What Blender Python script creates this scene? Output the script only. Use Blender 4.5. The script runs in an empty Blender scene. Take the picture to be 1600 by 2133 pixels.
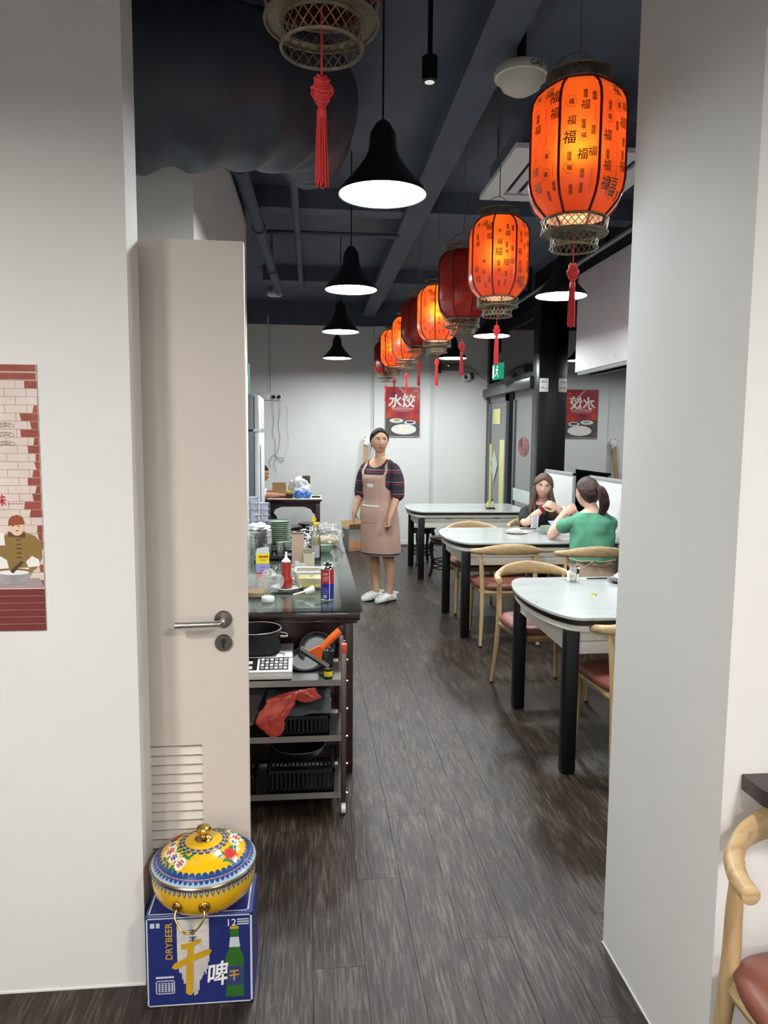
import bpy, bmesh, math, random
from mathutils import Vector, Matrix, noise
from mathutils.bvhtree import BVHTree
PI = math.pi
random.seed(11)
S = bpy.context.scene
COL = S.collection

# ------------------------------------------------------------------ camera, world, exposure
cam_d = bpy.data.cameras.new('camera')
cam_d.sensor_fit = 'VERTICAL'; cam_d.sensor_height = 36.0; cam_d.lens = 1530.0 * 36.0 / 2133.0
cam_d.clip_start = 0.02; cam_d.clip_end = 80
cam = bpy.data.objects.new('camera', cam_d); COL.objects.link(cam)
cam.matrix_world = Matrix(((0.99525, 0.00186, -0.09738, 0.0), (-0.09705, 0.10320, -0.98991, 0.0),
                           (0.00821, 0.99466, 0.10289, 1.6), (0, 0, 0, 1)))
S.camera = cam
W = bpy.data.worlds.new('night'); S.world = W; W.use_nodes = True
W.node_tree.nodes['Background'].inputs[0].default_value = (0.55, 0.65, 0.9, 1)
W.node_tree.nodes['Background'].inputs[1].default_value = 0.02
S.view_settings.view_transform = 'Standard'; S.view_settings.look = 'None'
S.view_settings.gamma = 1.0; S.view_settings.use_curve_mapping = False
S.view_settings.exposure = 0.5
cy = S.cycles
cy.max_bounces = 6; cy.diffuse_bounces = 4; cy.glossy_bounces = 2; cy.transmission_bounces = 4; cy.transparent_max_bounces = 12
cy.caustics_reflective = False; cy.caustics_refractive = False; cy.adaptive_threshold = 0.06; cy.use_light_tree = False
PEND = 86.0      # radiance of the pendant diffusers (dining room)
PFRONT = 135.0     # radiance of the pendant diffusers (front room)
LANT = 2.0       # watts of a lantern bulb

# ------------------------------------------------------------------ materials
def lin(c):
    return tuple(((x / 12.92) if x <= 0.04045 else ((x + 0.055) / 1.055) ** 2.4) for x in c)
def rgb(r, g, b):
    return lin((r / 255, g / 255, b / 255)) + (1.0,)
def nt(name):
    m = bpy.data.materials.new(name); m.use_nodes = True
    t = m.node_tree
    return m, t, t.nodes['Principled BSDF']
def mat(name, c, rough=0.5, metal=0.0, spec=0.5, bump=0.0, bs=60.0, var=0.0, vs=6.0, emit=0.0, coat=0.0, trans=0.0, sheen=0.0, sub=0.0, stretch=None):
    m, t, b = nt(name)
    b.inputs['Base Color'].default_value = c
    b.inputs['Roughness'].default_value = rough
    b.inputs['Metallic'].default_value = metal
    b.inputs['Specular IOR Level'].default_value = spec
    if coat: b.inputs['Coat Weight'].default_value = coat; b.inputs['Coat Roughness'].default_value = 0.08
    if trans: b.inputs['Transmission Weight'].default_value = trans
    if sheen: b.inputs['Sheen Weight'].default_value = sheen
    if sub:
        b.inputs['Subsurface Weight'].default_value = sub; b.inputs['Subsurface Radius'].default_value = (0.008, 0.003, 0.0015)
        b.inputs['Subsurface Scale'].default_value = 1.0
    if emit:
        b.inputs['Emission Color'].default_value = c; b.inputs['Emission Strength'].default_value = emit
    if var or bump:
        tc = t.nodes.new('ShaderNodeTexCoord'); vec = tc.outputs['Object']
        if stretch:
            mp = t.nodes.new('ShaderNodeMapping'); mp.inputs['Scale'].default_value = stretch
            t.links.new(vec, mp.inputs[0]); vec = mp.outputs[0]
    if var:
        n = t.nodes.new('ShaderNodeTexNoise'); n.inputs['Scale'].default_value = vs; n.inputs['Detail'].default_value = 3
        t.links.new(vec, n.inputs['Vector'])
        r = t.nodes.new('ShaderNodeValToRGB')
        r.color_ramp.elements[0].position = 0.3; r.color_ramp.elements[1].position = 0.7
        r.color_ramp.elements[0].color = tuple(max(0, x * (1 - var)) for x in c[:3]) + (1,)
        r.color_ramp.elements[1].color = tuple(min(1, x * (1 + var)) for x in c[:3]) + (1,)
        t.links.new(n.outputs[0], r.inputs[0]); t.links.new(r.outputs[0], b.inputs['Base Color'])
    if bump:
        n2 = t.nodes.new('ShaderNodeTexNoise'); n2.inputs['Scale'].default_value = bs; n2.inputs['Detail'].default_value = 4
        t.links.new(vec, n2.inputs['Vector'])
        bp = t.nodes.new('ShaderNodeBump'); bp.inputs['Strength'].default_value = bump; bp.inputs['Distance'].default_value = 0.01
        t.links.new(n2.outputs[0], bp.inputs['Height']); t.links.new(bp.outputs[0], b.inputs['Normal'])
    return m
def thin_glass(name, tint=(0.95, 0.98, 0.97, 1), refl=0.12, rough=0.02, body=None, bodyw=0.0, fm=0.8):
    m = bpy.data.materials.new(name); m.use_nodes = True; t = m.node_tree; t.nodes.clear()
    o = t.nodes.new('ShaderNodeOutputMaterial'); mx = t.nodes.new('ShaderNodeMixShader')
    tr = t.nodes.new('ShaderNodeBsdfTransparent'); tr.inputs[0].default_value = tint
    g = t.nodes.new('ShaderNodeBsdfGlossy'); g.inputs['Roughness'].default_value = rough; g.inputs[0].default_value = (1, 1, 1, 1)
    fr = t.nodes.new('ShaderNodeLayerWeight'); fr.inputs[0].default_value = 0.35
    mm = t.nodes.new('ShaderNodeMath'); mm.operation = 'MULTIPLY_ADD'; mm.use_clamp = True
    mm.inputs[1].default_value = fm; mm.inputs[2].default_value = refl
    t.links.new(fr.outputs['Fresnel'], mm.inputs[0]); t.links.new(mm.outputs[0], mx.inputs[0])
    base = tr.outputs[0]
    if body:
        d = t.nodes.new('ShaderNodeBsdfDiffuse'); d.inputs[0].default_value = body
        m2 = t.nodes.new('ShaderNodeMixShader'); m2.inputs[0].default_value = bodyw
        t.links.new(tr.outputs[0], m2.inputs[1]); t.links.new(d.outputs[0], m2.inputs[2]); base = m2.outputs[0]
    t.links.new(base, mx.inputs[1]); t.links.new(g.outputs[0], mx.inputs[2]); t.links.new(mx.outputs[0], o.inputs[0])
    return m
def wood(name, c1, c2, rough=0.45, scale=(1.2, 14, 14), coat=0.0):
    m, t, b = nt(name)
    tc = t.nodes.new('ShaderNodeTexCoord'); mp = t.nodes.new('ShaderNodeMapping'); mp.inputs['Scale'].default_value = scale
    n = t.nodes.new('ShaderNodeTexNoise'); n.inputs['Scale'].default_value = 4; n.inputs['Detail'].default_value = 6; n.inputs['Distortion'].default_value = 0.8
    r = t.nodes.new('ShaderNodeValToRGB'); r.color_ramp.elements[0].position = 0.35; r.color_ramp.elements[1].position = 0.68
    r.color_ramp.elements[0].color = c1; r.color_ramp.elements[1].color = c2
    t.links.new(tc.outputs['Object'], mp.inputs[0]); t.links.new(mp.outputs[0], n.inputs['Vector']); t.links.new(n.outputs[0], r.inputs[0])
    t.links.new(r.outputs[0], b.inputs['Base Color']); b.inputs['Roughness'].default_value = rough
    if coat: b.inputs['Coat Weight'].default_value = coat
    return m

def plank_mat():
    m, t, b = nt('vinyl_plank')
    tc = t.nodes.new('ShaderNodeTexCoord'); oi = t.nodes.new('ShaderNodeObjectInfo')
    cm = t.nodes.new('ShaderNodeCombineXYZ'); mu = t.nodes.new('ShaderNodeMath'); mu.operation = 'MULTIPLY'; mu.inputs[1].default_value = 173.0
    t.links.new(oi.outputs['Random'], mu.inputs[0]); t.links.new(mu.outputs[0], cm.inputs[0]); t.links.new(mu.outputs[0], cm.inputs[1])
    ad = t.nodes.new('ShaderNodeVectorMath'); ad.operation = 'ADD'
    t.links.new(tc.outputs['Object'], ad.inputs[0]); t.links.new(cm.outputs[0], ad.inputs[1])
    def streak(sc, scale, det):
        mp = t.nodes.new('ShaderNodeMapping'); mp.inputs['Scale'].default_value = sc
        t.links.new(ad.outputs[0], mp.inputs[0])
        n = t.nodes.new('ShaderNodeTexNoise'); n.inputs['Scale'].default_value = scale; n.inputs['Detail'].default_value = det; n.inputs['Roughness'].default_value = 0.65
        t.links.new(mp.outputs[0], n.inputs['Vector']); return n.outputs[0]
    a = streak((46, 3.0, 1), 2.4, 8); c2 = streak((9, 1.6, 1), 2.2, 4)
    mx = t.nodes.new('ShaderNodeMix'); mx.data_type = 'FLOAT'; mx.inputs[0].default_value = 0.4
    t.links.new(a, mx.inputs[2]); t.links.new(c2, mx.inputs[3])
    r = t.nodes.new('ShaderNodeValToRGB')
    e = r.color_ramp.elements; e[0].position = 0.36; e[0].color = rgb(24, 16, 13); e[1].position = 0.7; e[1].color = rgb(104, 92, 83)
    e2 = e.new(0.5); e2.color = rgb(46, 36, 31)
    t.links.new(mx.outputs[0], r.inputs[0])
    hs = t.nodes.new('ShaderNodeHueSaturation'); vv = t.nodes.new('ShaderNodeMapRange'); vv.inputs[3].default_value = 0.88; vv.inputs[4].default_value = 1.1
    t.links.new(oi.outputs['Random'], vv.inputs[0]); t.links.new(vv.outputs[0], hs.inputs['Value']); t.links.new(r.outputs[0], hs.inputs['Color'])
    t.links.new(hs.outputs[0], b.inputs['Base Color'])
    rr = t.nodes.new('ShaderNodeMapRange'); rr.inputs[1].default_value = 0.3; rr.inputs[2].default_value = 0.7; rr.inputs[3].default_value = 0.46; rr.inputs[4].default_value = 0.24
    t.links.new(a, rr.inputs[0]); t.links.new(rr.outputs[0], b.inputs['Roughness']); b.inputs['Specular IOR Level'].default_value = 0.36
    bp = t.nodes.new('ShaderNodeBump'); bp.inputs['Strength'].default_value = 0.5; bp.inputs['Distance'].default_value = 0.004
    t.links.new(a, bp.inputs['Height']); t.links.new(bp.outputs[0], b.inputs['Normal'])
    return m
def marble_mat():
    m, t, b = nt('sintered_stone_top')
    tc = t.nodes.new('ShaderNodeTexCoord')
    mp = t.nodes.new('ShaderNodeMapping'); mp.inputs['Rotation'].default_value = (0, 0, 0.35); mp.inputs['Scale'].default_value = (0.7, 2.2, 1)
    n = t.nodes.new('ShaderNodeTexNoise'); n.inputs['Scale'].default_value = 1.3; n.inputs['Detail'].default_value = 1; n.inputs['Distortion'].default_value = 0.3
    t.links.new(tc.outputs['Object'], mp.inputs[0]); t.links.new(mp.outputs[0], n.inputs['Vector'])
    r = t.nodes.new('ShaderNodeValToRGB'); e = r.color_ramp.elements
    e[0].position = 0.0; e[0].color = rgb(190, 192, 191); e[1].position = 1.0; e[1].color = rgb(192, 194, 193)
    for p, c in ((0.395, rgb(190, 192, 191)), (0.402, rgb(156, 159, 161)), (0.412, rgb(184, 186, 186)), (0.598, rgb(191, 193, 192)), (0.604, rgb(166, 169, 171)), (0.611, rgb(191, 193, 192))):
        x = e.new(p); x.color = c
    t.links.new(n.outputs[0], r.inputs[0]); t.links.new(r.outputs[0], b.inputs['Base Color'])
    b.inputs['Roughness'].default_value = 0.16
    return m
def lantern_mat():
    m = bpy.data.materials.new('lantern_fabric'); m.use_nodes = True; t = m.node_tree; t.nodes.clear()
    o = t.nodes.new('ShaderNodeOutputMaterial')
    d = t.nodes.new('ShaderNodeBsdfDiffuse'); d.inputs[0].default_value = rgb(176, 44, 48)
    tr = t.nodes.new('ShaderNodeBsdfTranslucent'); tr.inputs[0].default_value = (0.95, 0.125, 0.035, 1)
    g = t.nodes.new('ShaderNodeBsdfGlossy'); g.inputs['Roughness'].default_value = 0.28; g.inputs[0].default_value = (1, 0.9, 0.9, 1)
    a = t.nodes.new('ShaderNodeMixShader'); a.inputs[0].default_value = 0.5
    rf = t.nodes.new('ShaderNodeBsdfRefraction'); rf.inputs['Color'].default_value = (1.0, 0.36, 0.03, 1); rf.inputs['Roughness'].default_value = 1.0; rf.inputs['IOR'].default_value = 1.5
    a2 = t.nodes.new('ShaderNodeMixShader'); a2.inputs[0].default_value = 0.14
    c = t.nodes.new('ShaderNodeMixShader'); fr = t.nodes.new('ShaderNodeFresnel'); fr.inputs[0].default_value = 1.4
    n = t.nodes.new('ShaderNodeTexNoise'); n.inputs['Scale'].default_value = 240
    bp = t.nodes.new('ShaderNodeBump'); bp.inputs['Strength'].default_value = 0.05
    t.links.new(n.outputs[0], bp.inputs['Height']); t.links.new(bp.outputs[0], d.inputs['Normal'])
    t.links.new(d.outputs[0], a.inputs[1]); t.links.new(tr.outputs[0], a.inputs[2])
    t.links.new(a.outputs[0], a2.inputs[1]); t.links.new(rf.outputs[0], a2.inputs[2])
    t.links.new(fr.outputs[0], c.inputs[0]); t.links.new(a2.outputs[0], c.inputs[1]); t.links.new(g.outputs[0], c.inputs[2]); t.links.new(c.outputs[0], o.inputs[0])
    return m
def emis(name, c, s, sample=True):
    m = bpy.data.materials.new(name); m.use_nodes = True; t = m.node_tree; t.nodes.clear()
    o = t.nodes.new('ShaderNodeOutputMaterial'); e = t.nodes.new('ShaderNodeEmission')
    e.inputs[0].default_value = c; e.inputs[1].default_value = s; t.links.new(e.outputs[0], o.inputs[0])
    if not sample: m.cycles.emission_sampling = 'NONE'
    return m
def stripe_dress_mat():
    m, t, b = nt('patterned_dress')
    tc = t.nodes.new('ShaderNodeTexCoord'); sp = t.nodes.new('ShaderNodeSeparateXYZ'); t.links.new(tc.outputs['Object'], sp.inputs[0])
    w = t.nodes.new('ShaderNodeMath'); w.operation = 'MULTIPLY'; w.inputs[1].default_value = 9.0; t.links.new(sp.outputs[2], w.inputs[0])
    fr = t.nodes.new('ShaderNodeMath'); fr.operation = 'FRACT'; t.links.new(w.outputs[0], fr.inputs[0])
    r = t.nodes.new('ShaderNodeValToRGB'); r.color_ramp.interpolation = 'CONSTANT'; e = r.color_ramp.elements
    e[0].position = 0; e[0].color = rgb(38, 36, 50); e[1].position = 0.3; e[1].color = rgb(120, 42, 56)
    for p, c in ((0.38, rgb(28, 24, 32)), (0.46, rgb(128, 50, 62)), (0.53, rgb(150, 145, 150)), (0.56, rgb(40, 40, 58)), (0.8, rgb(70, 38, 52)), (0.92, rgb(30, 27, 36))):
        x = e.new(p); x.color = c
    t.links.new(fr.outputs[0], r.inputs[0])
    v = t.nodes.new('ShaderNodeTexVoronoi'); v.inputs['Scale'].default_value = 70; t.links.new(tc.outputs['Object'], v.inputs['Vector'])
    rv = t.nodes.new('ShaderNodeValToRGB'); rv.color_ramp.elements[0].position = 0.1; rv.color_ramp.elements[1].position = 0.35
    rv.color_ramp.elements[0].color = (0.45, 0.40, 0.43, 1); rv.color_ramp.elements[1].color = (0, 0, 0, 1)
    t.links.new(v.outputs['Distance'], rv.inputs[0])
    mx = t.nodes.new('ShaderNodeMix'); mx.data_type = 'RGBA'; mx.blend_type = 'ADD'; mx.inputs[0].default_value = 0.16
    t.links.new(r.outputs[0], mx.inputs[6]); t.links.new(rv.outputs[0], mx.inputs[7]); t.links.new(mx.outputs[2], b.inputs['Base Color'])
    b.inputs['Roughness'].default_value = 0.85
    return m
def gingham_mat():
    m, t, b = nt('checked_apron_cotton')
    tc = t.nodes.new('ShaderNodeTexCoord'); c = t.nodes.new('ShaderNodeTexChecker'); c.inputs['Scale'].default_value = 240
    c.inputs[1].default_value = rgb(206, 172, 156); c.inputs[2].default_value = rgb(170, 134, 120)
    t.links.new(tc.outputs['Object'], c.inputs[0]); t.links.new(c.outputs[0], b.inputs['Base Color']); b.inputs['Roughness'].default_value = 0.9
    return m

# ------------------------------------------------------------------ mesh builder
class MB:
    def __init__(self): self.v = []; self.f = []; self.mi = []
    def add(self, vs, fs, mi=0):
        o = len(self.v); self.v.extend([tuple(x) for x in vs])
        for f in fs: self.f.append(tuple(i + o for i in f)); self.mi.append(mi)
        return self
    def box(self, x0, x1, y0, y1, z0, z1, mi=0, M=None):
        vs = [Vector(p) for p in ((x0, y0, z0), (x1, y0, z0), (x1, y1, z0), (x0, y1, z0), (x0, y0, z1), (x1, y0, z1), (x1, y1, z1), (x0, y1, z1))]
        if M: vs = [M @ p for p in vs]
        return self.add(vs, [(0, 3, 2, 1), (4, 5, 6, 7), (0, 1, 5, 4), (1, 2, 6, 5), (2, 3, 7, 6), (3, 0, 4, 7)], mi)
    def rbox(self, x0, x1, y0, y1, z0, z1, b=0.01, seg=2, mi=0, M=None):
        bm = bmesh.new(); bmesh.ops.create_cube(bm, size=1)
        bmesh.ops.scale(bm, vec=(x1 - x0, y1 - y0, z1 - z0), verts=bm.verts)
        bmesh.ops.translate(bm, vec=((x0 + x1) / 2, (y0 + y1) / 2, (z0 + z1) / 2), verts=bm.verts)
        bmesh.ops.bevel(bm, geom=bm.edges[:], offset=b, segments=seg, profile=0.5, affect='EDGES')
        bm.verts.index_update()
        vs = [(M @ q.co) if M else q.co.copy() for q in bm.verts]; fs = [[q.index for q in f.verts] for f in bm.faces]
        bm.free(); return self.add(vs, fs, mi)
    def tube(self, pts, r, n=8, cap=True, closed=False, mi=0, flat=None, up=None):
        pts = [Vector(p) for p in pts]; N = len(pts)
        rr = r if isinstance(r, (list, tuple)) else [r] * N
        vs = []; prev = None
        for i, p in enumerate(pts):
            if closed: t = pts[(i + 1) % N] - pts[i - 1]
            else: t = pts[min(i + 1, N - 1)] - pts[max(i - 1, 0)]
            t = t.normalized() if t.length > 1e-9 else Vector((0, 0, 1))
            if prev is None:
                ref = Vector(up) if up else (Vector((0, 0, 1)) if abs(t.z) < 0.9 else Vector((1, 0, 0)))
                a = (ref - t * ref.dot(t)).normalized()
            else:
                a = prev - t * prev.dot(t); a = a.normalized() if a.length > 1e-6 else prev
            prev = a; b = t.cross(a)
            fa, fb = flat if flat else (1, 1)
            for k in range(n):
                q = 2 * PI * k / n; vs.append(p + a * (math.cos(q) * rr[i] * fa) + b * (math.sin(q) * rr[i] * fb))
        fs = []
        for i in range(N if closed else N - 1):
            j = (i + 1) % N
            for k in range(n):
                l = (k + 1) % n; fs.append((i * n + k, i * n + l, j * n + l, j * n + k))
        if cap and not closed:
            fs.append(tuple(range(n - 1, -1, -1))); fs.append(tuple((N - 1) * n + k for k in range(n)))
        return self.add(vs, fs, mi)
    def cyl(self, p0, p1, r0, r1=None, n=16, mi=0):
        return self.tube([p0, p1], [r0, r0 if r1 is None else r1], n=n, mi=mi)
    def lathe(self, prof, n=24, o=(0, 0, 0), mi=0, M=None, cap0=False, cap1=False):
        vs = []; o = Vector(o)
        for (r, z) in prof:
            for k in range(n):
                q = 2 * PI * k / n; p = o + Vector((r * math.cos(q), r * math.sin(q), z)); vs.append(M @ p if M else p)
        fs = []
        for i in range(len(prof) - 1):
            for k in range(n):
                l = (k + 1) % n; fs.append((i * n + k, i * n + l, (i + 1) * n + l, (i + 1) * n + k))
        if cap0: fs.append(tuple(range(n - 1, -1, -1)))
        if cap1: fs.append(tuple((len(prof) - 1) * n + k for k in range(n)))
        return self.add(vs, fs, mi)
    def ball(self, c, r, nu=16, nv=10, mi=0, M=None):
        r = r if isinstance(r, (tuple, list)) else (r, r, r); c = Vector(c)
        vs = []
        for i in range(nv + 1):
            ph = PI * i / nv
            for k in range(nu):
                q = 2 * PI * k / nu
                p = Vector((r[0] * math.sin(ph) * math.cos(q), r[1] * math.sin(ph) * math.sin(q), -r[2] * math.cos(ph)))
                vs.append(c + (M @ p if M else p))
        fs = []
        for i in range(nv):
            for k in range(nu):
                l = (k + 1) % nu
                if i == 0: fs.append((k, nu + l, nu + k))
                elif i == nv - 1: fs.append((i * nu + k, i * nu + l, (i + 1) * nu + k))
                else: fs.append((i * nu + k, i * nu + l, (i + 1) * nu + l, (i + 1) * nu + k))
        return self.add(vs, fs, mi)
    def prism(self, poly, z0, z1, mi=0, M=None):
        n = len(poly)
        vs = [Vector((x, y, z0)) for x, y in poly] + [Vector((x, y, z1)) for x, y in poly]
        if M: vs = [M @ p for p in vs]
        fs = [tuple(range(n - 1, -1, -1)), tuple(range(n, 2 * n))] + [(k, (k + 1) % n, n + (k + 1) % n, n + k) for k in range(n)]
        return self.add(vs, fs, mi)
    def poly(self, pts, mi=0): return self.add(pts, [tuple(range(len(pts)))], mi)
    def grid(self, fn, nu, nv, mi=0, wrapu=False):
        vs = [fn(i / nu, j / nv) for j in range(nv + 1) for i in range(nu + (0 if wrapu else 1))]
        w = nu if wrapu else nu + 1; fs = []
        for j in range(nv):
            for i in range(nu):
                k = (i + 1) % w; fs.append((j * w + i, j * w + k, (j + 1) * w + k, (j + 1) * w + i))
        return self.add(vs, fs, mi)
    def loft(self, rings, n=24, sup=2.0, mi=0, cap=True):
        """rings: (centre, vector a, vector b); superellipse section"""
        vs = []
        for c, a, b in rings:
            c, a, b = Vector(c), Vector(a), Vector(b)
            for k in range(n):
                q = 2 * PI * k / n; cx, sx = math.cos(q), math.sin(q)
                u = math.copysign(abs(cx) ** (2 / sup), cx); w = math.copysign(abs(sx) ** (2 / sup), sx)
                vs.append(c + a * u + b * w)
        N = len(rings); fs = []
        for i in range(N - 1):
            for k in range(n):
                l = (k + 1) % n; fs.append((i * n + k, i * n + l, (i + 1) * n + l, (i + 1) * n + k))
        if cap: fs.append(tuple(range(n - 1, -1, -1))); fs.append(tuple((N - 1) * n + k for k in range(n)))
        return self.add(vs, fs, mi)
    def text(self, body, size, fn, mi=0, bold=0.0, sx=1.0):
        vs, fs = text_data(body, bold)
        return self.add([fn(x * size * sx, y * size) for x, y in vs], fs, mi)
    def tf(self, M, start=0):
        for i in range(start, len(self.v)): self.v[i] = tuple(M @ Vector(self.v[i]))
        return self
    def mesh(self, name, mats, ang=35, smooth=True):
        me = bpy.data.meshes.new(name); me.from_pydata(self.v, [], self.f)
        for m in (mats if isinstance(mats, (list, tuple)) else [mats]): me.materials.append(m)
        if any(self.mi): me.polygons.foreach_set('material_index', self.mi)
        if smooth:
            me.polygons.foreach_set('use_smooth', [True] * len(me.polygons)); me.set_sharp_from_angle(angle=math.radians(ang))
        me.update(); return me
    def build(self, name, mats, parent=None, loc=None, rot=None, ang=35, smooth=True):
        o = bpy.data.objects.new(name, self.mesh(name, mats, ang, smooth)); COL.objects.link(o)
        if parent: o.parent = parent
        if loc: o.location = loc
        if rot: o.rotation_euler = rot
        return o
_tx = {}
def text_data(body, bold=0.0):
    k = (body, bold)
    if k not in _tx:
        c = bpy.data.curves.new('lettering', 'FONT'); c.body = body; c.size = 1; c.offset = bold; c.resolution_u = 2
        o = bpy.data.objects.new('lettering', c); COL.objects.link(o)
        dg = bpy.context.evaluated_depsgraph_get(); me = bpy.data.meshes.new_from_object(o.evaluated_get(dg))
        xs = [v.co.x for v in me.vertices]; ys = [v.co.y for v in me.vertices]
        cx, cy = (min(xs) + max(xs)) / 2, (min(ys) + max(ys)) / 2
        _tx[k] = ([(v.co.x - cx, v.co.y - cy) for v in me.vertices], [tuple(p.vertices) for p in me.polygons])
        bpy.data.objects.remove(o); bpy.data.curves.remove(c); bpy.data.meshes.remove(me)
    return _tx[k]
def thing(name, label, cat, loc=(0, 0, 0), rotz=0.0, group=None):
    o = bpy.data.objects.new(name, None); COL.objects.link(o); o.empty_display_size = 0.1
    o.location = loc; o.rotation_euler = (0, 0, rotz); o['label'] = label; o['category'] = cat
    if group: o['group'] = group
    return o
def tag(o, label, cat, group=None):
    o['label'] = label; o['category'] = cat
    if group: o['group'] = group
    return o
def struct(o, label, cat='structure'):
    o['kind'] = 'structure'; o['label'] = label; o['category'] = cat; return o
def copy_tree(root, loc, rotz=0.0, label=None, group=None, cat=None):
    r = root.copy(); COL.objects.link(r); r.location = loc; r.rotation_euler = (0, 0, rotz)
    if label: r['label'] = label
    if group: r['group'] = group
    for ch in list(root.children):
        c = ch.copy(); COL.objects.link(c); c.parent = r
        for g in list(ch.children):
            d = g.copy(); COL.objects.link(d); d.parent = c
    return r
def catmull(pts, sub=6):
    pts = [Vector(p) for p in pts]; out = []
    P = [pts[0] * 2 - pts[1]] + pts + [pts[-1] * 2 - pts[-2]]
    for i in range(1, len(P) - 2):
        for s in range(sub):
            t = s / sub; a, b, c, d = P[i - 1], P[i], P[i + 1], P[i + 2]
            out.append(0.5 * ((2 * b) + (c - a) * t + (2 * a - 5 * b + 4 * c - d) * t * t + (3 * b - a - 3 * c + d) * t ** 3))
    out.append(pts[-1]); return out
def lerps(vals, n):
    out = []
    for i in range(n):
        t = i / (n - 1) * (len(vals) - 1); k = min(int(t), len(vals) - 2); out.append(vals[k] + (vals[k + 1] - vals[k]) * (t - k))
    return out
def sstep(a, b, x):
    t = max(0.0, min(1.0, (x - a) / (b - a))); return t * t * (3 - 2 * t)
def disc(c, u, v, ru, rv, n=16):
    c, u, v = Vector(c), Vector(u), Vector(v); return [c + u * (ru * math.cos(2 * PI * k / n)) + v * (rv * math.sin(2 * PI * k / n)) for k in range(n)]

# colours and materials
WALL = mat('painted_wall_white', rgb(226, 226, 224), rough=0.65, var=0.02, vs=2.5)
BLACKHAZE = mat('hazed_ceiling_black', rgb(82, 91, 106), rough=0.75, var=0.12, vs=3)  # black paint lifted to blue-grey, lens haze put into the colour
BLKFAB = mat('black_duct_wrap', rgb(54, 60, 72), rough=0.5, bump=0.25, bs=9, var=0.2, vs=5)
BLKMET = mat('black_powder_coat', rgb(14, 14, 16), rough=0.4, spec=0.35, bump=0.02, bs=200)
FRAME = mat('black_aluminium', rgb(24, 25, 28), rough=0.3, metal=0.4, bump=0.02, bs=80)
GREYAL = mat('grey_aluminium', rgb(120, 124, 126), rough=0.4, metal=0.6, bump=0.02, bs=90)
STEEL = mat('brushed_steel', rgb(190, 188, 184), rough=0.28, metal=1.0, bump=0.04, bs=40, stretch=(1, 30, 30))
DARKSTEEL = mat('satin_nickel', rgb(136, 128, 122), rough=0.32, metal=1.0, bump=0.03, bs=120)
CHROME = mat('chrome', rgb(225, 225, 225), rough=0.08, metal=1.0, var=0.03)
DOORP = mat('door_paint_cream', rgb(214, 205, 196), rough=0.5, var=0.02, vs=3)
WPLAST = mat('white_plastic', rgb(228, 228, 226), rough=0.35, var=0.03)
GPLAST = mat('grey_plastic', rgb(160, 162, 164), rough=0.4, var=0.04)
BPLAST = mat('black_plastic', rgb(22, 22, 24), rough=0.4, var=0.1, vs=20)
PLANK = plank_mat()
MARBLE = marble_mat()
CREAM = mat('cream_lacquer', rgb(222, 218, 208), rough=0.45, var=0.02)
ASH = wood('ash_wood', rgb(176, 146, 104), rgb(204, 176, 134), rough=0.42, scale=(2.0, 7, 14))
ASHL = wood('ash_wood_upright', rgb(176, 146, 104), rgb(204, 176, 134), rough=0.42, scale=(10, 10, 1.1))
ROSE = wood('dark_rosewood', rgb(32, 16, 15), rgb(54, 27, 25), rough=0.3, coat=0.3)
LEATHER = mat('brown_leatherette', rgb(128, 74, 62), rough=0.42, bump=0.08, bs=300, var=0.08, vs=10)
LFAB = lantern_mat()
LRIB = mat('maroon_braid', rgb(96, 18, 32), rough=0.8, bump=0.3, bs=400)
LGOLD = mat('antique_gold_lattice', rgb(112, 102, 82), rough=0.5, metal=0.5, var=0.25, vs=60)
LPRINT = mat('gold_brown_print', rgb(104, 64, 36), rough=0.45, metal=0.2, var=0.1, vs=80)
TASSEL = mat('red_silk', rgb(205, 44, 48), rough=0.5, bump=0.3, bs=300, stretch=(8, 8, 0.4))
CORD = mat('brown_cord', rgb(120, 100, 64), rough=0.7, var=0.1)
SKIN = mat('skin_warm', rgb(206, 160, 132), rough=0.5, bump=0.03, bs=200, var=0.05, vs=14)
SKIN2 = mat('skin_fair', rgb(226, 180, 160), rough=0.5, bump=0.03, bs=200, var=0.05, vs=14)
HAIRB = mat('black_hair', rgb(26, 22, 22), rough=0.6, spec=0.3, bump=0.5, bs=90, var=0.3, vs=60, stretch=(6, 1, 1))
HAIRN = mat('brown_hair', rgb(96, 72, 54), rough=0.4, bump=0.5, bs=60, var=0.35, vs=40, stretch=(6, 6, 0.6))
HAIRD = mat('dark_brown_hair', rgb(62, 42, 38), rough=0.38, bump=0.5, bs=60, var=0.35, vs=40, stretch=(6, 6, 0.6))
WHITE = mat('white_ink', rgb(236, 236, 236), rough=0.6, var=0.02)
DKINK = mat('dark_ink', rgb(30, 26, 28), rough=0.6, var=0.05)
REDINK = mat('red_ink', rgb(176, 34, 40), rough=0.6, var=0.05)
LIP = mat('lip', rgb(160, 92, 84), rough=0.45, var=0.05)
LIP2 = mat('lip_rose', rgb(198, 112, 108), rough=0.4, var=0.05)
GLASS = thin_glass('clear_glass')
CLEAR = thin_glass('clear_plastic', tint=(0.97, 0.97, 0.97, 1), refl=0.05, rough=0.12, body=rgb(225, 225, 225), bodyw=0.28, fm=0.35)
LILAC = thin_glass('lilac_plastic', tint=(0.8, 0.8, 0.92, 1), refl=0.08, rough=0.15, body=rgb(206, 206, 228), bodyw=0.62)
WINDOW = thin_glass('tinted_window_glass', tint=(0.4, 0.42, 0.44, 1), refl=0.30, rough=0.0)
TABLEGLASS = thin_glass('green_table_glass', tint=(0.93, 0.975, 0.96, 1), refl=0.05, rough=0.01)

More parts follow.
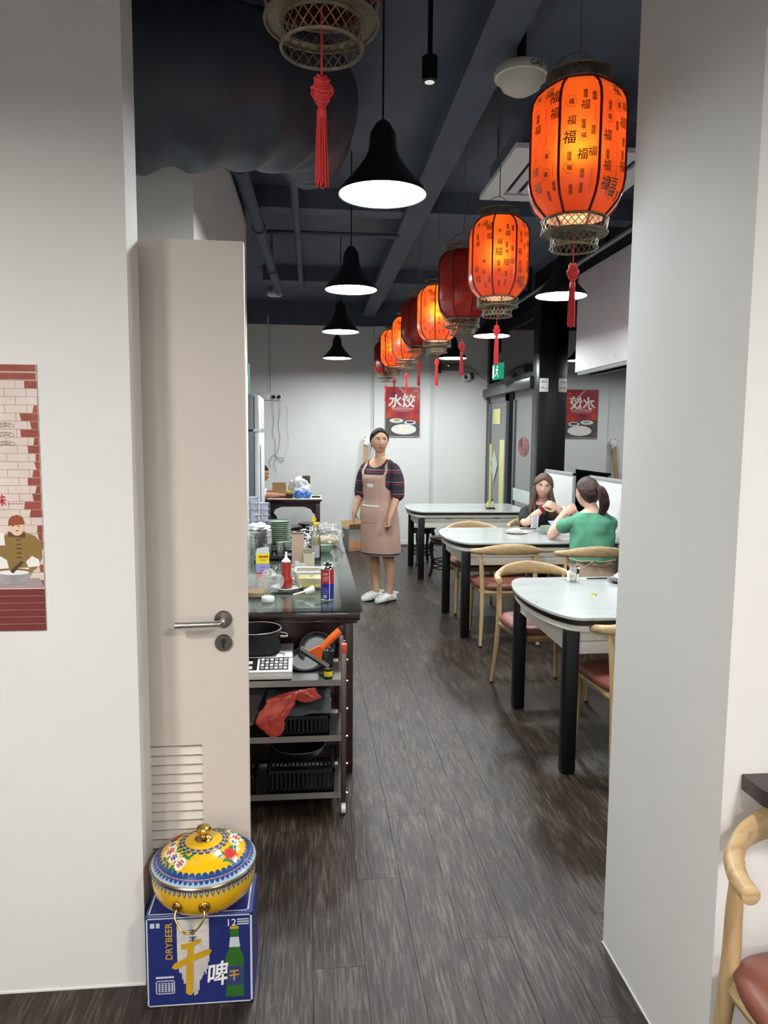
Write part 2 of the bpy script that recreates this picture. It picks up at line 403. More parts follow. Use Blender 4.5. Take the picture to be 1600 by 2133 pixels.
# ------------------------------------------------------------------ the room
def wallbox(name, label, x0, x1, y0, y1, z0, z1, m, parent=None, cat='wall'):
    o = MB().box(x0, x1, y0, y1, z0, z1).build(name, m, parent, smooth=False)
    if not parent: struct(o, label, cat)
    return o
CZ = 3.5
floor = wallbox('floor', 'dark brown wood-look plank floor running through both rooms', -3.4, 2.95, -3.2, 11.0, -0.12, -0.004, mat('floor_screed', rgb(44, 36, 33), rough=0.7, var=0.1), cat='floor')
pw, pl = 0.158, 1.22
pm = MB().rbox(-pw / 2 + 0.0003, pw / 2 - 0.0003, -pl / 2 + 0.0003, pl / 2 - 0.0003, -0.004, 0.0, b=0.0006, seg=1).mesh('plank', PLANK, 30)
i = 0; x = -1.5
while x < 2.72:
    y = 0.75 + (i * 0.437) % 1.22 - 1.22
    while y < 10.75:
        if y + pl / 2 < 10.85 and not (x > 0.95 and 1.45 < y - pl / 2 and y + pl / 2 < 2.15):
            o = bpy.data.objects.new('plank', pm); COL.objects.link(o); o.parent = floor; o.location = (x, y, 0)
        y += pl
    x += pw; i += 1
wallbox('ceiling', 'black painted ceiling high above the dining room', -3.4, 2.95, -3.2, 11.0, CZ, CZ + 0.1, BLACKHAZE, cat='ceiling')
wl = wallbox('wall_front', 'white partition wall beside the open door, carrying the printed mural', -3.2, -0.485, 2.05, 2.18, 0, CZ, WALL)
wp = wallbox('wall_pier', 'thick white wall end on the right of the opening', 0.92, 3.2, 1.5, 2.11, 0, CZ, WALL)
wallbox('wall_near', 'white wall behind the viewer', -3.3, 3.2, -3.15, -3.0, 0, CZ, WALL)
wallbox('wall_left', 'white left wall of the front room', -3.35, -3.2, -3.0, 2.18, 0, CZ, WALL)
wallbox('wall_right', 'white right wall of the front room', 3.2, 3.35, -3.0, 2.11, 0, CZ, WALL)
blk = wallbox('wall_inner', 'white boxed-in wall corner beside the counter', -1.7, -0.492, 3.25, 5.8, 0, 3.2, WALL)
wallbox('upper_band', None, -1.7, -0.495, 3.26, 5.79, 3.2, CZ, BLACKHAZE, parent=blk)
wallbox('wall_side', 'white left wall of the dining room behind the fridge', -1.85, -1.7, 2.18, 10.8, 0, 3.17, WALL)
bk = wallbox('wall_back', 'white back wall of the dining room', -1.85, 2.8, 10.8, 10.95, 0, 3.17, WALL)
wallbox('upper_band', None, -1.85, 2.8, 10.79, 10.95, 3.17, CZ, BLACKHAZE, parent=bk)
wallbox('pilaster', None, 0.9, 1.72, 10.735, 10.8, 0, 3.17, WALL, parent=bk)
o = MB().box(-0.5, 0.9, 10.79, 10.8, 0, 0.06).box(0.9, 1.72, 10.727, 10.735, 0, 0.06).box(1.72, 2.6, 10.79, 10.8, 0, 0.06).build('baseboard_back', WALL, smooth=False); struct(o, 'low white skirting along the back wall', 'baseboard')
o = MB().box(0.917, 0.92, 1.5, 2.11, 0, 0.005).box(-3.2, -0.485, 2.047, 2.05, 0, 0.005).build('trim_1', WALL, smooth=False); struct(o, 'thin white sealant bead where the white walls meet the floor', 'trim')

# facade: posts, rails, glazing
fac = wallbox('wall_facade', 'black shopfront framing of the glazed side wall', 2.6, 2.78, 2.11, 10.8, 3.12, CZ, FRAME)
MB().box(2.6, 2.74, 2.11, 8.0, 0, 0.12).box(2.6, 2.74, 2.11, 8.0, 3.02, 3.12).box(2.6, 2.74, 4.95, 5.03, 0.12, 3.02).box(2.6, 2.74, 2.11, 2.2, 0.12, 3.02).box(2.58, 2.74, 10.66, 10.8, 0, 3.12).build('mullion', FRAME, fac, smooth=False)
MB().rbox(2.5, 2.76, 8.02, 8.2, 0, 3.14, b=0.004).rbox(2.53, 2.76, 8.2, 8.36, 0, 3.14, b=0.004).build('post', FRAME, fac)
MB().box(2.56, 2.74, 8.36, 10.66, 2.28, 2.36).box(2.64, 2.72, 8.36, 10.66, 3.02, 3.12).build('transom', FRAME, fac, smooth=False)
def win(name, y0, y1, z0, z1, label, xx=2.66):
    w = MB().box(xx, xx + 0.008, y0, y1, z0, z1).build(name, WINDOW, smooth=False); struct(w, label, 'window')
    return w
win('window_1', 5.03, 8.02, 0.12, 3.02, 'large dark window pane reflecting the dumpling poster')
win('window_2', 2.2, 4.95, 0.12, 3.02, 'dark window pane hidden behind the white wall end')
win('window_3', 8.36, 10.66, 2.36, 3.02, 'dark fanlight pane above the sliding door')
# sliding door
dr = thing('door_1', 'glass sliding door with taped leaves in the shopfront', 'door', (2.62, 8.36, 0)); dr['kind'] = 'structure'
def leaf(y0, y1, x):
    l = MB().box(x, x + 0.04, y0, y0 + 0.06, 0.02, 2.2).box(x, x + 0.04, y1 - 0.06, y1, 0.02, 2.2).box(x, x + 0.04, y0, y1, 0.02, 0.12).box(x, x + 0.04, y0, y1, 2.08, 2.2).build('leaf_frame', GREYAL, dr, smooth=False)
    p = MB().box(x + 0.016, x + 0.024, y0 + 0.06, y1 - 0.06, 0.12, 2.08).build('pane', WINDOW, dr, smooth=False)
    return l
leaf(0.04, 1.12, 0.0); leaf(1.3, 2.28, -0.045)
YT = mat('yellow_tape', rgb(214, 214, 150), rough=0.6, var=0.06); PALE = mat('pale_sticker', rgb(196, 206, 204), rough=0.6, var=0.05)
MB().box(-0.036, -0.031, 1.4, 1.64, 0.2, 1.56).build('tape_strip', YT, dr, smooth=False)
MB().box(-0.036, -0.031, 2.08, 2.24, 0.2, 1.5).build('tape_strip', YT, dr, smooth=False)
MB().box(-0.036, -0.031, 1.66, 2.06, 1.78, 1.99).build('notice', YT, dr, smooth=False)
MB().prism([(1.75, 1.2), (1.95, 0.95), (2.12, 1.22), (1.95, 1.44)], 0.0, 0.004, M=Matrix(((0, 0, 1, -0.036), (1, 0, 0, 0), (0, 1, 0, 0), (0, 0, 0, 1)))).build('diamond_sticker', PALE, dr, smooth=False)
MB().box(0.006, 0.012, 0.1, 1.06, 0.78, 0.94).build('film_band', PALE, dr, smooth=False)
so = MB(); fnp = lambda a, b: Vector((0.009, 0.66 - a, 1.48 + b))
for r_ in (0.16, 0.125, 0.09, 0.05):
    so.tube([fnp(1.25 * r_ * math.cos(k * PI / 10), 0.75 * r_ * math.sin(k * PI / 10)) for k in range(20)], 0.004, n=4, closed=True)
so.build('red_roundel', REDINK, dr)
hd = MB().rbox(2.5, 2.66, 8.37, 10.74, 2.17, 2.29, b=0.012).build('door_header', mat('header_grey', rgb(78, 82, 84), rough=0.35, metal=0.4, var=0.05)); tag(hd, 'dark grey automatic operator box over the sliding door', 'door header')
MB().rbox(2.492, 2.664, 8.345, 8.375, 2.16, 2.3, b=0.01).build('end_cap', BPLAST, hd)
# white bulkhead panel hung before the window
bh = thing('bulkhead_panel', 'white hanging panel box in front of the window', 'panel', (2.57, 4.6, 2.235))
MB().rbox(0.0, 0.06, 0.0, 2.5, 0.0, 0.93, b=0.006).build('face_panel', mat('white_laminate', rgb(242, 239, 242), rough=0.4, var=0.02), bh)
MB().box(0.01, 0.05, 0.02, 2.45, -0.03, 0.0).build('rail', GREYAL, bh, smooth=False)
for k in range(5): MB().cyl((-0.002, 2.42 - k * 0.3, 0.05), (0.002, 2.42 - k * 0.3, 0.05), 0.007, n=8).build('screw', STEEL, bh)
for k in (0.3, 2.4): MB().cyl((0.03, k, 0.93), (0.03, k, 1.27), 0.01, n=8).build('hanger_rod', BLKMET, bh)
pp = MB().cyl((2.45, 4.6, 3.2), (2.45, 9.9, 3.2), 0.022, n=12).build('conduit_pipe', GREYAL); tag(pp, 'long light grey conduit pipe along the top of the shopfront', 'pipe')
for k in range(5): MB().box(2.435, 2.465, 5.0 + k * 1.1, 5.03 + k * 1.1, 3.2, CZ).build('clip', BLKMET, pp, smooth=False)
# exit sign
ex = thing('exit_sign', 'green running-man exit sign hanging above the sliding door', 'sign', (2.36, 9.3, 2.33), math.radians(-82))
EXG = emis('exit_green', rgb(40, 150, 120), 0.75, False); EXW = emis('exit_white', rgb(225, 245, 235), 0.9, False)
MB().rbox(-0.16, 0.16, -0.015, 0.015, 0, 0.2, b=0.004).build('panel', EXG, ex)
MB().box(-0.03, 0.03, -0.02, 0.02, 0.2, 0.33).cyl((0, 0, 0.33), (0, 0, 1.17), 0.006, n=6).build('bracket', GPLAST, ex, smooth=False)
e = MB(); F = lambda a, b: Vector((a, -0.0165, b))
e.poly([F(0.04 * 0 + 0.018 * math.cos(k * PI / 6) + 0.01, 0.155 + 0.018 * math.sin(k * PI / 6)) for k in range(12)])
for a, b, c, d, w in ((0.0, 0.135, -0.015, 0.085, 0.026), (-0.015, 0.09, 0.03, 0.06, 0.016), (0.03, 0.06, 0.028, 0.02, 0.015), (-0.015, 0.09, -0.035, 0.05, 0.016), (-0.035, 0.05, -0.07, 0.045, 0.014), (0.0, 0.13, 0.045, 0.105, 0.013), (0.0, 0.13, -0.045, 0.12, 0.013)):
    A, B = Vector((a, b)), Vector((c, d)); n_ = (B - A).normalized(); p_ = Vector((-n_.y, n_.x)) * w / 2
    e.poly([F(*(A + p_)), F(*(A - p_)), F(*(B - p_)), F(*(B + p_))])
e.poly([F(-0.15, 0.02), F(-0.15, 0.18), F(-0.09, 0.18), F(-0.09, 0.02)])
e.build('running_man', EXW, ex, smooth=False)
# switch plate on post
sw = thing('socket_plate', 'white double socket plate on the black shopfront post', 'socket', (2.555, 8.02, 2.1))
MB().rbox(-0.05, 0.05, -0.012, 0.0, 0, 0.15, b=0.004).build('plate', WPLAST, sw)
for zz in (0.035, 0.1):
    MB().box(-0.03, -0.022, -0.014, -0.012, zz, zz + 0.016).box(0.006, 0.03, -0.014, -0.012, zz + 0.004, zz + 0.01).box(-0.012, -0.006, -0.014, -0.012, zz + 0.004, zz + 0.02).build('pin_slot', DKINK, sw, smooth=False)
# whiteboards at the window
for k, (y0, y1, lab) in enumerate(((6.78, 7.66, 'framed white board behind the woman with glasses'), (5.45, 6.4, 'framed white board behind the woman in green'))):
    b = thing('whiteboard', lab, 'board', (2.475, y0, 0.0), group='white boards along the window')
    L = y1 - y0
    MB().box(0.006, 0.022, 0.02, L - 0.02, 0.3, 1.24).build('board', mat('board_white', rgb(226, 228, 230), rough=0.3, var=0.01), b, smooth=False)
    MB().rbox(0, 0.028, 0, 0.03, 0.0, 1.265, b=0.003).rbox(0, 0.028, L - 0.03, L, 0.0, 1.265, b=0.003).rbox(0, 0.028, 0, L, 1.235, 1.265, b=0.003).rbox(0, 0.028, 0, L, 0.28, 0.31, b=0.003).build('frame', GPLAST, b)
    MB().box(-0.1, 0.1, 0.0, 0.04, 0, 0.02).box(-0.1, 0.1, L - 0.04, L, 0, 0.02).build('foot', GREYAL, b, smooth=False)

# ------------------------------------------------------------------ inner door on the left
dd = thing('door_2', 'cream painted door with steel lever handle and louvred vent', 'door', (-1.06, 2.2, 0.0), math.radians(1.2)); dd['kind'] = 'structure'
dw, dh = 0.864, 2.155
lx0, lx1, lz0, lz1 = 0.2, 0.722, 0.16, 0.652
MB().box(0, lx0, 0, 0.042, 0.008, dh).box(lx1, dw, 0, 0.042, 0.008, dh).box(lx0, lx1, 0, 0.042, lz1, dh).box(lx0, lx1, 0, 0.042, 0.008, lz0).build('leaf', DOORP, dd, smooth=False)
MB().box(lx0, lx1, 0.034, 0.04, lz0, lz1).build('vent_back', DOORP, dd, smooth=False)
sl = MB().box(lx0, lx1, -0.003, 0.003, -0.0145, 0.0115, M=Matrix.Translation((0, 0.012, 0)) @ Matrix.Rotation(math.radians(-32), 4, 'X')).mesh('slat', DOORP, smooth=False)
for k in range(16):
    s_ = bpy.data.objects.new('slat', sl); COL.objects.link(s_); s_.parent = dd; s_.location = (0, 0, lz1 - 0.02 - k * 0.0298)
hx = dw - 0.072
h = MB().lathe([(0.0, 0.0), (0.026, 0.0), (0.026, 0.007), (0.024, 0.009), (0.0, 0.009)], n=28, M=Matrix.Translation((hx, 0, 1.045)) @ Matrix.Rotation(PI / 2, 4, 'X')).build('handle', DARKSTEEL, dd)
MB().tube(catmull([(hx, -0.008, 1.045), (hx, -0.035, 1.045), (hx - 0.006, -0.048, 1.043), (hx - 0.02, -0.051, 1.042), (hx - 0.135, -0.051, 1.04)], 5), 0.0095, n=14).build('lever', STEEL, h)
k_ = MB().lathe([(0.0, 0.0), (0.026, 0.0), (0.026, 0.007), (0.024, 0.009), (0.0, 0.009)], n=28, M=Matrix.Translation((hx, 0, 0.972)) @ Matrix.Rotation(PI / 2, 4, 'X')).build('lock', DARKSTEEL, dd)
MB().cyl((hx, -0.0095, 0.978), (hx, -0.0088, 0.978), 0.008, n=14).box(hx - 0.004, hx + 0.004, -0.0095, -0.0088, 0.956, 0.972).build('keyhole', DKINK, k_)
MB().ball((dw - 0.36, -0.012, 2.06), (0.02, 0.014, 0.02), 16, 10).build('coat_knob', DARKSTEEL, dd)

# ------------------------------------------------------------------ ceiling services
path = catmull([(-1.75, 2.58, 2.84), (-0.95, 2.72, 2.80), (-0.5, 2.86, 2.86), (-0.2, 3.08, 2.95), (-0.06, 3.45, 3.08), (-0.02, 4.05, 3.2), (-0.02, 4.6, 3.3)], 14)
N = len(path); du = MB(); rings = []
for i, p in enumerate(path):
    t = (path[min(i + 1, N - 1)] - path[max(i - 1, 0)]).normalized(); a = Vector((0, 0, 1)); a = (a - t * a.dot(t)).normalized(); b = t.cross(a)
    r = 0.27 - 0.06 * sstep(0.55, 1, i / N)
    for k in range(40):
        q = 2 * PI * k / 40
        w = 1 + 0.045 * noise.noise(Vector((i * 0.55, math.cos(q) * 0.9, math.sin(q) * 0.9))) + 0.03 * noise.noise(Vector((i * 1.3, 7 + q * 0.4, 0))) * sstep(0.2, 0.5, i / N)
        sag = -0.03 * max(0, -math.cos(q)) * (0.5 + 0.5 * math.sin(i * 0.9))
        rings.append(p + a * (math.cos(q) * r * w + sag) + b * (math.sin(q) * r * w))
du.add(rings, [(i * 40 + k, i * 40 + (k + 1) % 40, (i + 1) * 40 + (k + 1) % 40, (i + 1) * 40 + k) for i in range(N - 1) for k in range(40)] + [tuple(range(39, -1, -1)), tuple((N - 1) * 40 + k for k in range(40))])
o = du.build('air_duct', BLKFAB, ang=80); tag(o, 'fat black wrapped air duct bending under the ceiling', 'duct')
for k in (-1.5, -0.6, -0.05):
    MB().box(k, k + 0.03, 2.75 + (0.6 if k > -0.1 else 0), 2.78 + (0.6 if k > -0.1 else 0), 3.05, CZ).build('hanger_strap', BLKMET, o, smooth=False)
def pipe(pts, r, name, label):
    o = MB().tube(pts, r, n=12).build(name, BLACKHAZE); tag(o, label, 'pipe'); return o
p_ = pipe([(-0.44, 3.6, 3.18), (-0.36, 8.4, 3.18)], 0.045, 'ceiling_pipe', 'thick black pipe under the ceiling above the counter')
for yy in (4.6, 5.9, 7.3):
    MB().lathe([(0.05, -0.03), (0.056, -0.03), (0.056, 0.03), (0.05, 0.03)], n=16, M=Matrix.Translation((-0.44 + 0.08 * (yy - 3.6) / 4.8, yy, 3.18)) @ Matrix.Rotation(PI / 2, 4, 'X')).build('coupling', BLACKHAZE, p_)
    MB().box(-0.45 + 0.08 * (yy - 3.6) / 4.8, -0.43 + 0.08 * (yy - 3.6) / 4.8, yy - 0.01, yy + 0.01, 3.22, CZ).build('hanger', BLACKHAZE, p_, smooth=False)
pipe([(-0.12, 3.9, 3.3), (-0.12, 8.8, 3.3)], 0.028, 'sprinkler_pipe', 'thin black pipe running beside the thick pipe')
pipe([(-0.4, 6.42, 3.29), (0.74, 6.42, 3.29)], 0.022, 'cross_pipe', 'thin black pipe crossing below the ceiling over the aisle')
for yy, lab in ((5.9, 'black ceiling beam over the middle table'), (8.6, 'black ceiling beam near the back wall')):
    o = MB().box(-0.55, 2.6, yy, yy + 0.18, 3.34, CZ).build('ceiling_beam', BLACKHAZE, smooth=False); tag(o, lab, 'beam')
o = MB().box(0.72, 0.9, 2.2, 10.7, 3.3, 3.38).build('cable_tray', BLACKHAZE, smooth=False); tag(o, 'black cable tray that carries the lantern cords', 'cable tray')
for yy in (2.6, 4.6, 6.6, 8.6): MB().box(0.8, 0.83, yy, yy + 0.02, 3.38, CZ).build('hanger', BLACKHAZE, o, smooth=False)
# air conditioner cassette
ac = thing('air_conditioner', 'white four-way ceiling cassette air conditioner behind the big lantern', 'air conditioner', (1.062, 3.915, 3.1)); ac.scale = (0.89, 0.89, 0.89)
ACW = mat('ac_white', rgb(216, 214, 214), rough=0.4, var=0.02)
MB().box(0, 0.95, 0, 0.12, 0, 0.03).box(0, 0.95, 0.84, 0.96, 0, 0.03).box(0, 0.12, 0.12, 0.84, 0, 0.03).box(0.83, 0.95, 0.12, 0.84, 0, 0.03).build('panel', ACW, ac, smooth=False)
MB().box(0.06, 0.89, 0.06, 0.9, 0.03, 0.2).build('casing', BLACKHAZE, ac, smooth=False)
for hx_ in (0.1, 0.85):
    for hy_ in (0.1, 0.85): MB().cyl((hx_, hy_, 0.2), (hx_, hy_, 0.45), 0.006, n=6).build('hanger_rod', BLACKHAZE, ac)
for k in range(7):
    MB().box(0.17 + k * 0.09, 0.23 + k * 0.09, 0.14, 0.82, 0.0, 0.008, M=Matrix.Translation((0, 0, 0.006))).build('grille_slat', ACW, ac, smooth=False)
MB().box(0.12, 0.14, 0.12, 0.84, 0.0, 0.02).box(0.81, 0.83, 0.12, 0.84, 0, 0.02).build('grille_edge', ACW, ac, smooth=False)
dm = thing('dome_detector', 'round off-white ceiling dome marked GAS above the big lantern', 'detector', (0.925, 3.36, 3.2))
MB().lathe([(0, -0.085), (0.05, -0.082), (0.085, -0.06), (0.1, -0.03), (0.105, -0.022), (0.118, -0.02), (0.12, 0.0), (0.11, 0.02), (0.0, 0.02)], n=36).build('dome', mat('offwhite_plastic', rgb(196, 194, 184), rough=0.45, var=0.04), dm)
MB().cyl((0, 0, 0.02), (0, 0, 0.3), 0.02, n=10).build('stem', BLKMET, dm)
MB().text('GAS', 0.032, lambda x, y: Vector((0.1212 * math.sin(0.3 + x / 0.12), -0.1212 * math.cos(0.3 + x / 0.12), -0.004 + y)), bold=0.012).build('lettering', DKINK, dm, smooth=False)
spk = MB().lathe([(0, 0), (0.085, 0), (0.1, 0.012), (0.1, 0.04), (0.0, 0.04)], n=28).cyl((0, 0, 0.04), (0, 0, 0.1), 0.03, n=10).build('ceiling_disc', WPLAST, loc=(-0.48, 9.9, 3.4)); tag(spk, 'small white round ceiling speaker far down the aisle', 'speaker')
tl = thing('spotlight', 'small black spotlight with two glints under the ceiling', 'spotlight', (0.52, 3.39, 3.16))
MB().cyl((0, 0, 0), (0, 0, 0.1), 0.035, n=16).build('body', BLKMET, tl); MB().box(-0.01, 0.01, -0.01, 0.01, 0.1, 0.34).build('stem', BLKMET, tl, smooth=False); MB().cyl((0, 0, -0.004), (0, 0, 0.0), 0.022, n=16).build('lens', CHROME, tl)

# ------------------------------------------------------------------ pendant lamps
SHOUT = mat('black_enamel', rgb(26, 29, 33), rough=0.35, var=0.1); SHIN = mat('white_enamel', rgb(235, 238, 238), rough=0.5, var=0.01)
DIFF = emis('cool_white_diffuser', (0.93, 1.0, 0.995, 1), PEND); DIFFW = emis('warm_white_diffuser', (1.0, 0.955, 0.905, 1), PFRONT)
prof = [(0.178, 0.0), (0.172, 0.02), (0.14, 0.055), (0.1, 0.10), (0.072, 0.14), (0.058, 0.17), (0.052, 0.235), (0.044, 0.25)]
inner = [(0.175, 0.0), (0.168, 0.019), (0.137, 0.052), (0.097, 0.097), (0.069, 0.137)]
shm = MB().lathe(prof + [(0.0, 0.25)], n=40).mesh('shade', SHOUT, 40); inm = MB().lathe(inner[::-1] + [], n=40).mesh('lining', SHIN, 60)
rim = MB().lathe([(0.175, 0.0), (0.180, -0.003), (0.178, 0.003)], n=40).mesh('rim', SHOUT, 60)
def disk(r, z): 
    m = MB(); m.add([(r * math.cos(2 * PI * k / 32), r * math.sin(2 * PI * k / 32), z) for k in range(32)], [tuple(range(31, -1, -1))]); return m
dfm = disk(0.171, 0.012).mesh('diffuser', DIFF, smooth=False); dfw = disk(0.171, 0.012).mesh('diffuser', DIFFW, smooth=False)
capm = MB().lathe([(0.044, 0.25), (0.03, 0.275), (0.012, 0.29), (0.0, 0.29)], n=20).mesh('cap', SHOUT, 60)
def pendant(x, y, z, label, warm=False):
    t = thing('pendant_lamp', label, 'lamp', (x, y, z), group='black bell pendant lamps')
    for nm, me in (('shade', shm), ('lining', inm), ('rim', rim), ('diffuser', dfw if warm else dfm), ('cap', capm)):
        q = bpy.data.objects.new(nm, me); COL.objects.link(q); q.parent = t
    MB().cyl((0, 0, 0.29), (0, 0, CZ - z), 0.004, n=6).build('cord', BLKMET, t)
for x, y, z, l in ((0.287, 3.09, 2.575, 'nearest and largest black bell pendant lamp, over the counter front'), (0.268, 5.15, 2.592, 'second black bell pendant lamp along the counter'),
                   (0.276, 7.25, 2.598, 'black bell pendant lamp above the woman in the apron'), (0.32, 9.5, 2.578, 'farthest black bell pendant lamp of the aisle row'),
                   (1.745, 5.15, 2.588, 'black bell pendant lamp by the white hanging panel'), (1.765, 7.25, 2.59, 'black bell pendant lamp behind the second red lantern tassel'),
                   (1.808, 9.5, 2.605, 'farthest black bell pendant lamp of the window row'), (1.745, 3.09, 2.588, 'black bell pendant lamp over the nearest table, behind the white wall end')):
    pendant(x, y, z, l)
for x, y, z, l in ((-1.3, 0.3, 2.55, 'black bell pendant lamp left of the viewer'), (1.3, -0.2, 2.55, 'black bell pendant lamp right of the viewer'), (-1.2, -1.6, 2.55, 'black bell pendant lamp behind the viewer on the left'), (0.9, -1.9, 2.55, 'black bell pendant lamp behind the viewer on the right')):
    pendant(x, y, z, l, True)

# ------------------------------------------------------------------ red lanterns
LR = [(0.0, 0.098), (0.02, 0.118), (0.045, 0.14), (0.075, 0.154), (0.11, 0.16), (0.32, 0.16), (0.35, 0.155), (0.375, 0.142), (0.398, 0.118), (0.41, 0.1)]
def lrad(z):
    for (a, ra), (b, rb) in zip(LR, LR[1:]):
        if z <= b: return ra + (rb - ra) * (z - a) / (b - a)
    return LR[-1][1]
def lpos(th, z, off=0.0):
    tl_ = (th % (PI / 4)) - PI / 8
    r = (lrad(z) + off) * (0.45 + 0.55 * math.cos(PI / 8) / math.cos(tl_))
    return Vector((r * math.cos(th), r * math.sin(th), z))
zs = [0, 0.01, 0.02, 0.032, 0.045, 0.06, 0.075, 0.092, 0.11, 0.15, 0.2, 0.25, 0.3, 0.32, 0.336, 0.35, 0.363, 0.375, 0.387, 0.398, 0.41]
m = MB(); nth = 64
m.add([lpos(2 * PI * k / nth, z) for z in zs for k in range(nth)], [(i * nth + k, i * nth + (k + 1) % nth, (i + 1) * nth + (k + 1) % nth, (i + 1) * nth + k) for i in range(len(zs) - 1) for k in range(nth)])
L_body = m.mesh('fabric', LFAB, 80)
L_ribs = [MB().tube([lpos(k * PI / 4, z, 0.0015) for z in zs], 0.0042, n=6).mesh('rib', LRIB, 80) for k in range(8)]
L_hoops = [MB().tube([lpos(2 * PI * k / 48, z, 0.001) for k in range(48)], 0.005, n=6, closed=True).mesh('hoop', LRIB, 80) for z in (0.0, 0.41)]
L_stop = MB().lathe([(0.0, 0.408), (0.1, 0.408), (0.1, 0.412), (0.0, 0.412)], n=24).mesh('light_stop', BLKMET, 40)  # added opaque disc, blocks bulb light from leaking up onto the top ring

def lattice(R, z0, z1, n, R2=None):
    m = MB(); R2 = R2 or R
    for z, r in ((z0, R), (z1, R2)):
        m.tube([(r * math.cos(2 * PI * k / 36), r * math.sin(2 * PI * k / 36), z) for k in range(36)], 0.0035, n=5, closed=True)
    w = 0.0016
    for k in range(n):
        for sgn in (1, -1):
            vs = []
            for s in range(3):
                t = s / 2; r = R + (R2 - R) * t; q = 2 * PI * (k + sgn * t * 1.6) / n; z = z0 + (z1 - z0) * t; dq = w / r
                for d in (-dq, dq):
                    for rr in (r + 0.0012 * sgn, ): vs.append((rr * math.cos(q + d), rr * math.sin(q + d), z))
            m.add(vs, [(0, 1, 3, 2), (2, 3, 5, 4)])
    return m
L_r1 = lattice(0.108, -0.045, -0.004, 30).mesh('lower_ring', LGOLD, 50)
L_r2 = lattice(0.078, -0.092, -0.048, 24).lathe([(0.078, -0.047), (0.106, -0.044)], n=36).mesh('inner_ring', LGOLD, 50)
L_rt = lattice(0.104, 0.414, 0.452, 28).lathe([(0.102, 0.452), (0.05, 0.456)], n=36).mesh('top_ring', LGOLD, 50)
m = MB().tube(catmull([(0.1, 0, 0.45), (0.06, 0, 0.5), (0, 0, 0.525), (-0.06, 0, 0.5), (-0.1, 0, 0.45)], 5), 0.002, n=5)
L_hook = m.mesh('bail', LGOLD, 50)
pr = MB(); rnd = random.Random(5)
for g in range(8):
    c0 = g * PI / 4 + PI / 8
    def fn(cx, cz, slant=0.0): return lambda x, y: lpos(c0 + (cx + x + slant * y) / 0.16, cz + y, 0.0012)
    for cx in (-0.03, 0.012, 0.043):
        z = 0.37 - rnd.random() * 0.06
        while z > 0.04:
            k = rnd.random(); jx = cx + rnd.uniform(-0.004, 0.004)
            if k < 0.42: pr.text('福', rnd.choice((0.03, 0.036, 0.042)), fn(jx, z, 0.12), bold=0.008); z -= 0.05
            elif k < 0.62: pr.text('福', 0.015, fn(jx, z), bold=0.02); pr.text('福', 0.015, fn(jx, z - 0.014), bold=0.02); z -= 0.04
            elif k < 0.85:
                L = rnd.uniform(0.04, 0.08); L = min(L, z - 0.03)
                f = fn(jx, 0); pr.poly([f(-0.0006, z - L), f(0.0006, z - L), f(0.0006, z - L / 2), f(0.0006, z), f(-0.0006, z), f(-0.0006, z - L / 2)]); z -= L + 0.02
            elif cx < 0.03:
                f = fn(jx, z); hexo = [(0.019 * math.cos(q * PI / 3), 0.019 * math.sin(q * PI / 3)) for q in range(6)]
                for q in range(6):
                    a, b = hexo[q], hexo[(q + 1) % 6]; pr.poly([f(*a), f(*b), f(b[0] * 0.93, b[1] * 0.93), f(a[0] * 0.93, a[1] * 0.93)])
                pr.text('福', 0.018, f, bold=0.02); z -= 0.055
            else: z -= 0.03
    if g % 3 == 0: pr.text('福', 0.06, fn(0.0, 0.07), bold=0.0)
L_pr = pr.mesh('print', LPRINT, smooth=False)
tm = MB().tube([(0, 0, -0.02), (0, 0, -0.14)], 0.0022, n=6)
L_tc = tm.mesh('tassel_cord', TASSEL, 60)
tk = MB()
for k in range(9):
    z = -0.145 - 0.006 * k; w = (0.010 + 0.005 * (k % 3 == 1)) * math.sin(PI * (k + 1) / 10) + 0.004
    tk.tube([(w * math.cos(q * PI / 6), 0.6 * w * math.sin(q * PI / 6), z + 0.004 * math.cos(q * PI / 3)) for q in range(12)], 0.0042, n=5, closed=True)
tk.tube([(0.013 + 0.009 * math.cos(q * PI / 6), 0.002, -0.165 + 0.011 * math.sin(q * PI / 6)) for q in range(12)], 0.0028, n=5, closed=True)
tk.tube([(-0.012 + 0.007 * math.cos(q * PI / 6), 0.002, -0.172 + 0.009 * math.sin(q * PI / 6)) for q in range(12)], 0.0026, n=5, closed=True)
L_tk = tk.mesh('knot', TASSEL, 60)
tf_ = MB().lathe([(0.0, -0.2), (0.008, -0.2), (0.0095, -0.207), (0.0095, -0.217), (0.008, -0.22)], n=14)
for k in range(46):
    q = k * 2.399; r = 0.009 * math.sqrt((k + 0.5) / 46); e = 1.45 + rnd.uniform(-0.15, 0.25)
    tf_.tube([(r * math.cos(q), r * math.sin(q), -0.215), (r * 1.25 * math.cos(q), r * 1.25 * math.sin(q), -0.27), (r * e * math.cos(q), r * e * math.sin(q), -0.342 + rnd.uniform(-0.006, 0.006))], 0.0014, n=4)
L_tf = tf_.mesh('fringe', TASSEL, 60)
m_bulb = emis('warm_bulb', (1.0, 0.62, 0.25, 1), 12.0, False)
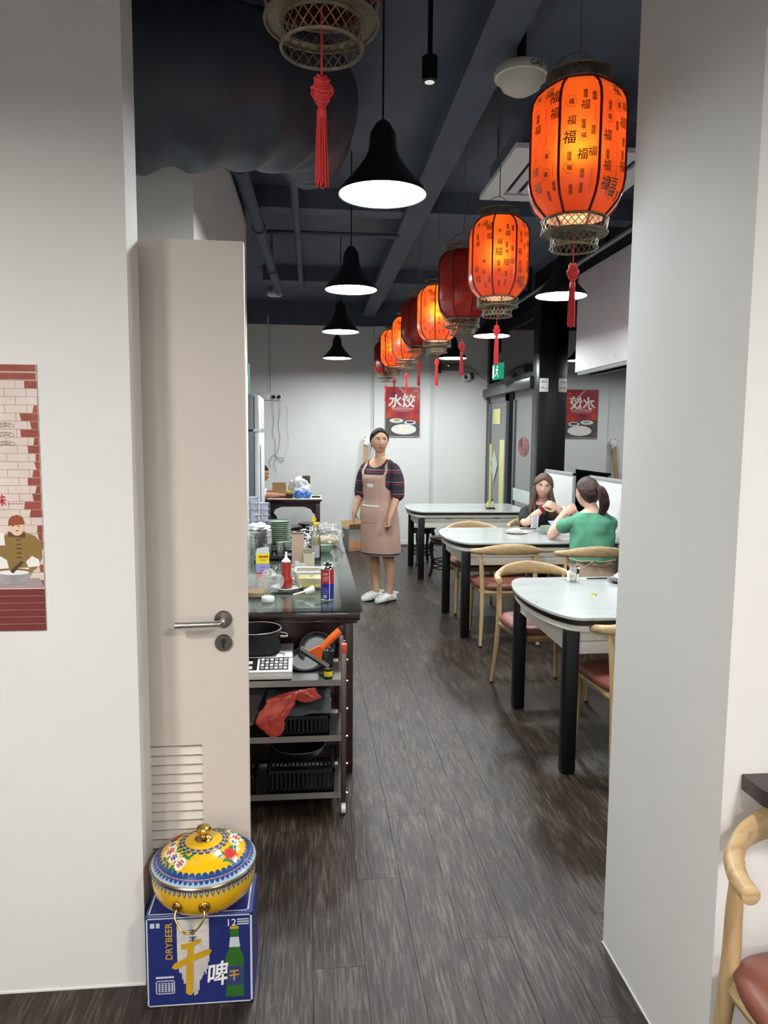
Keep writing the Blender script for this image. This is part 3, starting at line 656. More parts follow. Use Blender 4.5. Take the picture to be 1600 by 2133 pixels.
def lantern(x, y, zb, label, lit, rz, pw_=1.0):
    t = thing('red_lantern', label, 'lantern', (x, y, zb + 0.095), rz, group='red fabric lanterns in a row')
    def put(nm, me, par=t):
        q = bpy.data.objects.new(nm, me); COL.objects.link(q); q.parent = par; return q
    b = put('fabric', L_body); put('print', L_pr, b)
    for r in L_ribs: put('rib', r)
    [put('hoop', h_) for h_ in L_hoops]; put('light_stop', L_stop); put('lower_ring', L_r1); put('inner_ring', L_r2); put('top_ring', L_rt); put('bail', L_hook)
    tc_ = put('tassel_cord', L_tc); put('knot', L_tk, tc_); put('fringe', L_tf, tc_)
    MB().cyl((0, 0, 0.525), (0, 0, CZ - zb - 0.095), 0.0028, n=6).build('hanging_cord', CORD, t)
    bl = MB().ball((0, 0, 0.24), (0.022, 0.022, 0.03), 12, 8).cyl((0, 0, 0.27), (0, 0, 0.405), 0.008, n=8).build('bulb', m_bulb if lit else WPLAST, t)
    if lit:
        ld = bpy.data.lights.new('lantern_bulb', 'POINT'); ld.energy = LANT * pw_; ld.color = (1.0, 0.72, 0.42); ld.shadow_soft_size = 0.035
        lo = bpy.data.objects.new('lantern_bulb', ld); COL.objects.link(lo); lo.parent = t; lo.location = (0, 0, 0.23)
LL = [(0.868, 2.45, 2.222, 'large glowing red lantern with gold characters, nearest of the row', True, 0.1),
      (0.989, 3.95, 2.241, 'glowing red lantern, second of the row, below the air conditioner', True, 0.35),
      (0.942, 4.65, 2.237, 'unlit red lantern directly behind the second glowing lantern', False, 0.2),
      (0.978, 5.8, 2.25, 'glowing orange red lantern in the middle of the row', True, 0.5, 2.4),
      (0.952, 6.6, 2.3, 'unlit dark red lantern behind the middle glowing lantern', False, 0.1),
      (0.955, 7.5, 2.28, 'small glowing lantern, last but two of the row', True, 0.3, 2.4),
      (0.952, 8.6, 2.305, 'small glowing lantern, last but one of the row', True, 0.0, 2.4),
      (0.955, 9.6, 2.298, 'farthest lantern of the row, unlit, before the dumpling poster', False, 0.4),
      (0.02, 1.5, 2.335, 'red lantern cut off by the top edge of the photo', False, 0.2)]
for a in LL: lantern(*a)

# ------------------------------------------------------------------ dining tables
def dpoly(W, L, bow, ins=0.0, n=16):
    p = []
    for k in range(n + 1):
        q = PI / 2 + PI * k / n; p.append((bow + (bow - ins) * math.cos(q), (W / 2 - ins) * math.sin(q)))
    return p + [(L - ins, -W / 2 + ins), (L - ins, W / 2 - ins)]
TZ = 0.77; TW = 0.98; TL = 1.365; TX = 1.09
BLKEDGE = mat('dark_bronze_edge', rgb(46, 40, 36), rough=0.35, metal=0.3, var=0.05)
def table(y, label):
    t = thing('dining_table', label, 'table', (TX, y, 0), group='white marble-look tables along the window')
    MB().prism(dpoly(TW, TL, 0.16), TZ - 0.012, TZ).build('tabletop', MARBLE, t, ang=30)
    MB().prism(dpoly(TW + 0.004, TL + 0.002, 0.162), TZ - 0.02, TZ - 0.0122).prism(dpoly(TW, TL, 0.16, 0.014), TZ - 0.04, TZ - 0.02).build('edge_band', BLKEDGE, t, ang=30)
    MB().prism(dpoly(TW, TL, 0.16, 0.022), TZ - 0.07, TZ - 0.04).build('under_rim', CREAM, t, ang=30)
    for sx, sy in ((0.125, -0.425), (0.125, 0.425), (TL - 0.08, -0.425), (TL - 0.08, 0.425)):
        MB().rbox(sx - 0.034, sx + 0.034, sy - 0.034, sy + 0.034, 0, TZ - 0.07, b=0.012, seg=2).build('leg', BLKMET, t)
    MB().box(0.115, 0.135, -0.39, 0.39, 0.585, TZ - 0.07).build('end_panel', CREAM, t, smooth=False); MB().box(TL - 0.09, TL - 0.07, -0.39, 0.39, 0.585, TZ - 0.07).build('end_panel', CREAM, t, smooth=False)
    for s in (-1, 1):
        for x0, x1 in ((0.16, 0.7), (0.706, TL - 0.12)):
            d = MB().rbox(x0, x1, s * 0.43 - 0.01, s * 0.43 + 0.01, 0.647, TZ - 0.072, b=0.003).rbox(x0, x1, s * 0.43 - 0.01, s * 0.43 + 0.01, 0.585, 0.644, b=0.003).build('drawer_front', CREAM, t)
            MB().lathe([(0.0, 0.0), (0.045, 0.0), (0.04, 0.003), (0, 0.003)], n=20, M=Matrix.Translation(((x0 + x1) / 2, s * 0.441, TZ - 0.074)) @ Matrix.Diagonal((1, 1, 0.4, 1)) @ Matrix.Rotation(PI / 2, 4, 'X')).build('finger_notch', GPLAST, d)
    return t
table(3.71, 'nearest white marble-look table with black legs and a water glass on it')
table(6.10, 'white marble-look table where the two women sit')
table(8.50, 'farthest white marble-look table, empty, with dark stools beneath')

# ------------------------------------------------------------------ horn-back chairs
def chair_proto(label):
    t = thing('horn_chair', label, 'chair', (0, 0, 0), 0, 'ash wood horn-back chairs')
    FOOT = BPLAST
    for s in (-1, 1):
        MB().tube(catmull([(s * 0.225, -0.245, 0.012), (s * 0.212, -0.215, 0.22), (s * 0.205, -0.195, 0.43), (s * 0.212, -0.18, 0.6), (s * 0.222, -0.16, 0.722)], 5), lerps([0.0125, 0.0165, 0.020, 0.0175, 0.0125], 21), n=12).build('rear_leg', ASHL, t)
        MB().tube([(s * 0.212, 0.205, 0.012), (s * 0.205, 0.195, 0.2), (s * 0.2, 0.185, 0.43)], [0.0125, 0.0165, 0.0195], n=12).build('front_leg', ASHL, t)
        MB().cyl((s * 0.225, -0.245, 0), (s * 0.225, -0.245, 0.014), 0.0125, n=10).cyl((s * 0.212, 0.205, 0), (s * 0.212, 0.205, 0.014), 0.0125, n=10).build('foot_cap', FOOT, t)
    fr = [(-0.205, -0.19), (0.205, -0.19), (0.2, 0.185), (-0.2, 0.185)]
    m = MB()
    for (a, b) in zip(fr, fr[1:] + fr[:1]):
        m.tube([(a[0], a[1], 0.412), (b[0], b[1], 0.412)], 0.024, n=4, flat=(1, 0.5), up=(0, 0, 1))
    m.build('seat_frame', ASH, t, ang=20)
    def seat(u, v):
        q = 2 * PI * u; sx = math.copysign(abs(math.cos(q)) ** 0.45, math.cos(q)); sy = math.copysign(abs(math.sin(q)) ** 0.45, math.sin(q))
        prof_ = [(0.0, 0.43), (0.94, 0.43), (1.0, 0.44), (1.02, 0.455), (1.0, 0.47), (0.93, 0.482), (0.75, 0.488), (0.4, 0.483), (0.0, 0.48)]
        k = v * 8; i = min(int(k), 7); f = k - i
        r = prof_[i][0] + (prof_[i + 1][0] - prof_[i][0]) * f; z = prof_[i][1] + (prof_[i + 1][1] - prof_[i][1]) * f
        return Vector((0.235 * r * sx * (1 + 0.05 * sy), 0.215 * r * sy + 0.0, z))
    MB().grid(seat, 40, 8, wrapu=True).build('seat', LEATHER, t, ang=60)
    pts = catmull([(-0.262, -0.055, 0.715), (-0.256, -0.11, 0.722), (-0.222, -0.175, 0.733), (-0.14, -0.235, 0.748), (0, -0.262, 0.757), (0.14, -0.235, 0.748), (0.222, -0.175, 0.733), (0.256, -0.11, 0.722), (0.262, -0.055, 0.715)], 6)
    hh = lerps([0.019, 0.021, 0.024, 0.036, 0.044, 0.036, 0.024, 0.021, 0.019], len(pts)); tt = lerps([0.019, 0.02, 0.02, 0.014, 0.012, 0.014, 0.02, 0.02, 0.019], len(pts))
    rings = []
    for i, p in enumerate(pts):
        tg = (pts[min(i + 1, len(pts) - 1)] - pts[max(i - 1, 0)]).normalized(); up = Vector((0, 0, 1)); sd = tg.cross(up).normalized()
        rings.append((p, sd * tt[i], up * hh[i]))
    rings = [(rings[0][0] - (pts[1] - pts[0]) * 0.25, rings[0][1] * 0.7, rings[0][2] * 0.7)] + rings + [(rings[-1][0] - (pts[-2] - pts[-1]) * 0.25, rings[-1][1] * 0.7, rings[-1][2] * 0.7)]
    MB().loft(rings, n=16).build('horn_backrest', ASH, t, ang=50)
    return t
ch = chair_proto('ash wood horn-back chair across the nearest table, back turned to the aisle')
ch.location = (1.42, 4.36, 0); ch.rotation_euler[2] = PI + 0.12
for x, y, r, l in ((1.50, 5.62, 0.0, 'ash wood horn-back chair empty at the middle table, on the near side'),
                   (2.13, 5.47, -0.06, 'ash wood horn-back chair under the woman in the green top'),
                   (1.56, 3.33, 0.06, 'ash wood horn-back chair half hidden by the white wall end'),
                   (1.50, 6.62, PI, 'ash wood horn-back chair on the far side of the middle table'),
                   (2.20, 6.98, PI, 'ash wood horn-back chair under the woman with glasses'),
                   (1.112, 1.218, PI + 0.02, 'ash wood horn-back chair cut off at the lower right corner')):
    copy_tree(ch, (x, y, 0), r, l)
# dark console behind the near chair
ct = thing('dark_side_table', 'dark brown tabletop corner against the wall at the lower right', 'table', (0.962, 1.362, 0))
DKB = mat('dark_brown_lacquer', rgb(62, 52, 50), rough=0.4, bump=0.05, bs=80, var=0.08)
MB().prism([(0.025, 0.0), (0.9, 0.0), (0.9, 0.135), (0.0, 0.135), (0.0, 0.06)], 0.815, 0.85).prism([(0.06, 0.02), (0.88, 0.02), (0.88, 0.13), (0.03, 0.13), (0.03, 0.07)], 0.805, 0.815).build('tabletop', DKB, ct, ang=20)
MB().lathe([(0, 0.85), (0.009, 0.85), (0.012, 0.853), (0.0095, 0.855), (0, 0.854)], n=18, o=(0.05, 0.06, 0)).build('bolt_cap', DKB, ct)
for xx, yy in ((0.45, 0.11), (0.86, 0.11)): MB().rbox(xx - 0.02, xx + 0.02, yy - 0.02, yy + 0.02, 0, 0.805, b=0.004).build('leg', DKB, ct)

# ------------------------------------------------------------------ stools
def stool_proto(label):
    t = thing('round_stool', label, 'stool', (0, 0, 0), 0, 'dark wooden stools')
    MB().lathe([(0, 0.43), (0.155, 0.43), (0.165, 0.437), (0.168, 0.45), (0.163, 0.46), (0.0, 0.463)], n=32).build('seat', ROSE, t)
    MB().lathe([(0.135, 0.385), (0.142, 0.385), (0.15, 0.41), (0.142, 0.43), (0.13, 0.43)], n=32).build('apron', ROSE, t)
    for k in range(4):
        q = PI / 4 + k * PI / 2; c, s_ = math.cos(q), math.sin(q)
        pts = catmull([(0.13 * c, 0.13 * s_, 0.42), (0.155 * c, 0.155 * s_, 0.34), (0.135 * c, 0.135 * s_, 0.2), (0.14 * c, 0.14 * s_, 0.08), (0.165 * c, 0.165 * s_, 0.0)], 4)
        MB().tube(pts, lerps([0.026, 0.023, 0.016, 0.017, 0.02], len(pts)), n=8, flat=(1, 0.85)).build('leg', ROSE, t)
        q2 = q + PI / 2; c2, s2 = math.cos(q2), math.sin(q2)
        for zz in (0.1, 0.15, 0.2): MB().cyl((0.137 * c, 0.137 * s_, zz), (0.137 * c2, 0.137 * s2, zz), 0.007, n=6).build('rung', ROSE, t)
    return t
st = stool_proto('dark round wooden stool under the far end of the farthest table'); st.location = (1.40, 9.18, 0); st.rotation_euler[2] = 0.2
copy_tree(st, (1.50, 8.2, 0), 0.6, 'dark round wooden stool beside the near leg of the farthest table')
copy_tree(st, (-0.30, 9.28, 0), 0.3, 'dark round wooden stool under the back table, left one')
copy_tree(st, (-0.02, 9.62, 0), 0.0, 'dark round wooden stool under the back table, deepest one')
copy_tree(st, (0.08, 9.22, 0), 0.5, 'dark round wooden stool at the right leg of the back table')

# ------------------------------------------------------------------ serving counter: two rosewood tables with glass
def counter(y0, y1, label, paper_label):
    c = thing('serving_counter', label, 'counter', (-0.485, y0, 0), group='rosewood counter tables'); L = y1 - y0; Wd = 0.705
    MB().rbox(0, Wd, 0, L, 0.75, 0.786, b=0.006).rbox(0.012, Wd - 0.012, 0.012, L - 0.012, 0.735, 0.75, b=0.004).build('wood_top', ROSE, c)
    MB().box(0.088, Wd - 0.088, 0.035, 0.055, 0.66, 0.736).box(0.088, Wd - 0.088, L - 0.055, L - 0.035, 0.66, 0.736).box(Wd - 0.055, Wd - 0.035, 0.088, L - 0.088, 0.66, 0.736).box(0.035, 0.055, 0.088, L - 0.088, 0.66, 0.736).build('apron', ROSE, c, smooth=False)
    for sx in (0.03, Wd - 0.09):
        for sy in (0.03, L - 0.09): MB().rbox(sx, sx + 0.06, sy, sy + 0.06, 0, 0.735, b=0.005).build('leg', ROSE, c)
    MB().box(0.09, Wd - 0.09, 0.045, 0.06, 0.08, 0.66).build('end_board', ROSE, c, smooth=False)
    MB().box(Wd - 0.06, Wd - 0.045, 0.09, L - 0.09, 0.08, 0.66).build('side_board', ROSE, c, smooth=False)
    MB().box(0.09, Wd - 0.09, 0.036, 0.046, 0.62, 0.632).box(Wd - 0.11, Wd - 0.098, 0.036, 0.046, 0.08, 0.632).build('bead', ROSE, c, smooth=False)
    g = MB().rbox(-0.0, Wd + 0.012, -0.012, L - 0.002, 0.792, 0.8, b=0.002, seg=1).build('glass_top', TABLEGLASS, c)
    return c
counter(3.32, 4.49, 'nearest rosewood counter table with a glass top full of sauces', '')
counter(4.495, 5.67, 'farther rosewood counter table with glass top and stacked plates', '')
PAPER = mat('printed_sheet', rgb(222, 230, 214), rough=0.7, var=0.07, vs=18)
for (x0, x1, y0, y1, l) in ((-0.46, 0.14, 3.43, 4.44, 'pale printed sheets under the glass of the nearest counter'), (-0.46, 0.15, 4.55, 5.6, 'pale printed sheets under the glass of the farther counter')):
    o = MB().box(x0, x1, y0, y1, 0.7864, 0.788).build('paper_sheet', PAPER, smooth=False); tag(o, l, 'paper')
    for k in range(9):
        yy = y0 + 0.06 + k * (y1 - y0 - 0.1) / 9
        MB().box(x1 - 0.16, x1 - 0.03, yy, yy + 0.012, 0.788, 0.7884).box(x0 + 0.1, x1 - 0.25, yy + 0.03, yy + 0.042, 0.788, 0.7884).build('printed_line', mat('pale_print_%d' % k, rgb(184, 204, 186), rough=0.7, var=0.1) if k == 0 else bpy.data.materials['pale_print_0'], o, smooth=False)

# ------------------------------------------------------------------ steel trolley
tr = thing('steel_trolley', 'three-tier steel trolley parked before the counter', 'trolley', (-0.47, 2.98, 0))
TWd, TD = 0.605, 0.29
for z in (0.575, 0.335, 0.085):
    MB().box(0, TWd, 0, TD, z, z + 0.006).box(0, TWd, -0.004, 0.0, z - 0.012, z + 0.014).box(0, TWd, TD, TD + 0.004, z - 0.012, z + 0.014).box(0, 0.004, 0, TD, z - 0.01, z + 0.012).box(TWd - 0.004, TWd, 0, TD, z - 0.01, z + 0.012).build('shelf', STEEL, tr, smooth=False)
for x in (-0.004, TWd - 0.016):
    for y in (-0.006, TD - 0.014):
        p = MB().rbox(x, x + 0.022, y, y + 0.022, 0.05, 0.735, b=0.003).build('post', DARKSTEEL, tr)
        MB().rbox(x - 0.001, x + 0.023, y - 0.001, y + 0.023, 0.70, 0.74, b=0.003).build('post_cap', mat('orange_post_end', rgb(214, 92, 60), rough=0.4, var=0.05) if x > 0.1 and y < 0 else BPLAST, p)
        for zz in (0.09, 0.22, 0.34, 0.46, 0.58, 0.67): MB().cyl((x + 0.022, y + 0.011, zz), (x + 0.03, y + 0.011, zz), 0.005, n=8).build('bolt', STEEL, p)
        MB().cyl((x + 0.002, y + 0.011, 0.022), (x + 0.02, y + 0.011, 0.022), 0.022, n=16).box(x + 0.004, x + 0.018, y + 0.004, y + 0.018, 0.03, 0.055).build('castor', WPLAST, p)
ox, oy = -0.47, 2.98
# scale
sc = thing('price_scale', 'white electronic scale with keypad on the trolley top', 'scale', (-0.385, 2.985, 0.5815))
MB().rbox(0, 0.3, 0.0, 0.27, 0.008, 0.05, b=0.01).build('body', WPLAST, sc)
kp = MB().rbox(-0.0, 0.3, -0.0, 0.12, 0, 0.012, b=0.004, M=Matrix.Translation((0.0, 0.0, 0.034)) @ Matrix.Rotation(math.radians(14), 4, 'X')).build('keypad_panel', WPLAST, sc)
KM = Matrix.Translation((0.0, 0.0, 0.034)) @ Matrix.Rotation(math.radians(14), 4, 'X')
MB().box(0.165, 0.285, 0.012, 0.105, 0.012, 0.0135, M=KM).build('key_field', mat('keypad_dark', rgb(40, 42, 46), rough=0.5, var=0.05), kp, smooth=False)
MB().box(0.02, 0.155, 0.012, 0.105, 0.012, 0.0135, M=KM).build('display', BPLAST, kp, smooth=False)
for r_ in range(4):
    for c_ in range(6): MB().rbox(0.17 + c_ * 0.019, 0.183 + c_ * 0.019, 0.018 + r_ * 0.022, 0.032 + r_ * 0.022, 0.0135, 0.0165, b=0.001, seg=1, M=KM).build('key', WHITE if (r_ + c_) % 2 else GPLAST, kp)
for c_ in range(2):
    MB().box(0.1, 0.135, 0.02 + c_ * 0.04, 0.04 + c_ * 0.04, 0.0135, 0.015, M=KM).build('display_key', WPLAST, kp, smooth=False)
MB().rbox(0.0, 0.3, 0.1, 0.3, 0.07, 0.078, b=0.003).box(0.08, 0.22, 0.16, 0.24, 0.05, 0.07).build('platform', STEEL, sc)
pt = thing('black_pot', 'black pot with pale rim and side handles on the scale', 'pot', (-0.245, 3.18, 0.66))
MB().lathe([(0, 0.0), (0.095, 0.0), (0.105, 0.01), (0.108, 0.095), (0.111, 0.1), (0.106, 0.1), (0.102, 0.015), (0.0, 0.008)], n=36).build('body', BPLAST, pt)
MB().tube([(0.1085 * math.cos(k * PI / 18), 0.1085 * math.sin(k * PI / 18), 0.1) for k in range(36)], 0.0025, n=6, closed=True).build('rim', STEEL, pt)
for q in (0.0, PI):
    c, s = math.cos(q), math.sin(q); MB().tube(catmull([(0.106 * c, -0.03, 0.07), (0.132 * c, -0.02, 0.066), (0.132 * c, 0.02, 0.066), (0.106 * c, 0.03, 0.07)], 4), 0.005, n=6).build('handle', STEEL, pt)
sq = thing('squeegee', 'orange handled window squeegee leaning on the trolley', 'squeegee', (0.033, 3.035, 0.652))
ORG = mat('orange_plastic', rgb(238, 104, 36), rough=0.35, var=0.04)
XZ = Matrix(((1, 0, 0, 0), (0, 0, 1, 0), (0, 1, 0, 0), (0, 0, 0, 1)))
MB().tube(catmull([(-0.004, 0.0, 0.04), (0.012, 0.004, 0.058), (0.045, 0.014, 0.09), (0.084, 0.026, 0.122)], 5), lerps([0.011, 0.0125, 0.0155, 0.016], 16), n=14, flat=(1.1, 0.8)).build('handle', ORG, sq)
MB().prism([(-0.05, 0.043), (0.004, 0.004), (0.012, 0.05), (0.0, 0.066), (-0.014, 0.062)], -0.008, 0.008, M=XZ).build('fan_head', ORG, sq, ang=20)
Mb = Matrix.Translation((-0.024, 0.0, 0.018)) @ Matrix.Rotation(math.radians(35), 4, 'Y')
MB().box(-0.072, 0.072, -0.007, 0.007, -0.006, 0.008, M=Mb).build('channel', STEEL, sq, smooth=False)
MB().box(-0.072, 0.072, -0.004, 0.0, -0.016, -0.006, M=Mb).build('rubber_blade', BPLAST, sq, smooth=False)
ms = thing('mesh_cup', 'small black mesh cup that holds the squeegee up', 'cup', (0.058, 3.075, 0.5815))
msb = lattice(0.03, 0.004, 0.105, 18).lathe([(0, 0), (0.03, 0), (0.03, 0.004), (0, 0.004)], n=24).build('wire_wall', BPLAST, ms, ang=50)
PANB = mat('dark_nonstick', rgb(34, 36, 36), rough=0.35, var=0.1); GREYD = mat('grey_disc', rgb(120, 120, 118), rough=0.5, var=0.06)
for (x, y, z, r, l, tilt) in ((-0.03, 3.19, 0.6, 0.085, 'dark round pan with grey centre on the trolley top', 0.35), (0.02, 3.24, 0.64, 0.08, 'dark round pan leaning behind another on the trolley', 0.9)):
    p = thing('round_pan', l, 'pan', (x, y, z))
    Mt = Matrix.Rotation(tilt, 4, 'X')
    MB().lathe([(0, 0), (r * 0.85, 0.0), (r, 0.018), (r * 0.97, 0.018), (r * 0.82, 0.005), (0, 0.005)], n=32, M=Mt).build('body', PANB, p)
    MB().lathe([(0, 0.0055), (r * 0.7, 0.0055), (r * 0.7, 0.0065), (0, 0.0065)], n=32, M=Mt).build('disc', GREYD, p)
tin = thing('small_tin', 'small black tin with yellow label by the trolley post', 'tin', (0.066, 3.012, 0.5815))
MB().lathe([(0, 0), (0.018, 0), (0.018, 0.045), (0, 0.045)], n=20).build('body', BPLAST, tin); MB().lathe([(0.0185, 0.014), (0.0185, 0.036)], n=20).build('label', mat('yellow_label', rgb(236, 206, 40), rough=0.5, var=0.03), tin)
# baskets
def basket(x, y, z, w, d, h, label, group='black plastic baskets'):
    b = thing('plastic_basket', label, 'basket', (x, y, z), 0, group)
    MB().box(0, w, 0, d, 0, 0.006).build('base', BPLAST, b, smooth=False)
    n = int(w / 0.018)
    m = MB()
    for k in range(n + 1):
        for yy in (0, d - 0.004): m.box(k * (w - 0.008) / n, k * (w - 0.008) / n + 0.008, yy, yy + 0.004, 0.0, h)
    for k in range(int(d / 0.03) + 1):
        for xx in (0, w - 0.004): m.box(xx, xx + 0.004, k * 0.03, k * 0.03 + 0.008, 0, h)
    m.build('bars', BPLAST, b, smooth=False)
    MB().box(-0.004, w + 0.004, -0.004, 0.006, h - 0.012, h).box(-0.004, w + 0.004, d - 0.006, d + 0.004, h - 0.012, h).box(-0.004, 0.006, -0.004, d, h - 0.012, h).box(w - 0.006, w + 0.004, -0.004, d, h - 0.012, h).box(0, w, 0, 0.004, 0, 0.016).build('rim', BPLAST, b, smooth=False)
    return b
basket(-0.20, 3.0, 0.3415, 0.27, 0.24, 0.085, 'black plastic basket on the middle trolley shelf')
basket(-0.19, 3.0, 0.0915, 0.28, 0.24, 0.1, 'black plastic basket on the bottom trolley shelf, right one')
basket(-0.44, 3.0, 0.0915, 0.2, 0.24, 0.085, 'black plastic basket on the bottom trolley shelf, behind the door edge')
fp = thing('wok_pan', 'black wok with steel rim resting in the bottom basket', 'pan', (-0.06, 3.12, 0.19))
MB().lathe([(0, 0), (0.06, 0.008), (0.1, 0.035), (0.118, 0.07), (0.114, 0.07), (0.096, 0.038), (0.058, 0.012), (0, 0.005)], n=36).build('bowl', BPLAST, fp)
MB().tube([(0.117 * math.cos(k * PI / 18), 0.117 * math.sin(k * PI / 18), 0.07) for k in range(36)], 0.0022, n=6, closed=True).build('rim', STEEL, fp)
def crumple(name, label, cat, c, r, m, amp=0.3, sc=9.0, seed=0, nu=40, nv=26, squash=None, parent=None, ang=70):
    o = MB()
    def fn(u, v):
        q = 2 * PI * u; ph = PI * v; d = Vector((math.sin(ph) * math.cos(q), math.sin(ph) * math.sin(q), -math.cos(ph)))
        k = 1 + amp * noise.noise(d * sc * 0.2 + Vector((seed, 0, 0))) + amp * 0.5 * abs(noise.noise(d * sc * 0.6 + Vector((0, seed, 0))))
        p = Vector((d.x * r[0] * k, d.y * r[1] * k, d.z * r[2] * k))
        if squash is not None and p.z < squash: p.z = squash
        return Vector(c) + p
    o.grid(fn, nu, nv, wrapu=True)
    ob = o.build(name, m, parent, ang=14 if m == CLEAR else 30 if m == CHROME else ang)
    if not parent: tag(ob, label, cat)
    return ob
DCLOTH = mat('charcoal_cloth', rgb(74, 72, 72), rough=0.95, bump=0.2, bs=120, var=0.1, sheen=0.2)
def cloth(name, label, corners, m, seed):
    a, b, c, d = [Vector(p) for p in corners]
    def fn(u, v):
        p = (a * (1 - u) + b * u) * (1 - v) + (d * (1 - u) + c * u) * v
        n_ = noise.noise(Vector((u * 3 + seed, v * 3, 0))) * 0.02 + noise.noise(Vector((u * 7, v * 7 + seed, 3))) * 0.009
        return p + Vector((n_ * 0.3, -abs(n_) * 0.6, n_))
    mm = MB().grid(fn, 24, 16)
    o = mm.build(name, m, ang=70); md = o.modifiers.new('thickness', 'SOLIDIFY'); md.thickness = 0.004
    tag(o, label, 'cloth'); return o
cloth('dark_cloth', 'charcoal cloth hanging over the middle trolley shelf', [(-0.47, 2.962, 0.36), (-0.25, 2.962, 0.41), (-0.2, 3.15, 0.5), (-0.46, 3.15, 0.55)], DCLOTH, 2)
cloth('dark_cloth', 'grey cloth folded over the basket on the middle shelf', [(-0.2, 3.0, 0.425), (0.08, 3.0, 0.44), (0.08, 3.2, 0.47), (-0.2, 3.2, 0.5)], mat('slate_cloth', rgb(78, 84, 86), rough=0.95, bump=0.2, bs=120, var=0.1), 5)
cloth('dark_cloth', 'dark cloth drooping at the door edge of the trolley', [(-0.46, 2.958, 0.40), (-0.32, 2.96, 0.425), (-0.24, 2.962, 0.415), (-0.46, 2.957, 0.33)], DCLOTH, 9)
RBAG = thin_glass('red_plastic_film', tint=(0.9, 0.35, 0.3, 1), refl=0.06, rough=0.25, body=rgb(222, 84, 70), bodyw=0.72, fm=0.3)
rb = MB()
def rbag(u, v):
    q = 2 * PI * u; t = v
    spine = [Vector((-0.15, 2.972, 0.36)), Vector((-0.168, 2.97, 0.44)), Vector((-0.12, 2.98, 0.53)), Vector((-0.05, 2.99, 0.54)), Vector((0.0, 3.0, 0.5))]
    k = t * 4; i = min(int(k), 3); p = spine[i].lerp(spine[i + 1], k - i)
    r = [0.02, 0.062, 0.06, 0.046, 0.032][i] + ([0.02, 0.062, 0.06, 0.046, 0.032][i + 1] - [0.02, 0.062, 0.06, 0.046, 0.032][i]) * (k - i)
    w = 1 + 0.3 * noise.noise(Vector((math.cos(q) * 2.2, math.sin(q) * 2.2, t * 8))) + 0.35 * abs(noise.noise(Vector((math.cos(q) * 5, math.sin(q) * 5, t * 11 + 4))))
    return p + Vector((math.cos(q) * r * w, math.sin(q) * r * 0.32 * w - 0.012, math.cos(q) * r * 0.3 * w))
rb.grid(rbag, 48, 44, wrapu=True); o = rb.build('red_plastic_bag', RBAG, ang=18); tag(o, 'crumpled red plastic bag draped over the trolley basket', 'bag')

# ------------------------------------------------------------------ things on the counter
CT = 0.8015
def lathe_thing(name, label, cat, loc, parts, group=None):
    t = thing(name, label, cat, loc, 0, group)
    for nm, prof_, m, n in parts: MB().lathe(prof_, n=n).build(nm, m, t)
    return t
GASR = mat('can_red', rgb(176, 30, 44), rough=0.3, var=0.05); GASB = mat('can_blue', rgb(34, 44, 150), rough=0.3, var=0.05)
can = lathe_thing('gas_can', 'red and blue butane gas can with silver top at the counter corner', 'can', (0.073, 3.55, CT),
    [('lower_band', [(0, 0.0), (0.03, 0.0), (0.032, 0.004), (0.032, 0.082)], GASB, 32), ('upper_band', [(0.032, 0.082), (0.032, 0.15)], GASR, 32),
     ('top', [(0.0335, 0.15), (0.034, 0.155), (0.027, 0.166), (0.021, 0.17), (0.024, 0.178), (0.021, 0.18), (0.017, 0.174), (0.0, 0.173)], CHROME, 32), ('base_ring', [(0.0325, 0.0), (0.034, 0.003), (0.0325, 0.006)], CHROME, 32)])
pm_ = MB()
fc = lambda a, b: Vector((0.0324 * math.sin(a), -0.0324 * math.cos(a), b))
for z, w in ((0.132, 0.9), (0.126, 0.8), (0.116, 0.95), (0.111, 0.95), (0.106, 0.9), (0.101, 0.95), (0.096, 0.7), (0.06, 0.7), (0.052, 0.95), (0.044, 0.9), (0.036, 0.95)):
    k = 6; a0 = -0.75
    for s in range(k):
        a, b = a0 + w * s / k, a0 + w * (s + 1) / k; h = 0.0022 if z > 0.12 else 0.001
        pm_.poly([fc(a, z), fc(b, z), fc(b, z + h), fc(a, z + h)])
for s in range(3): pm_.poly([fc(0.3 + s * 0.025, 0.006), fc(0.325 + s * 0.025, 0.006), fc(0.325 + s * 0.025, 0.148), fc(0.3 + s * 0.025, 0.148)])
for s in range(9): pm_.poly([fc(-0.7 + s * 0.07, 0.012), fc(-0.665 + s * 0.07, 0.012), fc(-0.665 + s * 0.07, 0.028), fc(-0.7 + s * 0.07, 0.028)])
pm_.build('print', WHITE, can, smooth=False)
CERW = mat('white_ceramic', rgb(226, 228, 224), rough=0.2, var=0.02); CERG = mat('celadon_ceramic', rgb(150, 168, 150), rough=0.25, var=0.06); CERD = mat('dark_glaze', rgb(52, 56, 58), rough=0.25, var=0.1, vs=40)
plate_prof = lambda r: [(0, 0.006), (r * 0.55, 0.006), (r * 0.62, 0.003), (r * 0.64, 0.0), (r * 0.66, 0.004), (r * 0.97, 0.014), (r, 0.016), (r * 0.97, 0.018), (r * 0.6, 0.009), (0, 0.008)]
def plate(loc, r, label, m=CERW, rim=CERD, group=None, name='plate'):
    t = thing(name, label, 'plate', loc, 0, group); MB().lathe(plate_prof(r), n=32).build('body', m, t)
    if rim: MB().lathe([(r * 0.975, 0.0172), (r * 0.9, 0.0168), (r * 0.8, 0.0143)], n=32).build('rim_pattern', rim, t)
    return t
plate((-0.135, 3.79, CT), 0.078, 'small patterned plate under the ketchup bottle')
KET = mat('ketchup_red', rgb(150, 34, 30), rough=0.3, var=0.05)
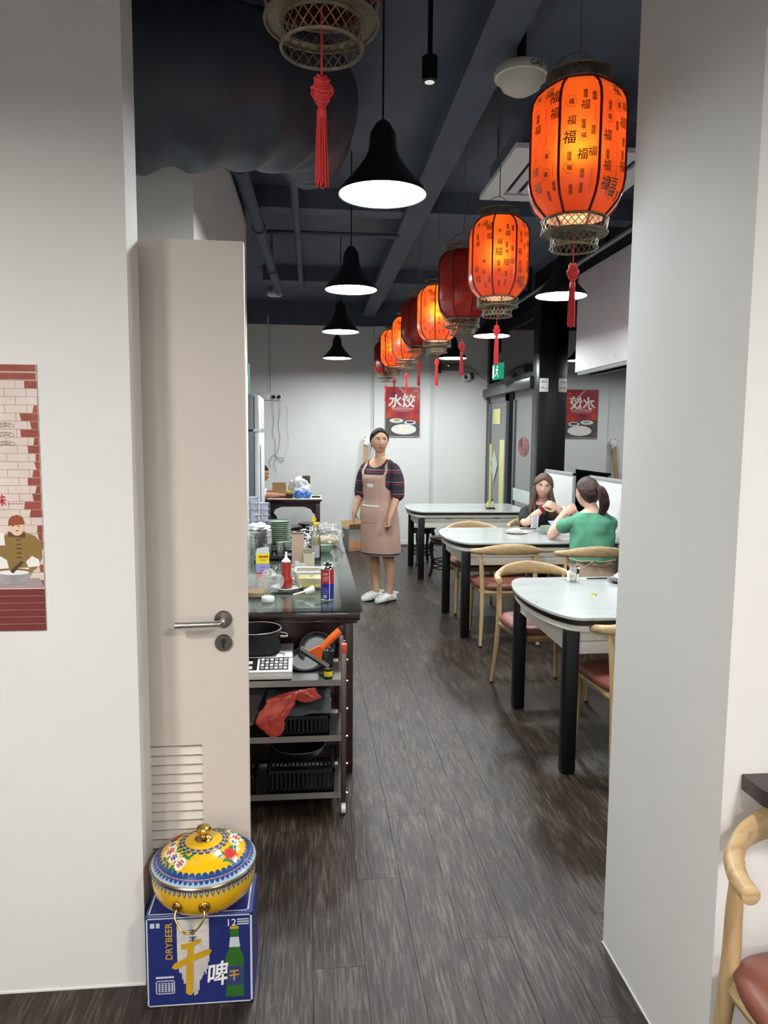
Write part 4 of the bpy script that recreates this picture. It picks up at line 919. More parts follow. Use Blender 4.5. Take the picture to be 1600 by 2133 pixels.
lathe_thing('ketchup_bottle', 'red ketchup squeeze bottle with white nozzle', 'bottle', (-0.135, 3.79, CT + 0.0085),
    [('body', [(0, 0), (0.027, 0), (0.03, 0.004), (0.031, 0.03), (0.033, 0.045), (0.03, 0.052), (0.0255, 0.062), (0.026, 0.13), (0.024, 0.138), (0, 0.14)], KET, 28),
     ('nozzle', [(0.0235, 0.137), (0.0235, 0.144), (0.014, 0.152), (0.0065, 0.162), (0.0055, 0.185), (0.0075, 0.187), (0.006, 0.19), (0, 0.19)], WPLAST, 24)])
# batter tub
tb = thing('batter_tub', 'clear tub of yellow batter behind the gas can', 'tub', (0.01, 3.86, CT))
MB().rbox(-0.085, 0.085, -0.06, 0.06, 0.004, 0.056, b=0.01).build('batter', mat('yellow_batter', rgb(226, 208, 120), rough=0.35, var=0.05), tb)
m = MB()
for z, w, d in ((0.0, 0.08, 0.056), (0.09, 0.098, 0.072)): m.add([(-w, -d, z), (w, -d, z), (w, d, z), (-w, d, z)], [])
m.f = [(0, 1, 5, 4), (1, 2, 6, 5), (2, 3, 7, 6), (3, 0, 4, 7), (0, 3, 2, 1)]; m.mi = [0] * 5
m.build('wall', CLEAR, tb, smooth=False)
MB().rbox(-0.103, 0.103, -0.078, -0.068, 0.086, 0.094, b=0.002).rbox(-0.103, 0.103, 0.068, 0.078, 0.086, 0.094, b=0.002).rbox(-0.103, -0.093, -0.078, 0.078, 0.086, 0.094, b=0.002).rbox(0.093, 0.103, -0.078, 0.078, 0.086, 0.094, b=0.002).build('rim', WPLAST, tb)
ld_ = thing('steel_ladle', 'steel ladle standing in the batter tub', 'ladle', (0.03, 3.87, CT + 0.02))
MB().tube([(-0.05, -0.03, 0.03), (0.02, 0.0, 0.08), (0.06, 0.01, 0.115)], 0.005, n=6, flat=(0.5, 1.6)).build('handle', STEEL, ld_); MB().ball((-0.055, -0.032, 0.025), (0.022, 0.022, 0.012), 14, 8).build('bowl', STEEL, ld_)
fu = thing('measuring_scoop', 'white plastic scoop lying in front of the batter tub', 'scoop', (-0.02, 3.63, CT + 0.024))
Mf = Matrix.Rotation(0.25, 4, 'Z') @ Matrix.Rotation(PI / 2 - 0.25, 4, 'Y')
MB().lathe([(0.013, -0.02), (0.022, 0.03), (0.02, 0.03), (0.011, -0.019), (0, -0.02)], n=20, M=Mf).build('cup', WPLAST, fu); MB().tube([(-0.015, 0, 0.0), (-0.075, -0.012, -0.014)], 0.007, n=8, flat=(0.5, 1.4)).build('handle', WPLAST, fu)
lathe_thing('screw_top', 'round white screw lid lying on the counter edge', 'lid', (-0.213, 3.52, CT), [('cap', [(0, 0), (0.029, 0), (0.031, 0.004), (0.031, 0.02), (0.029, 0.023), (0.0, 0.023)], WPLAST, 28), ('seal', [(0.024, 0.023), (0.024, 0.0255), (0, 0.0255)], WPLAST, 24)])
ob = lathe_thing('oil_tub', 'clear plastic tub with a little brown oil at the door edge', 'tub', (-0.275, 3.66, CT), [('wall', [(0, 0.001), (0.055, 0.001), (0.066, 0.095), (0.069, 0.096)], CLEAR, 30), ('oil', [(0, 0.003), (0.0535, 0.003), (0.056, 0.022), (0, 0.022)], mat('brown_oil', rgb(178, 128, 40), rough=0.15, var=0.05), 30)])
crumple('clear_bag', 'crumpled clear plastic bag half over the oil tub', 'bag', (-0.215, 3.72, CT + 0.055), (0.055, 0.035, 0.05), CLEAR, amp=0.5, sc=8, seed=4, squash=-0.05)
# carton
cb = thing('drink_carton', 'square carton in yellow, lilac and red bands', 'carton', (-0.278, 4.12, CT), 0.12)
for z0, z1, c, nm in ((0.0, 0.035, rgb(184, 30, 36), 'red_band'), (0.035, 0.085, rgb(150, 152, 206), 'lilac_band'), (0.085, 0.142, rgb(236, 216, 40), 'yellow_band')):
    MB().box(-0.036, 0.036, -0.03, 0.03, z0, z1).build(nm, mat(nm, c, rough=0.45, var=0.03), cb, smooth=False)
MB().add([(-0.036, -0.03, 0.142), (0.036, -0.03, 0.142), (0.036, 0.03, 0.142), (-0.036, 0.03, 0.142), (-0.03, 0.0, 0.168), (0.034, 0.004, 0.176)], [(0, 1, 5, 4), (1, 2, 5), (2, 3, 4, 5), (3, 0, 4)]).build('torn_top', GPLAST, cb, smooth=False)
pm_ = MB()
for k in range(4): pm_.box(-0.02 + k * 0.013, -0.0095 + k * 0.013, -0.0306, -0.03, 0.118, 0.13)
pm_.box(-0.015, 0.025, -0.0306, -0.03, 0.046, 0.049).build('red_print', REDINK, cb, smooth=False)
MB().tube([(-0.014 + k * 0.003, -0.0304, 0.106 + 0.003 * math.sin(k * 1.4)) for k in range(12)], 0.0009, n=4).tube([(-0.01 + k * 0.003, -0.0304, 0.065 + 0.003 * math.sin(k * 1.4)) for k in range(10)], 0.0009, n=4).build('script_print', DKINK, cb)
# paper tube box, bag
kb = thing('paper_box', 'tall tan paper box standing mid counter', 'box', (-0.088, 4.5, CT))
MB().box(-0.036, 0.036, -0.03, 0.03, 0, 0.2).build('body', mat('tan_card', rgb(186, 160, 142), rough=0.8, var=0.04), kb, smooth=False); MB().box(-0.038, 0.038, -0.032, 0.032, 0.2, 0.206).build('lid', mat('dark_card', rgb(90, 80, 74), rough=0.8, var=0.04), kb, smooth=False)
sb = thing('small_carton', 'small beige open carton beside the tan paper box', 'carton', (-0.02, 4.46, CT), -0.3)
MB().box(-0.03, 0.03, -0.02, 0.02, 0, 0.085).build('body', mat('beige_card', rgb(206, 198, 170), rough=0.8, var=0.04), sb, smooth=False)
MB().box(-0.03, 0.03, -0.021, -0.019, 0.085, 0.12, M=Matrix.Translation((0, -0.02, 0.085)) @ Matrix.Rotation(0.5, 4, 'X') @ Matrix.Translation((0, 0.02, -0.085))).build('flap', bpy.data.materials['beige_card'], sb, smooth=False)
vb = lathe_thing('vinegar_bottle', 'glass sauce bottle with open yellow cap and grey label', 'bottle', (0.022, 4.7, CT),
    [('dark_liquid', [(0, 0.001), (0.031, 0.001), (0.031, 0.09), (0, 0.09)], mat('soy_dark', rgb(30, 22, 20), rough=0.2, var=0.1), 28),
     ('pale_liquid', [(0, 0.09), (0.031, 0.09), (0.031, 0.115), (0.026, 0.15), (0, 0.15)], mat('pale_oil', rgb(196, 188, 128), rough=0.2, var=0.04), 28),
     ('glass_wall', [(0, 0.0), (0.033, 0.0), (0.034, 0.004), (0.034, 0.12), (0.029, 0.155), (0.016, 0.2), (0.0125, 0.225)], GLASS, 32),
     ('cap', [(0.014, 0.22), (0.0165, 0.224), (0.0165, 0.238), (0.012, 0.244), (0, 0.244)], mat('yellow_cap', rgb(236, 200, 30), rough=0.35, var=0.03), 20)])
MB().lathe([(0, -0.004), (0.015, -0.004), (0.017, 0.0), (0.015, 0.006), (0.011, 0.006), (0.009, 0.0), (0, 0.0)], n=20, M=Matrix.Translation((-0.012, 0, 0.262)) @ Matrix.Rotation(PI / 2 - 0.2, 4, 'X')).build('flip_lid', bpy.data.materials['yellow_cap'], vb)
lm = MB()
for k in range(10):
    a0, a1 = -0.9 + k * 0.17, -0.9 + (k + 1) * 0.17
    lm.poly([(0.0346 * math.sin(a0) , -0.0346 * math.cos(a0), 0.02), (0.0346 * math.sin(a1), -0.0346 * math.cos(a1), 0.02), (0.0346 * math.sin(a1), -0.0346 * math.cos(a1), 0.098), (0.0346 * math.sin(a0), -0.0346 * math.cos(a0), 0.098)])
lm.build('label', mat('grey_label', rgb(170, 168, 178), rough=0.6, var=0.06, vs=60), vb)
# steel utensil jar and white cloud on it
uj = lathe_thing('utensil_jar', 'perforated steel jar topped with white napkins', 'jar', (-0.368, 5.06, CT), [('body', [(0, 0), (0.058, 0), (0.06, 0.003), (0.06, 0.15), (0.057, 0.15)], STEEL, 32)])
hm = MB()
for r_ in range(5):
    for k in range(16):
        a = k * PI / 8; c = Vector((0.0604 * math.cos(a), 0.0604 * math.sin(a), 0.03 + r_ * 0.024)); hm.poly(disc(c, (-math.sin(a), math.cos(a), 0), (0, 0, 1), 0.005, 0.005, 8))
hm.build('perforation', DKINK, uj, smooth=False)
crumple('napkins', '', '', (0, 0, 0.17), (0.07, 0.07, 0.03), mat('napkin_white', rgb(226, 230, 236), rough=0.9, var=0.03), amp=0.35, sc=10, seed=8, parent=uj)
wr = MB().tube(catmull([(-0.03, 0, 0.19), (-0.03, 0, 0.25), (0.03, 0, 0.255), (0.03, 0, 0.19)], 5), 0.003, n=6).build('wire_handle', CHROME, uj)
gj = lathe_thing('glass_jar', 'tall clear glass jar at the door edge of the counter', 'jar', (-0.385, 4.68, CT), [('wall', [(0, 0.001), (0.04, 0.001), (0.043, 0.01), (0.043, 0.13), (0.036, 0.15), (0.038, 0.165)], GLASS, 28), ('lid', [(0.04, 0.165), (0.04, 0.18), (0, 0.182)], CHROME, 28)])
# tray with glasses
ty = thing('black_tray', 'black plastic tray with glasses on the farther counter', 'tray', (-0.24, 4.86, CT))
MB().rbox(-0.13, 0.13, -0.12, 0.12, 0, 0.008, b=0.003).rbox(-0.135, 0.135, -0.126, -0.118, 0, 0.026, b=0.003).rbox(-0.135, 0.135, 0.118, 0.126, 0, 0.026, b=0.003).rbox(-0.136, -0.128, -0.12, 0.12, 0, 0.026, b=0.003).rbox(0.128, 0.136, -0.12, 0.12, 0, 0.026, b=0.003).build('pan', BPLAST, ty)
for k in range(4): MB().box(-0.02 + k * 0.032, -0.006 + k * 0.032, -0.115, 0.0, 0.008, 0.009).build('grip_strip', GREYD, ty, smooth=False)
tumbler = [(0.0, 0.003), (0.026, 0.003), (0.027, 0.008), (0.033, 0.085), (0.0345, 0.085), (0.029, 0.0), (0, 0.0)]
for x, y, l in ((-0.29, 4.83, 'upturned glass tumbler on the black tray, left one'), (-0.21, 4.87, 'upturned glass tumbler on the black tray, right one')):
    o = MB().lathe([(r, 0.085 - z) for r, z in tumbler], n=28).build('glass_tumbler', GLASS, loc=(x, y, CT + 0.0085)); tag(o, l, 'glass')
o = MB().lathe([(0.0, 0.0), (0.022, 0.0), (0.03, 0.045), (0.031, 0.045)], n=24).build('glass_tumbler', GLASS, loc=(-0.225, 4.2, CT)); tag(o, 'small clear glass beside the yellow carton', 'glass')
bowl_prof = [(0, 0.004), (0.028, 0.004), (0.03, 0.0), (0.033, 0.0), (0.05, 0.022), (0.056, 0.045), (0.053, 0.045), (0.045, 0.02), (0.026, 0.01), (0, 0.009)]
def bowl(loc, label, s=1.0, m=CERG, rim=True, group=None):
    t = thing('bowl', label, 'bowl', loc, 0, group); MB().lathe([(r * s, z * s) for r, z in bowl_prof], n=32).build('body', m, t)
    if rim: MB().tube([(0.0545 * s * math.cos(k * PI / 16), 0.0545 * s * math.sin(k * PI / 16), 0.045 * s) for k in range(32)], 0.0022, n=6, closed=True).build('rim', CERD, t)
    return t
bowl((-0.19, 5.22, CT), 'small green bowl behind the glasses on the counter')
bowl((0.085, 5.02, CT), 'green bowl in front of the clear bread bag', 1.1)
# plate stack: every plate its own thing
ORD = ['bottom', 'second', 'third', 'fourth', 'fifth', 'sixth', 'seventh', 'eighth', 'ninth', 'tenth']
for k in range(11):
    t = plate((-0.245, 5.52, CT + k * 0.0145), 0.088, (ORD[k] + ('' if k == 0 else ' from the bottom') + ' green-grey plate in the counter stack') if k < 10 else 'topmost green-grey plate of the stack on the counter', CERG, None if k < 10 else CERD, 'stacked green plates', 'stacked_plate')
sau = plate_prof(0.05)
for k in range(8):
    o = MB().lathe([(r, z * 0.8) for r, z in sau], n=24).build('saucer', CERW, loc=(-0.345, 5.42, CT + 0.04 + k * 0.013 - 0.04)); tag(o, ORD[k] + ('' if k == 0 else ' from the bottom') + ' white saucer in the stack beside the green plates', 'saucer', 'stacked white saucers')
# lilac cup towers
cupm = MB().lathe([(0, 0.0), (0.029, 0.0), (0.033, 0.06), (0.0405, 0.064), (0.0405, 0.07), (0.033, 0.066), (0.028, 0.003), (0, 0.003)], n=28).mesh('plastic_cup', LILAC, 50)
for x, n_, l in ((-0.44, 7, 'lilac plastic cup in the tower nearer the door'), (-0.362, 6, 'lilac plastic cup in the tower nearer the plates')):
    for k in range(n_):
        o = bpy.data.objects.new('plastic_cup', cupm); COL.objects.link(o); o.location = (x, 5.6, CT + k * 0.044); tag(o, ORD[k] + ('' if k == 0 else ' from the bottom') + ' ' + l, 'cup', 'lilac cups in two towers')
# bags
bb = thing('bread_bag', 'large clear plastic bag of pale dough on the far counter', 'bag', (0.09, 5.38, CT))
crumple('film', '', '', (0, 0, 0.06), (0.11, 0.09, 0.085), CLEAR, amp=0.45, sc=12, seed=3, squash=-0.06, parent=bb, nu=56, nv=36)
crumple('dough', '', '', (0.0, 0.0, 0.03), (0.09, 0.07, 0.035), mat('pale_dough', rgb(226, 204, 160), rough=0.8, var=0.06), amp=0.15, sc=6, seed=6, squash=-0.028, parent=bb)
crumple('foil_pouch', 'shiny crumpled silver pouch behind the tan paper box', 'pouch', (-0.06, 5.3, CT + 0.06), (0.085, 0.06, 0.06), CHROME, amp=0.3, sc=9, seed=7, squash=-0.06, nu=48, nv=30)
crumple('foil_pouch', 'small crumpled silver foil beside the sauce bottle', 'foil', (-0.035, 4.8, CT + 0.04), (0.032, 0.03, 0.06), CHROME, amp=0.4, sc=12, seed=17, squash=-0.04)
crumple('clear_bag', 'crumpled clear film between ketchup and batter', 'bag', (-0.075, 4.02, CT + 0.05), (0.04, 0.035, 0.05), CLEAR, amp=0.5, sc=12, seed=21, squash=-0.05)

# ------------------------------------------------------------------ things on the dining tables
TT = TZ + 0.0012
o = thing('water_glass', 'faceted water glass on the nearest table', 'glass', (1.50, 4.06, TT))
MB().lathe([(0, 0.004), (0.026, 0.004), (0.03, 0.012), (0.034, 0.05), (0.037, 0.09), (0.039, 0.09), (0.036, 0.05), (0.0315, 0.008), (0.028, 0.0), (0, 0.0)], n=10).build('wall', GLASS, o, smooth=False)
MB().lathe([(0, 0.006), (0.026, 0.006), (0.031, 0.028), (0, 0.028)], n=20).build('water', GLASS, o)
bc = thing('crown_cork', 'small gold bottle cap lying on the nearest table', 'cap', (1.485, 3.7, TT))
MB().lathe([(0, 0.006), (0.011, 0.006), (0.0135, 0.004), (0.0155, 0.0), (0.0145, 0.0), (0.012, 0.003), (0, 0.0045)], n=21).build('crown', mat('gold_tin', rgb(206, 176, 70), rough=0.3, metal=0.8, var=0.05), bc)
def chopsticks(x, y, rz, label, z=TT):
    t = thing('chopsticks', label, 'chopsticks', (x, y, z), rz)
    for k in (-1, 1): MB().tube([(-0.11, k * 0.006, 0.004), (0.11, k * 0.004, 0.004)], [0.0028, 0.004], n=4).build('stick', BPLAST, t, ang=20)
chopsticks(1.72, 4.13, 0.05, 'pair of black chopsticks at the edge of the nearest table')
plate((1.80, 4.03, TT), 0.1, 'dark plate with crumpled tissue on the nearest table', CERD, None)
TISS = mat('tissue_paper', rgb(236, 234, 230), rough=0.95, var=0.02)
crumple('tissue', 'crumpled white tissue on the dark plate', 'tissue', (1.80, 4.03, TT + 0.033), (0.05, 0.04, 0.022), TISS, amp=0.5, sc=10, seed=2, ang=16)
plate((1.765, 6.17, TT), 0.1, 'white plate with tissue on the women\'s table', CERW, None)
crumple('tissue', 'flat crumpled tissue on the white plate of the women\'s table', 'tissue', (1.75, 6.17, TT + 0.026), (0.06, 0.05, 0.014), TISS, amp=0.4, sc=10, seed=12, ang=16)
chopsticks(1.84, 6.2, 0.1, 'black chopsticks lying across the white plate of the women\'s table', TT + 0.03)
o = thing('plastic_tumbler', 'ribbed clear tumbler between the two women', 'cup', (1.97, 6.33, TT))
MB().lathe([(0, 0.003), (0.03, 0.003), (0.034, 0.1), (0.041, 0.135), (0.043, 0.135), (0.036, 0.1), (0.032, 0.0), (0, 0)], n=24).build('wall', thin_glass('smoky_plastic', tint=(0.9, 0.88, 0.9, 1), refl=0.08, rough=0.2, body=rgb(220, 216, 222), bodyw=0.4), o)
bowl((2.04, 6.12, TT), 'green soup bowl between the two women', 1.5)
bowl((2.28, 6.4, TT), 'dark patterned bowl on the women\'s table behind the green top', 1.1, CERD)
plate((2.25, 6.24, TT), 0.075, 'small white dish stacked near the dark bowl', CERW)
o = thing('phone', 'pale blue phone leaning on the dark bowl', 'phone', (2.2, 6.33, TT), 0.4)
MB().rbox(-0.036, 0.036, -0.004, 0.004, 0, 0.14, b=0.003, M=Matrix.Rotation(-1.0, 4, 'X')).build('case', mat('pale_blue', rgb(150, 176, 206), rough=0.4, var=0.03), o)
crumple('lilac_bag', 'pale lilac cloth bag lying at the window end of the women\'s table', 'bag', (2.395, 5.86, TT + 0.045), (0.045, 0.1, 0.055), mat('lilac_cloth', rgb(196, 190, 206), rough=0.9, var=0.05), amp=0.25, sc=7, seed=31, squash=-0.043)
def condiments(x, y, lab):
    t = thing('condiment_rack', lab, 'condiments', (x, y, TT))
    MB().rbox(-0.05, 0.05, -0.04, 0.04, 0, 0.02, b=0.004).build('tray', ROSE, t)
    for k, (dx, dy, c, h) in enumerate(((-0.025, 0, rgb(210, 180, 60), 0.07), (0.025, 0.015, rgb(60, 40, 34), 0.1), (0.02, -0.02, rgb(170, 170, 170), 0.075))):
        j = MB().lathe([(0, 0.02), (0.017, 0.02), (0.018, 0.02 + h * 0.7), (0.009, 0.02 + h * 0.9), (0.009, 0.02 + h), (0, 0.02 + h)], n=18, o=(dx, dy, 0)).build('jar', mat('jar_%d' % k, c, rough=0.3, var=0.05), t)
condiments(2.05, 8.3, 'condiment rack with small jars on the farthest table'); condiments(2.38, 6.6, 'condiment rack with small jars at the window end of the women\'s table')
CASE = mat('pouch_purple', rgb(120, 100, 120), rough=0.8, var=0.05)

# ------------------------------------------------------------------ far left: fridge, back table, boxes
fg = thing('tall_fridge', 'tall white fridge with grey side at the end of the counter', 'fridge', (-1.12, 7.05, 0))
FGW = mat('fridge_white', rgb(226, 230, 232), rough=0.3, var=0.02); FGG = mat('fridge_grey', rgb(116, 118, 126), rough=0.4, var=0.04)
MB().rbox(0, 0.575, 0, 0.75, 0.05, 1.98, b=0.008).build('body', FGG, fg)
d1 = MB().rbox(0.578, 0.625, 0.005, 0.745, 1.66, 1.975, b=0.01).build('upper_door', FGW, fg); d2 = MB().rbox(0.578, 0.625, 0.005, 0.745, 0.07, 1.625, b=0.01).build('lower_door', FGW, fg)
MB().box(0.626, 0.634, 0.05, 0.1, 0.9, 1.5).build('handle', FGG, d2, smooth=False); MB().rbox(0.5, 0.63, 0.0, 0.06, 1.628, 1.657, b=0.004).build('hinge', WPLAST, fg)
MB().box(0.626, 0.6275, 0.3, 0.5, 1.7, 1.92).build('sticker', mat('sticker_pale_red', rgb(226, 190, 184), rough=0.6, var=0.2, vs=40), d1, smooth=False)
for k in (0.05, 0.5): MB().cyl((k + 0.03, 0.06, 0), (k + 0.03, 0.06, 0.06), 0.02, n=10).cyl((k + 0.03, 0.69, 0), (k + 0.03, 0.69, 0.06), 0.02, n=10).build('foot', BPLAST, fg)
for k, (c, l) in enumerate(((rgb(206, 190, 80), 'yellow packet standing on the fridge'), (rgb(60, 110, 110), 'teal carton stacked on the fridge packet'))):
    o = thing('food_packet', l, 'packet', (-0.74, 7.08 + 0.22 * k, 1.9805))
    MB().rbox(-0.06, 0.13, 0, 0.16, 0, 0.2 + 0.12 * k, b=0.012).build('body', mat('packet_%d' % k, c, rough=0.5, var=0.15, vs=25), o); MB().box(-0.05, 0.12, -0.001, 0.0005, 0.06, 0.12).build('label', mat('packet_label_%d' % k, rgb(190, 70, 50), rough=0.6, var=0.1), o, smooth=False)
bt = thing('back_table', 'dark rosewood side table with carved apron near the back wall', 'table', (-0.58, 9.3, 0))
BW, BD, BZ = 0.68, 0.85, 0.795
MB().rbox(-0.02, BW + 0.02, -0.02, BD, BZ - 0.03, BZ, b=0.006).rbox(0, BW, 0, BD - 0.01, BZ - 0.055, BZ - 0.03, b=0.004).build('top', ROSE, bt)
for sx in (0.0, BW - 0.06):
    for sy in (0.0, BD - 0.07): MB().rbox(sx, sx + 0.06, sy, sy + 0.06, 0, BZ - 0.055, b=0.005).build('leg', ROSE, bt)
Mx = Matrix(((1, 0, 0, 0), (0, 0, 1, 0.01), (0, 1, 0, 0), (0, 0, 0, 1)))
MB().prism([(0.06, BZ - 0.055), (0.06, 0.6), (0.09, 0.62), (0.12, 0.67), (0.17, 0.69), (0.2, 0.7), (BW - 0.2, 0.7), (BW - 0.17, 0.69), (BW - 0.12, 0.67), (BW - 0.09, 0.62), (BW - 0.06, 0.6), (BW - 0.06, BZ - 0.055)], 0.0, 0.02, M=Mx).build('carved_apron', ROSE, bt, smooth=False)
MB().box(BW - 0.04, BW - 0.02, 0.06, BD - 0.07, 0.68, BZ - 0.055).box(0.02, 0.04, 0.06, BD - 0.07, 0.68, BZ - 0.055).build('side_apron', ROSE, bt, smooth=False)
o = MB().box(-0.56, 0.12, 9.29, 10.0, BZ + 0.0005, BZ + 0.004).build('newspaper', mat('newsprint', rgb(206, 200, 188), rough=0.9, var=0.08, vs=20), smooth=False); tag(o, 'spread paper covering the back table', 'paper')
BZ2 = BZ + 0.0045
KRAFT = mat('kraft_cardboard', rgb(176, 138, 98), rough=0.85, var=0.05)
cbx = thing('cardboard_box', 'small open cardboard box on the back table', 'box', (-0.42, 9.55, BZ2))
MB().box(-0.085, 0.085, -0.1, 0.1, 0, 0.16).build('body', KRAFT, cbx, smooth=False); MB().box(-0.086, 0.086, -0.102, -0.1, 0.0, 0.035).build('red_print', mat('brick_red_print', rgb(140, 62, 50), rough=0.8, var=0.05), cbx, smooth=False)
MB().box(-0.085, 0.085, -0.1, -0.097, 0.16, 0.2).build('flap', KRAFT, cbx, smooth=False)
crumple('carrier_bag', 'white plastic carrier bag slumped on the back table', 'bag', (-0.16, 9.62, BZ2 + 0.115), (0.12, 0.1, 0.13), mat('white_film', rgb(226, 228, 232), rough=0.4, var=0.03), amp=0.45, sc=9, seed=13, squash=-0.11, ang=16)
crumple('blue_bag', 'blue and white packet at the foot of the carrier bag', 'packet', (-0.17, 9.42, BZ2 + 0.045), (0.06, 0.04, 0.05), mat('blue_film', rgb(64, 110, 190), rough=0.4, var=0.3, vs=30), amp=0.4, sc=9, seed=15, squash=-0.043, ang=16)
crumple('blue_bag', 'small blue packet right of the carrier bag', 'packet', (-0.06, 9.45, BZ2 + 0.04), (0.045, 0.04, 0.045), bpy.data.materials['blue_film'], amp=0.4, sc=9, seed=19, squash=-0.038, ang=16)
pot = thing('small_plant', 'small dark pot with yellow flowers on the back table', 'plant', (-0.285, 9.42, BZ2))
MB().lathe([(0, 0), (0.035, 0), (0.047, 0.055), (0.043, 0.055), (0.0, 0.045)], n=20).build('pot', BPLAST, pot)
rnd = random.Random(3)
for k in range(12): MB().ball((rnd.uniform(-0.035, 0.035), rnd.uniform(-0.03, 0.03), 0.06 + rnd.uniform(0, 0.03)), (0.013, 0.011, 0.01), 8, 6).build('flower', mat('yellow_petal', rgb(220, 196, 50), rough=0.7, var=0.1) if k == 0 else bpy.data.materials['yellow_petal'], pot)
sn = thing('snack_packet', 'tall yellow and black snack packet against the back wall', 'packet', (-0.075, 9.78, BZ2))
for z0, z1, c, nm in ((0, 0.06, rgb(226, 222, 214), 'white_panel'), (0.06, 0.17, rgb(206, 196, 100), 'yellow_panel'), (0.17, 0.27, rgb(60, 54, 40), 'dark_panel')):
    MB().rbox(-0.05, 0.05, -0.015, 0.015, z0, z1, b=0.004).build(nm, mat('snack_' + nm, c, rough=0.4, var=0.3, vs=45), sn)
o = MB().tube(catmull([(0, 0, 0.012), (0.05, 0.02, 0.014), (0.1, 0, 0.012)], 4), 0.012, n=8).build('black_clip', BPLAST, loc=(0.0, 9.5, BZ2)); tag(o, 'black handle lying at the right edge of the back table', 'handle')
# sockets, cables, conduit on the back wall
cd = MB().cyl((-0.62, 10.79, 2.22), (-0.62, 10.79, 3.3), 0.008, n=8).cyl((-0.59, 10.79, 2.22), (-0.59, 10.79, 3.17), 0.006, n=8).build('wall_conduit', WPLAST); tag(cd, 'thin white conduit climbing the back wall above the sockets', 'conduit')
ss = thing('wall_socket', 'white double wall socket with two black plugs on the back wall', 'socket', (-0.60, 10.8, 2.1))
MB().rbox(-0.16, 0.005, -0.035, 0, 0, 0.1, b=0.006).build('left_plate', WPLAST, ss); MB().rbox(0.008, 0.175, -0.035, 0, 0, 0.1, b=0.006).build('right_plate', WPLAST, ss)
for x in (0.05, 0.13):
    p = MB().lathe([(0, 0), (0.026, 0), (0.024, 0.03), (0.012, 0.04), (0, 0.04)], n=18, M=Matrix.Translation((x, -0.035, 0.045)) @ Matrix.Rotation(PI / 2, 4, 'X')).build('plug', BPLAST, ss)
def cable(pts, label, r=0.0035, m=GPLAST):
    o = MB().tube(catmull(pts, 6), r, n=6).build('cable', m); tag(o, label, 'cable')
cable([(-0.55, 10.75, 2.12), (-0.56, 10.77, 1.98), (-0.545, 10.78, 1.8), (-0.565, 10.78, 1.62), (-0.525, 10.78, 1.5), (-0.53, 10.78, 1.36), (-0.51, 10.77, 1.28), (-0.545, 10.77, 1.2), (-0.51, 10.77, 1.08)], 'grey cable hanging from the left plug')
cable([(-0.47, 10.75, 2.12), (-0.455, 10.77, 1.98), (-0.48, 10.78, 1.75), (-0.46, 10.78, 1.6), (-0.47, 10.78, 1.45), (-0.52, 10.775, 1.3)], 'grey cable hanging from the right plug')
cable([(-0.60, 10.77, 1.13), (-0.61, 10.77, 1.22), (-0.56, 10.77, 1.31), (-0.515, 10.765, 1.28), (-0.43, 10.77, 1.27), (-0.42, 10.77, 1.22), (-0.46, 10.77, 1.23), (-0.51, 10.765, 1.285)], 'dark cable tied in a bow on the back wall', 0.003, BPLAST)
cable([(-0.40, 10.79, 2.1), (-0.355, 10.79, 1.98), (-0.36, 10.79, 1.7), (-0.335, 10.79, 1.5), (-0.40, 10.79, 1.25)], 'thin pale cable looping down the back wall', 0.0025, WPLAST)
vp = MB().cyl((0.885, 10.785, 0), (0.885, 10.785, 3.17), 0.014, n=10).build('corner_pipe', WPLAST); tag(vp, 'slim white pipe running down the back wall by the poster', 'pipe')

# dumpling poster
po = thing('dumpling_poster', 'red framed dumpling poster with large white characters', 'poster', (1.315, 10.735, 1.6))
PW, PH = 0.5, 0.705
def poster_mat():
    m, t, b = nt('poster_print')
    tc = t.nodes.new('ShaderNodeTexCoord'); n = t.nodes.new('ShaderNodeTexNoise'); n.inputs['Scale'].default_value = 4.5; n.inputs['Detail'].default_value = 2
    t.links.new(tc.outputs['Object'], n.inputs['Vector'])
    r = t.nodes.new('ShaderNodeValToRGB'); e = r.color_ramp.elements; e[0].position = 0.3; e[0].color = rgb(96, 40, 46); e[1].position = 0.72; e[1].color = rgb(206, 104, 44)
    x = e.new(0.48); x.color = rgb(170, 34, 52); x = e.new(0.58); x.color = rgb(176, 52, 40)
    t.links.new(n.outputs[0], r.inputs[0]); t.links.new(r.outputs[0], b.inputs['Base Color']); b.inputs['Roughness'].default_value = 0.35
    return m
MB().box(-PW / 2, PW / 2, -0.012, -0.002, 0, PH).build('sheet', poster_mat(), po, smooth=False)
MB().box(-PW / 2 - 0.008, -PW / 2, -0.018, 0, -0.01, PH + 0.01).box(PW / 2, PW / 2 + 0.008, -0.018, 0, -0.01, PH + 0.01).box(-PW / 2, PW / 2, -0.018, 0, PH, PH + 0.012).box(-PW / 2, PW / 2, -0.018, 0, -0.012, 0).build('frame', GPLAST, po, smooth=False)
FP = lambda cx, cz, k=0.0125: (lambda x, y: Vector((cx + x, -k, cz + y)))
tx = MB(); tx.text('水', 0.2, lambda x, y: Vector((-0.105 + x + 0.12 * y, -0.0125, 0.51 + y)), bold=0.022); tx.text('饺', 0.2, lambda x, y: Vector((0.085 + x + 0.12 * y, -0.0125, 0.515 + y)), bold=0.022)
tx.build('title_characters', WHITE, po, smooth=False)
tx = MB()
for z, x0, x1, h in ((0.415, -0.09, 0.1, 0.008), (0.39, -0.15, 0.16, 0.012), (0.372, -0.13, 0.13, 0.004), (0.36, -0.06, 0.09, 0.003), (0.655, 0.16, 0.22, 0.004), (0.648, 0.17, 0.22, 0.003)):
    x = x0; rr = random.Random(int(z * 1000))
    while x < x1: w = rr.uniform(0.006, 0.013); tx.box(x, min(x + w, x1), -0.0128, -0.012, z, z + h); x += w + 0.003
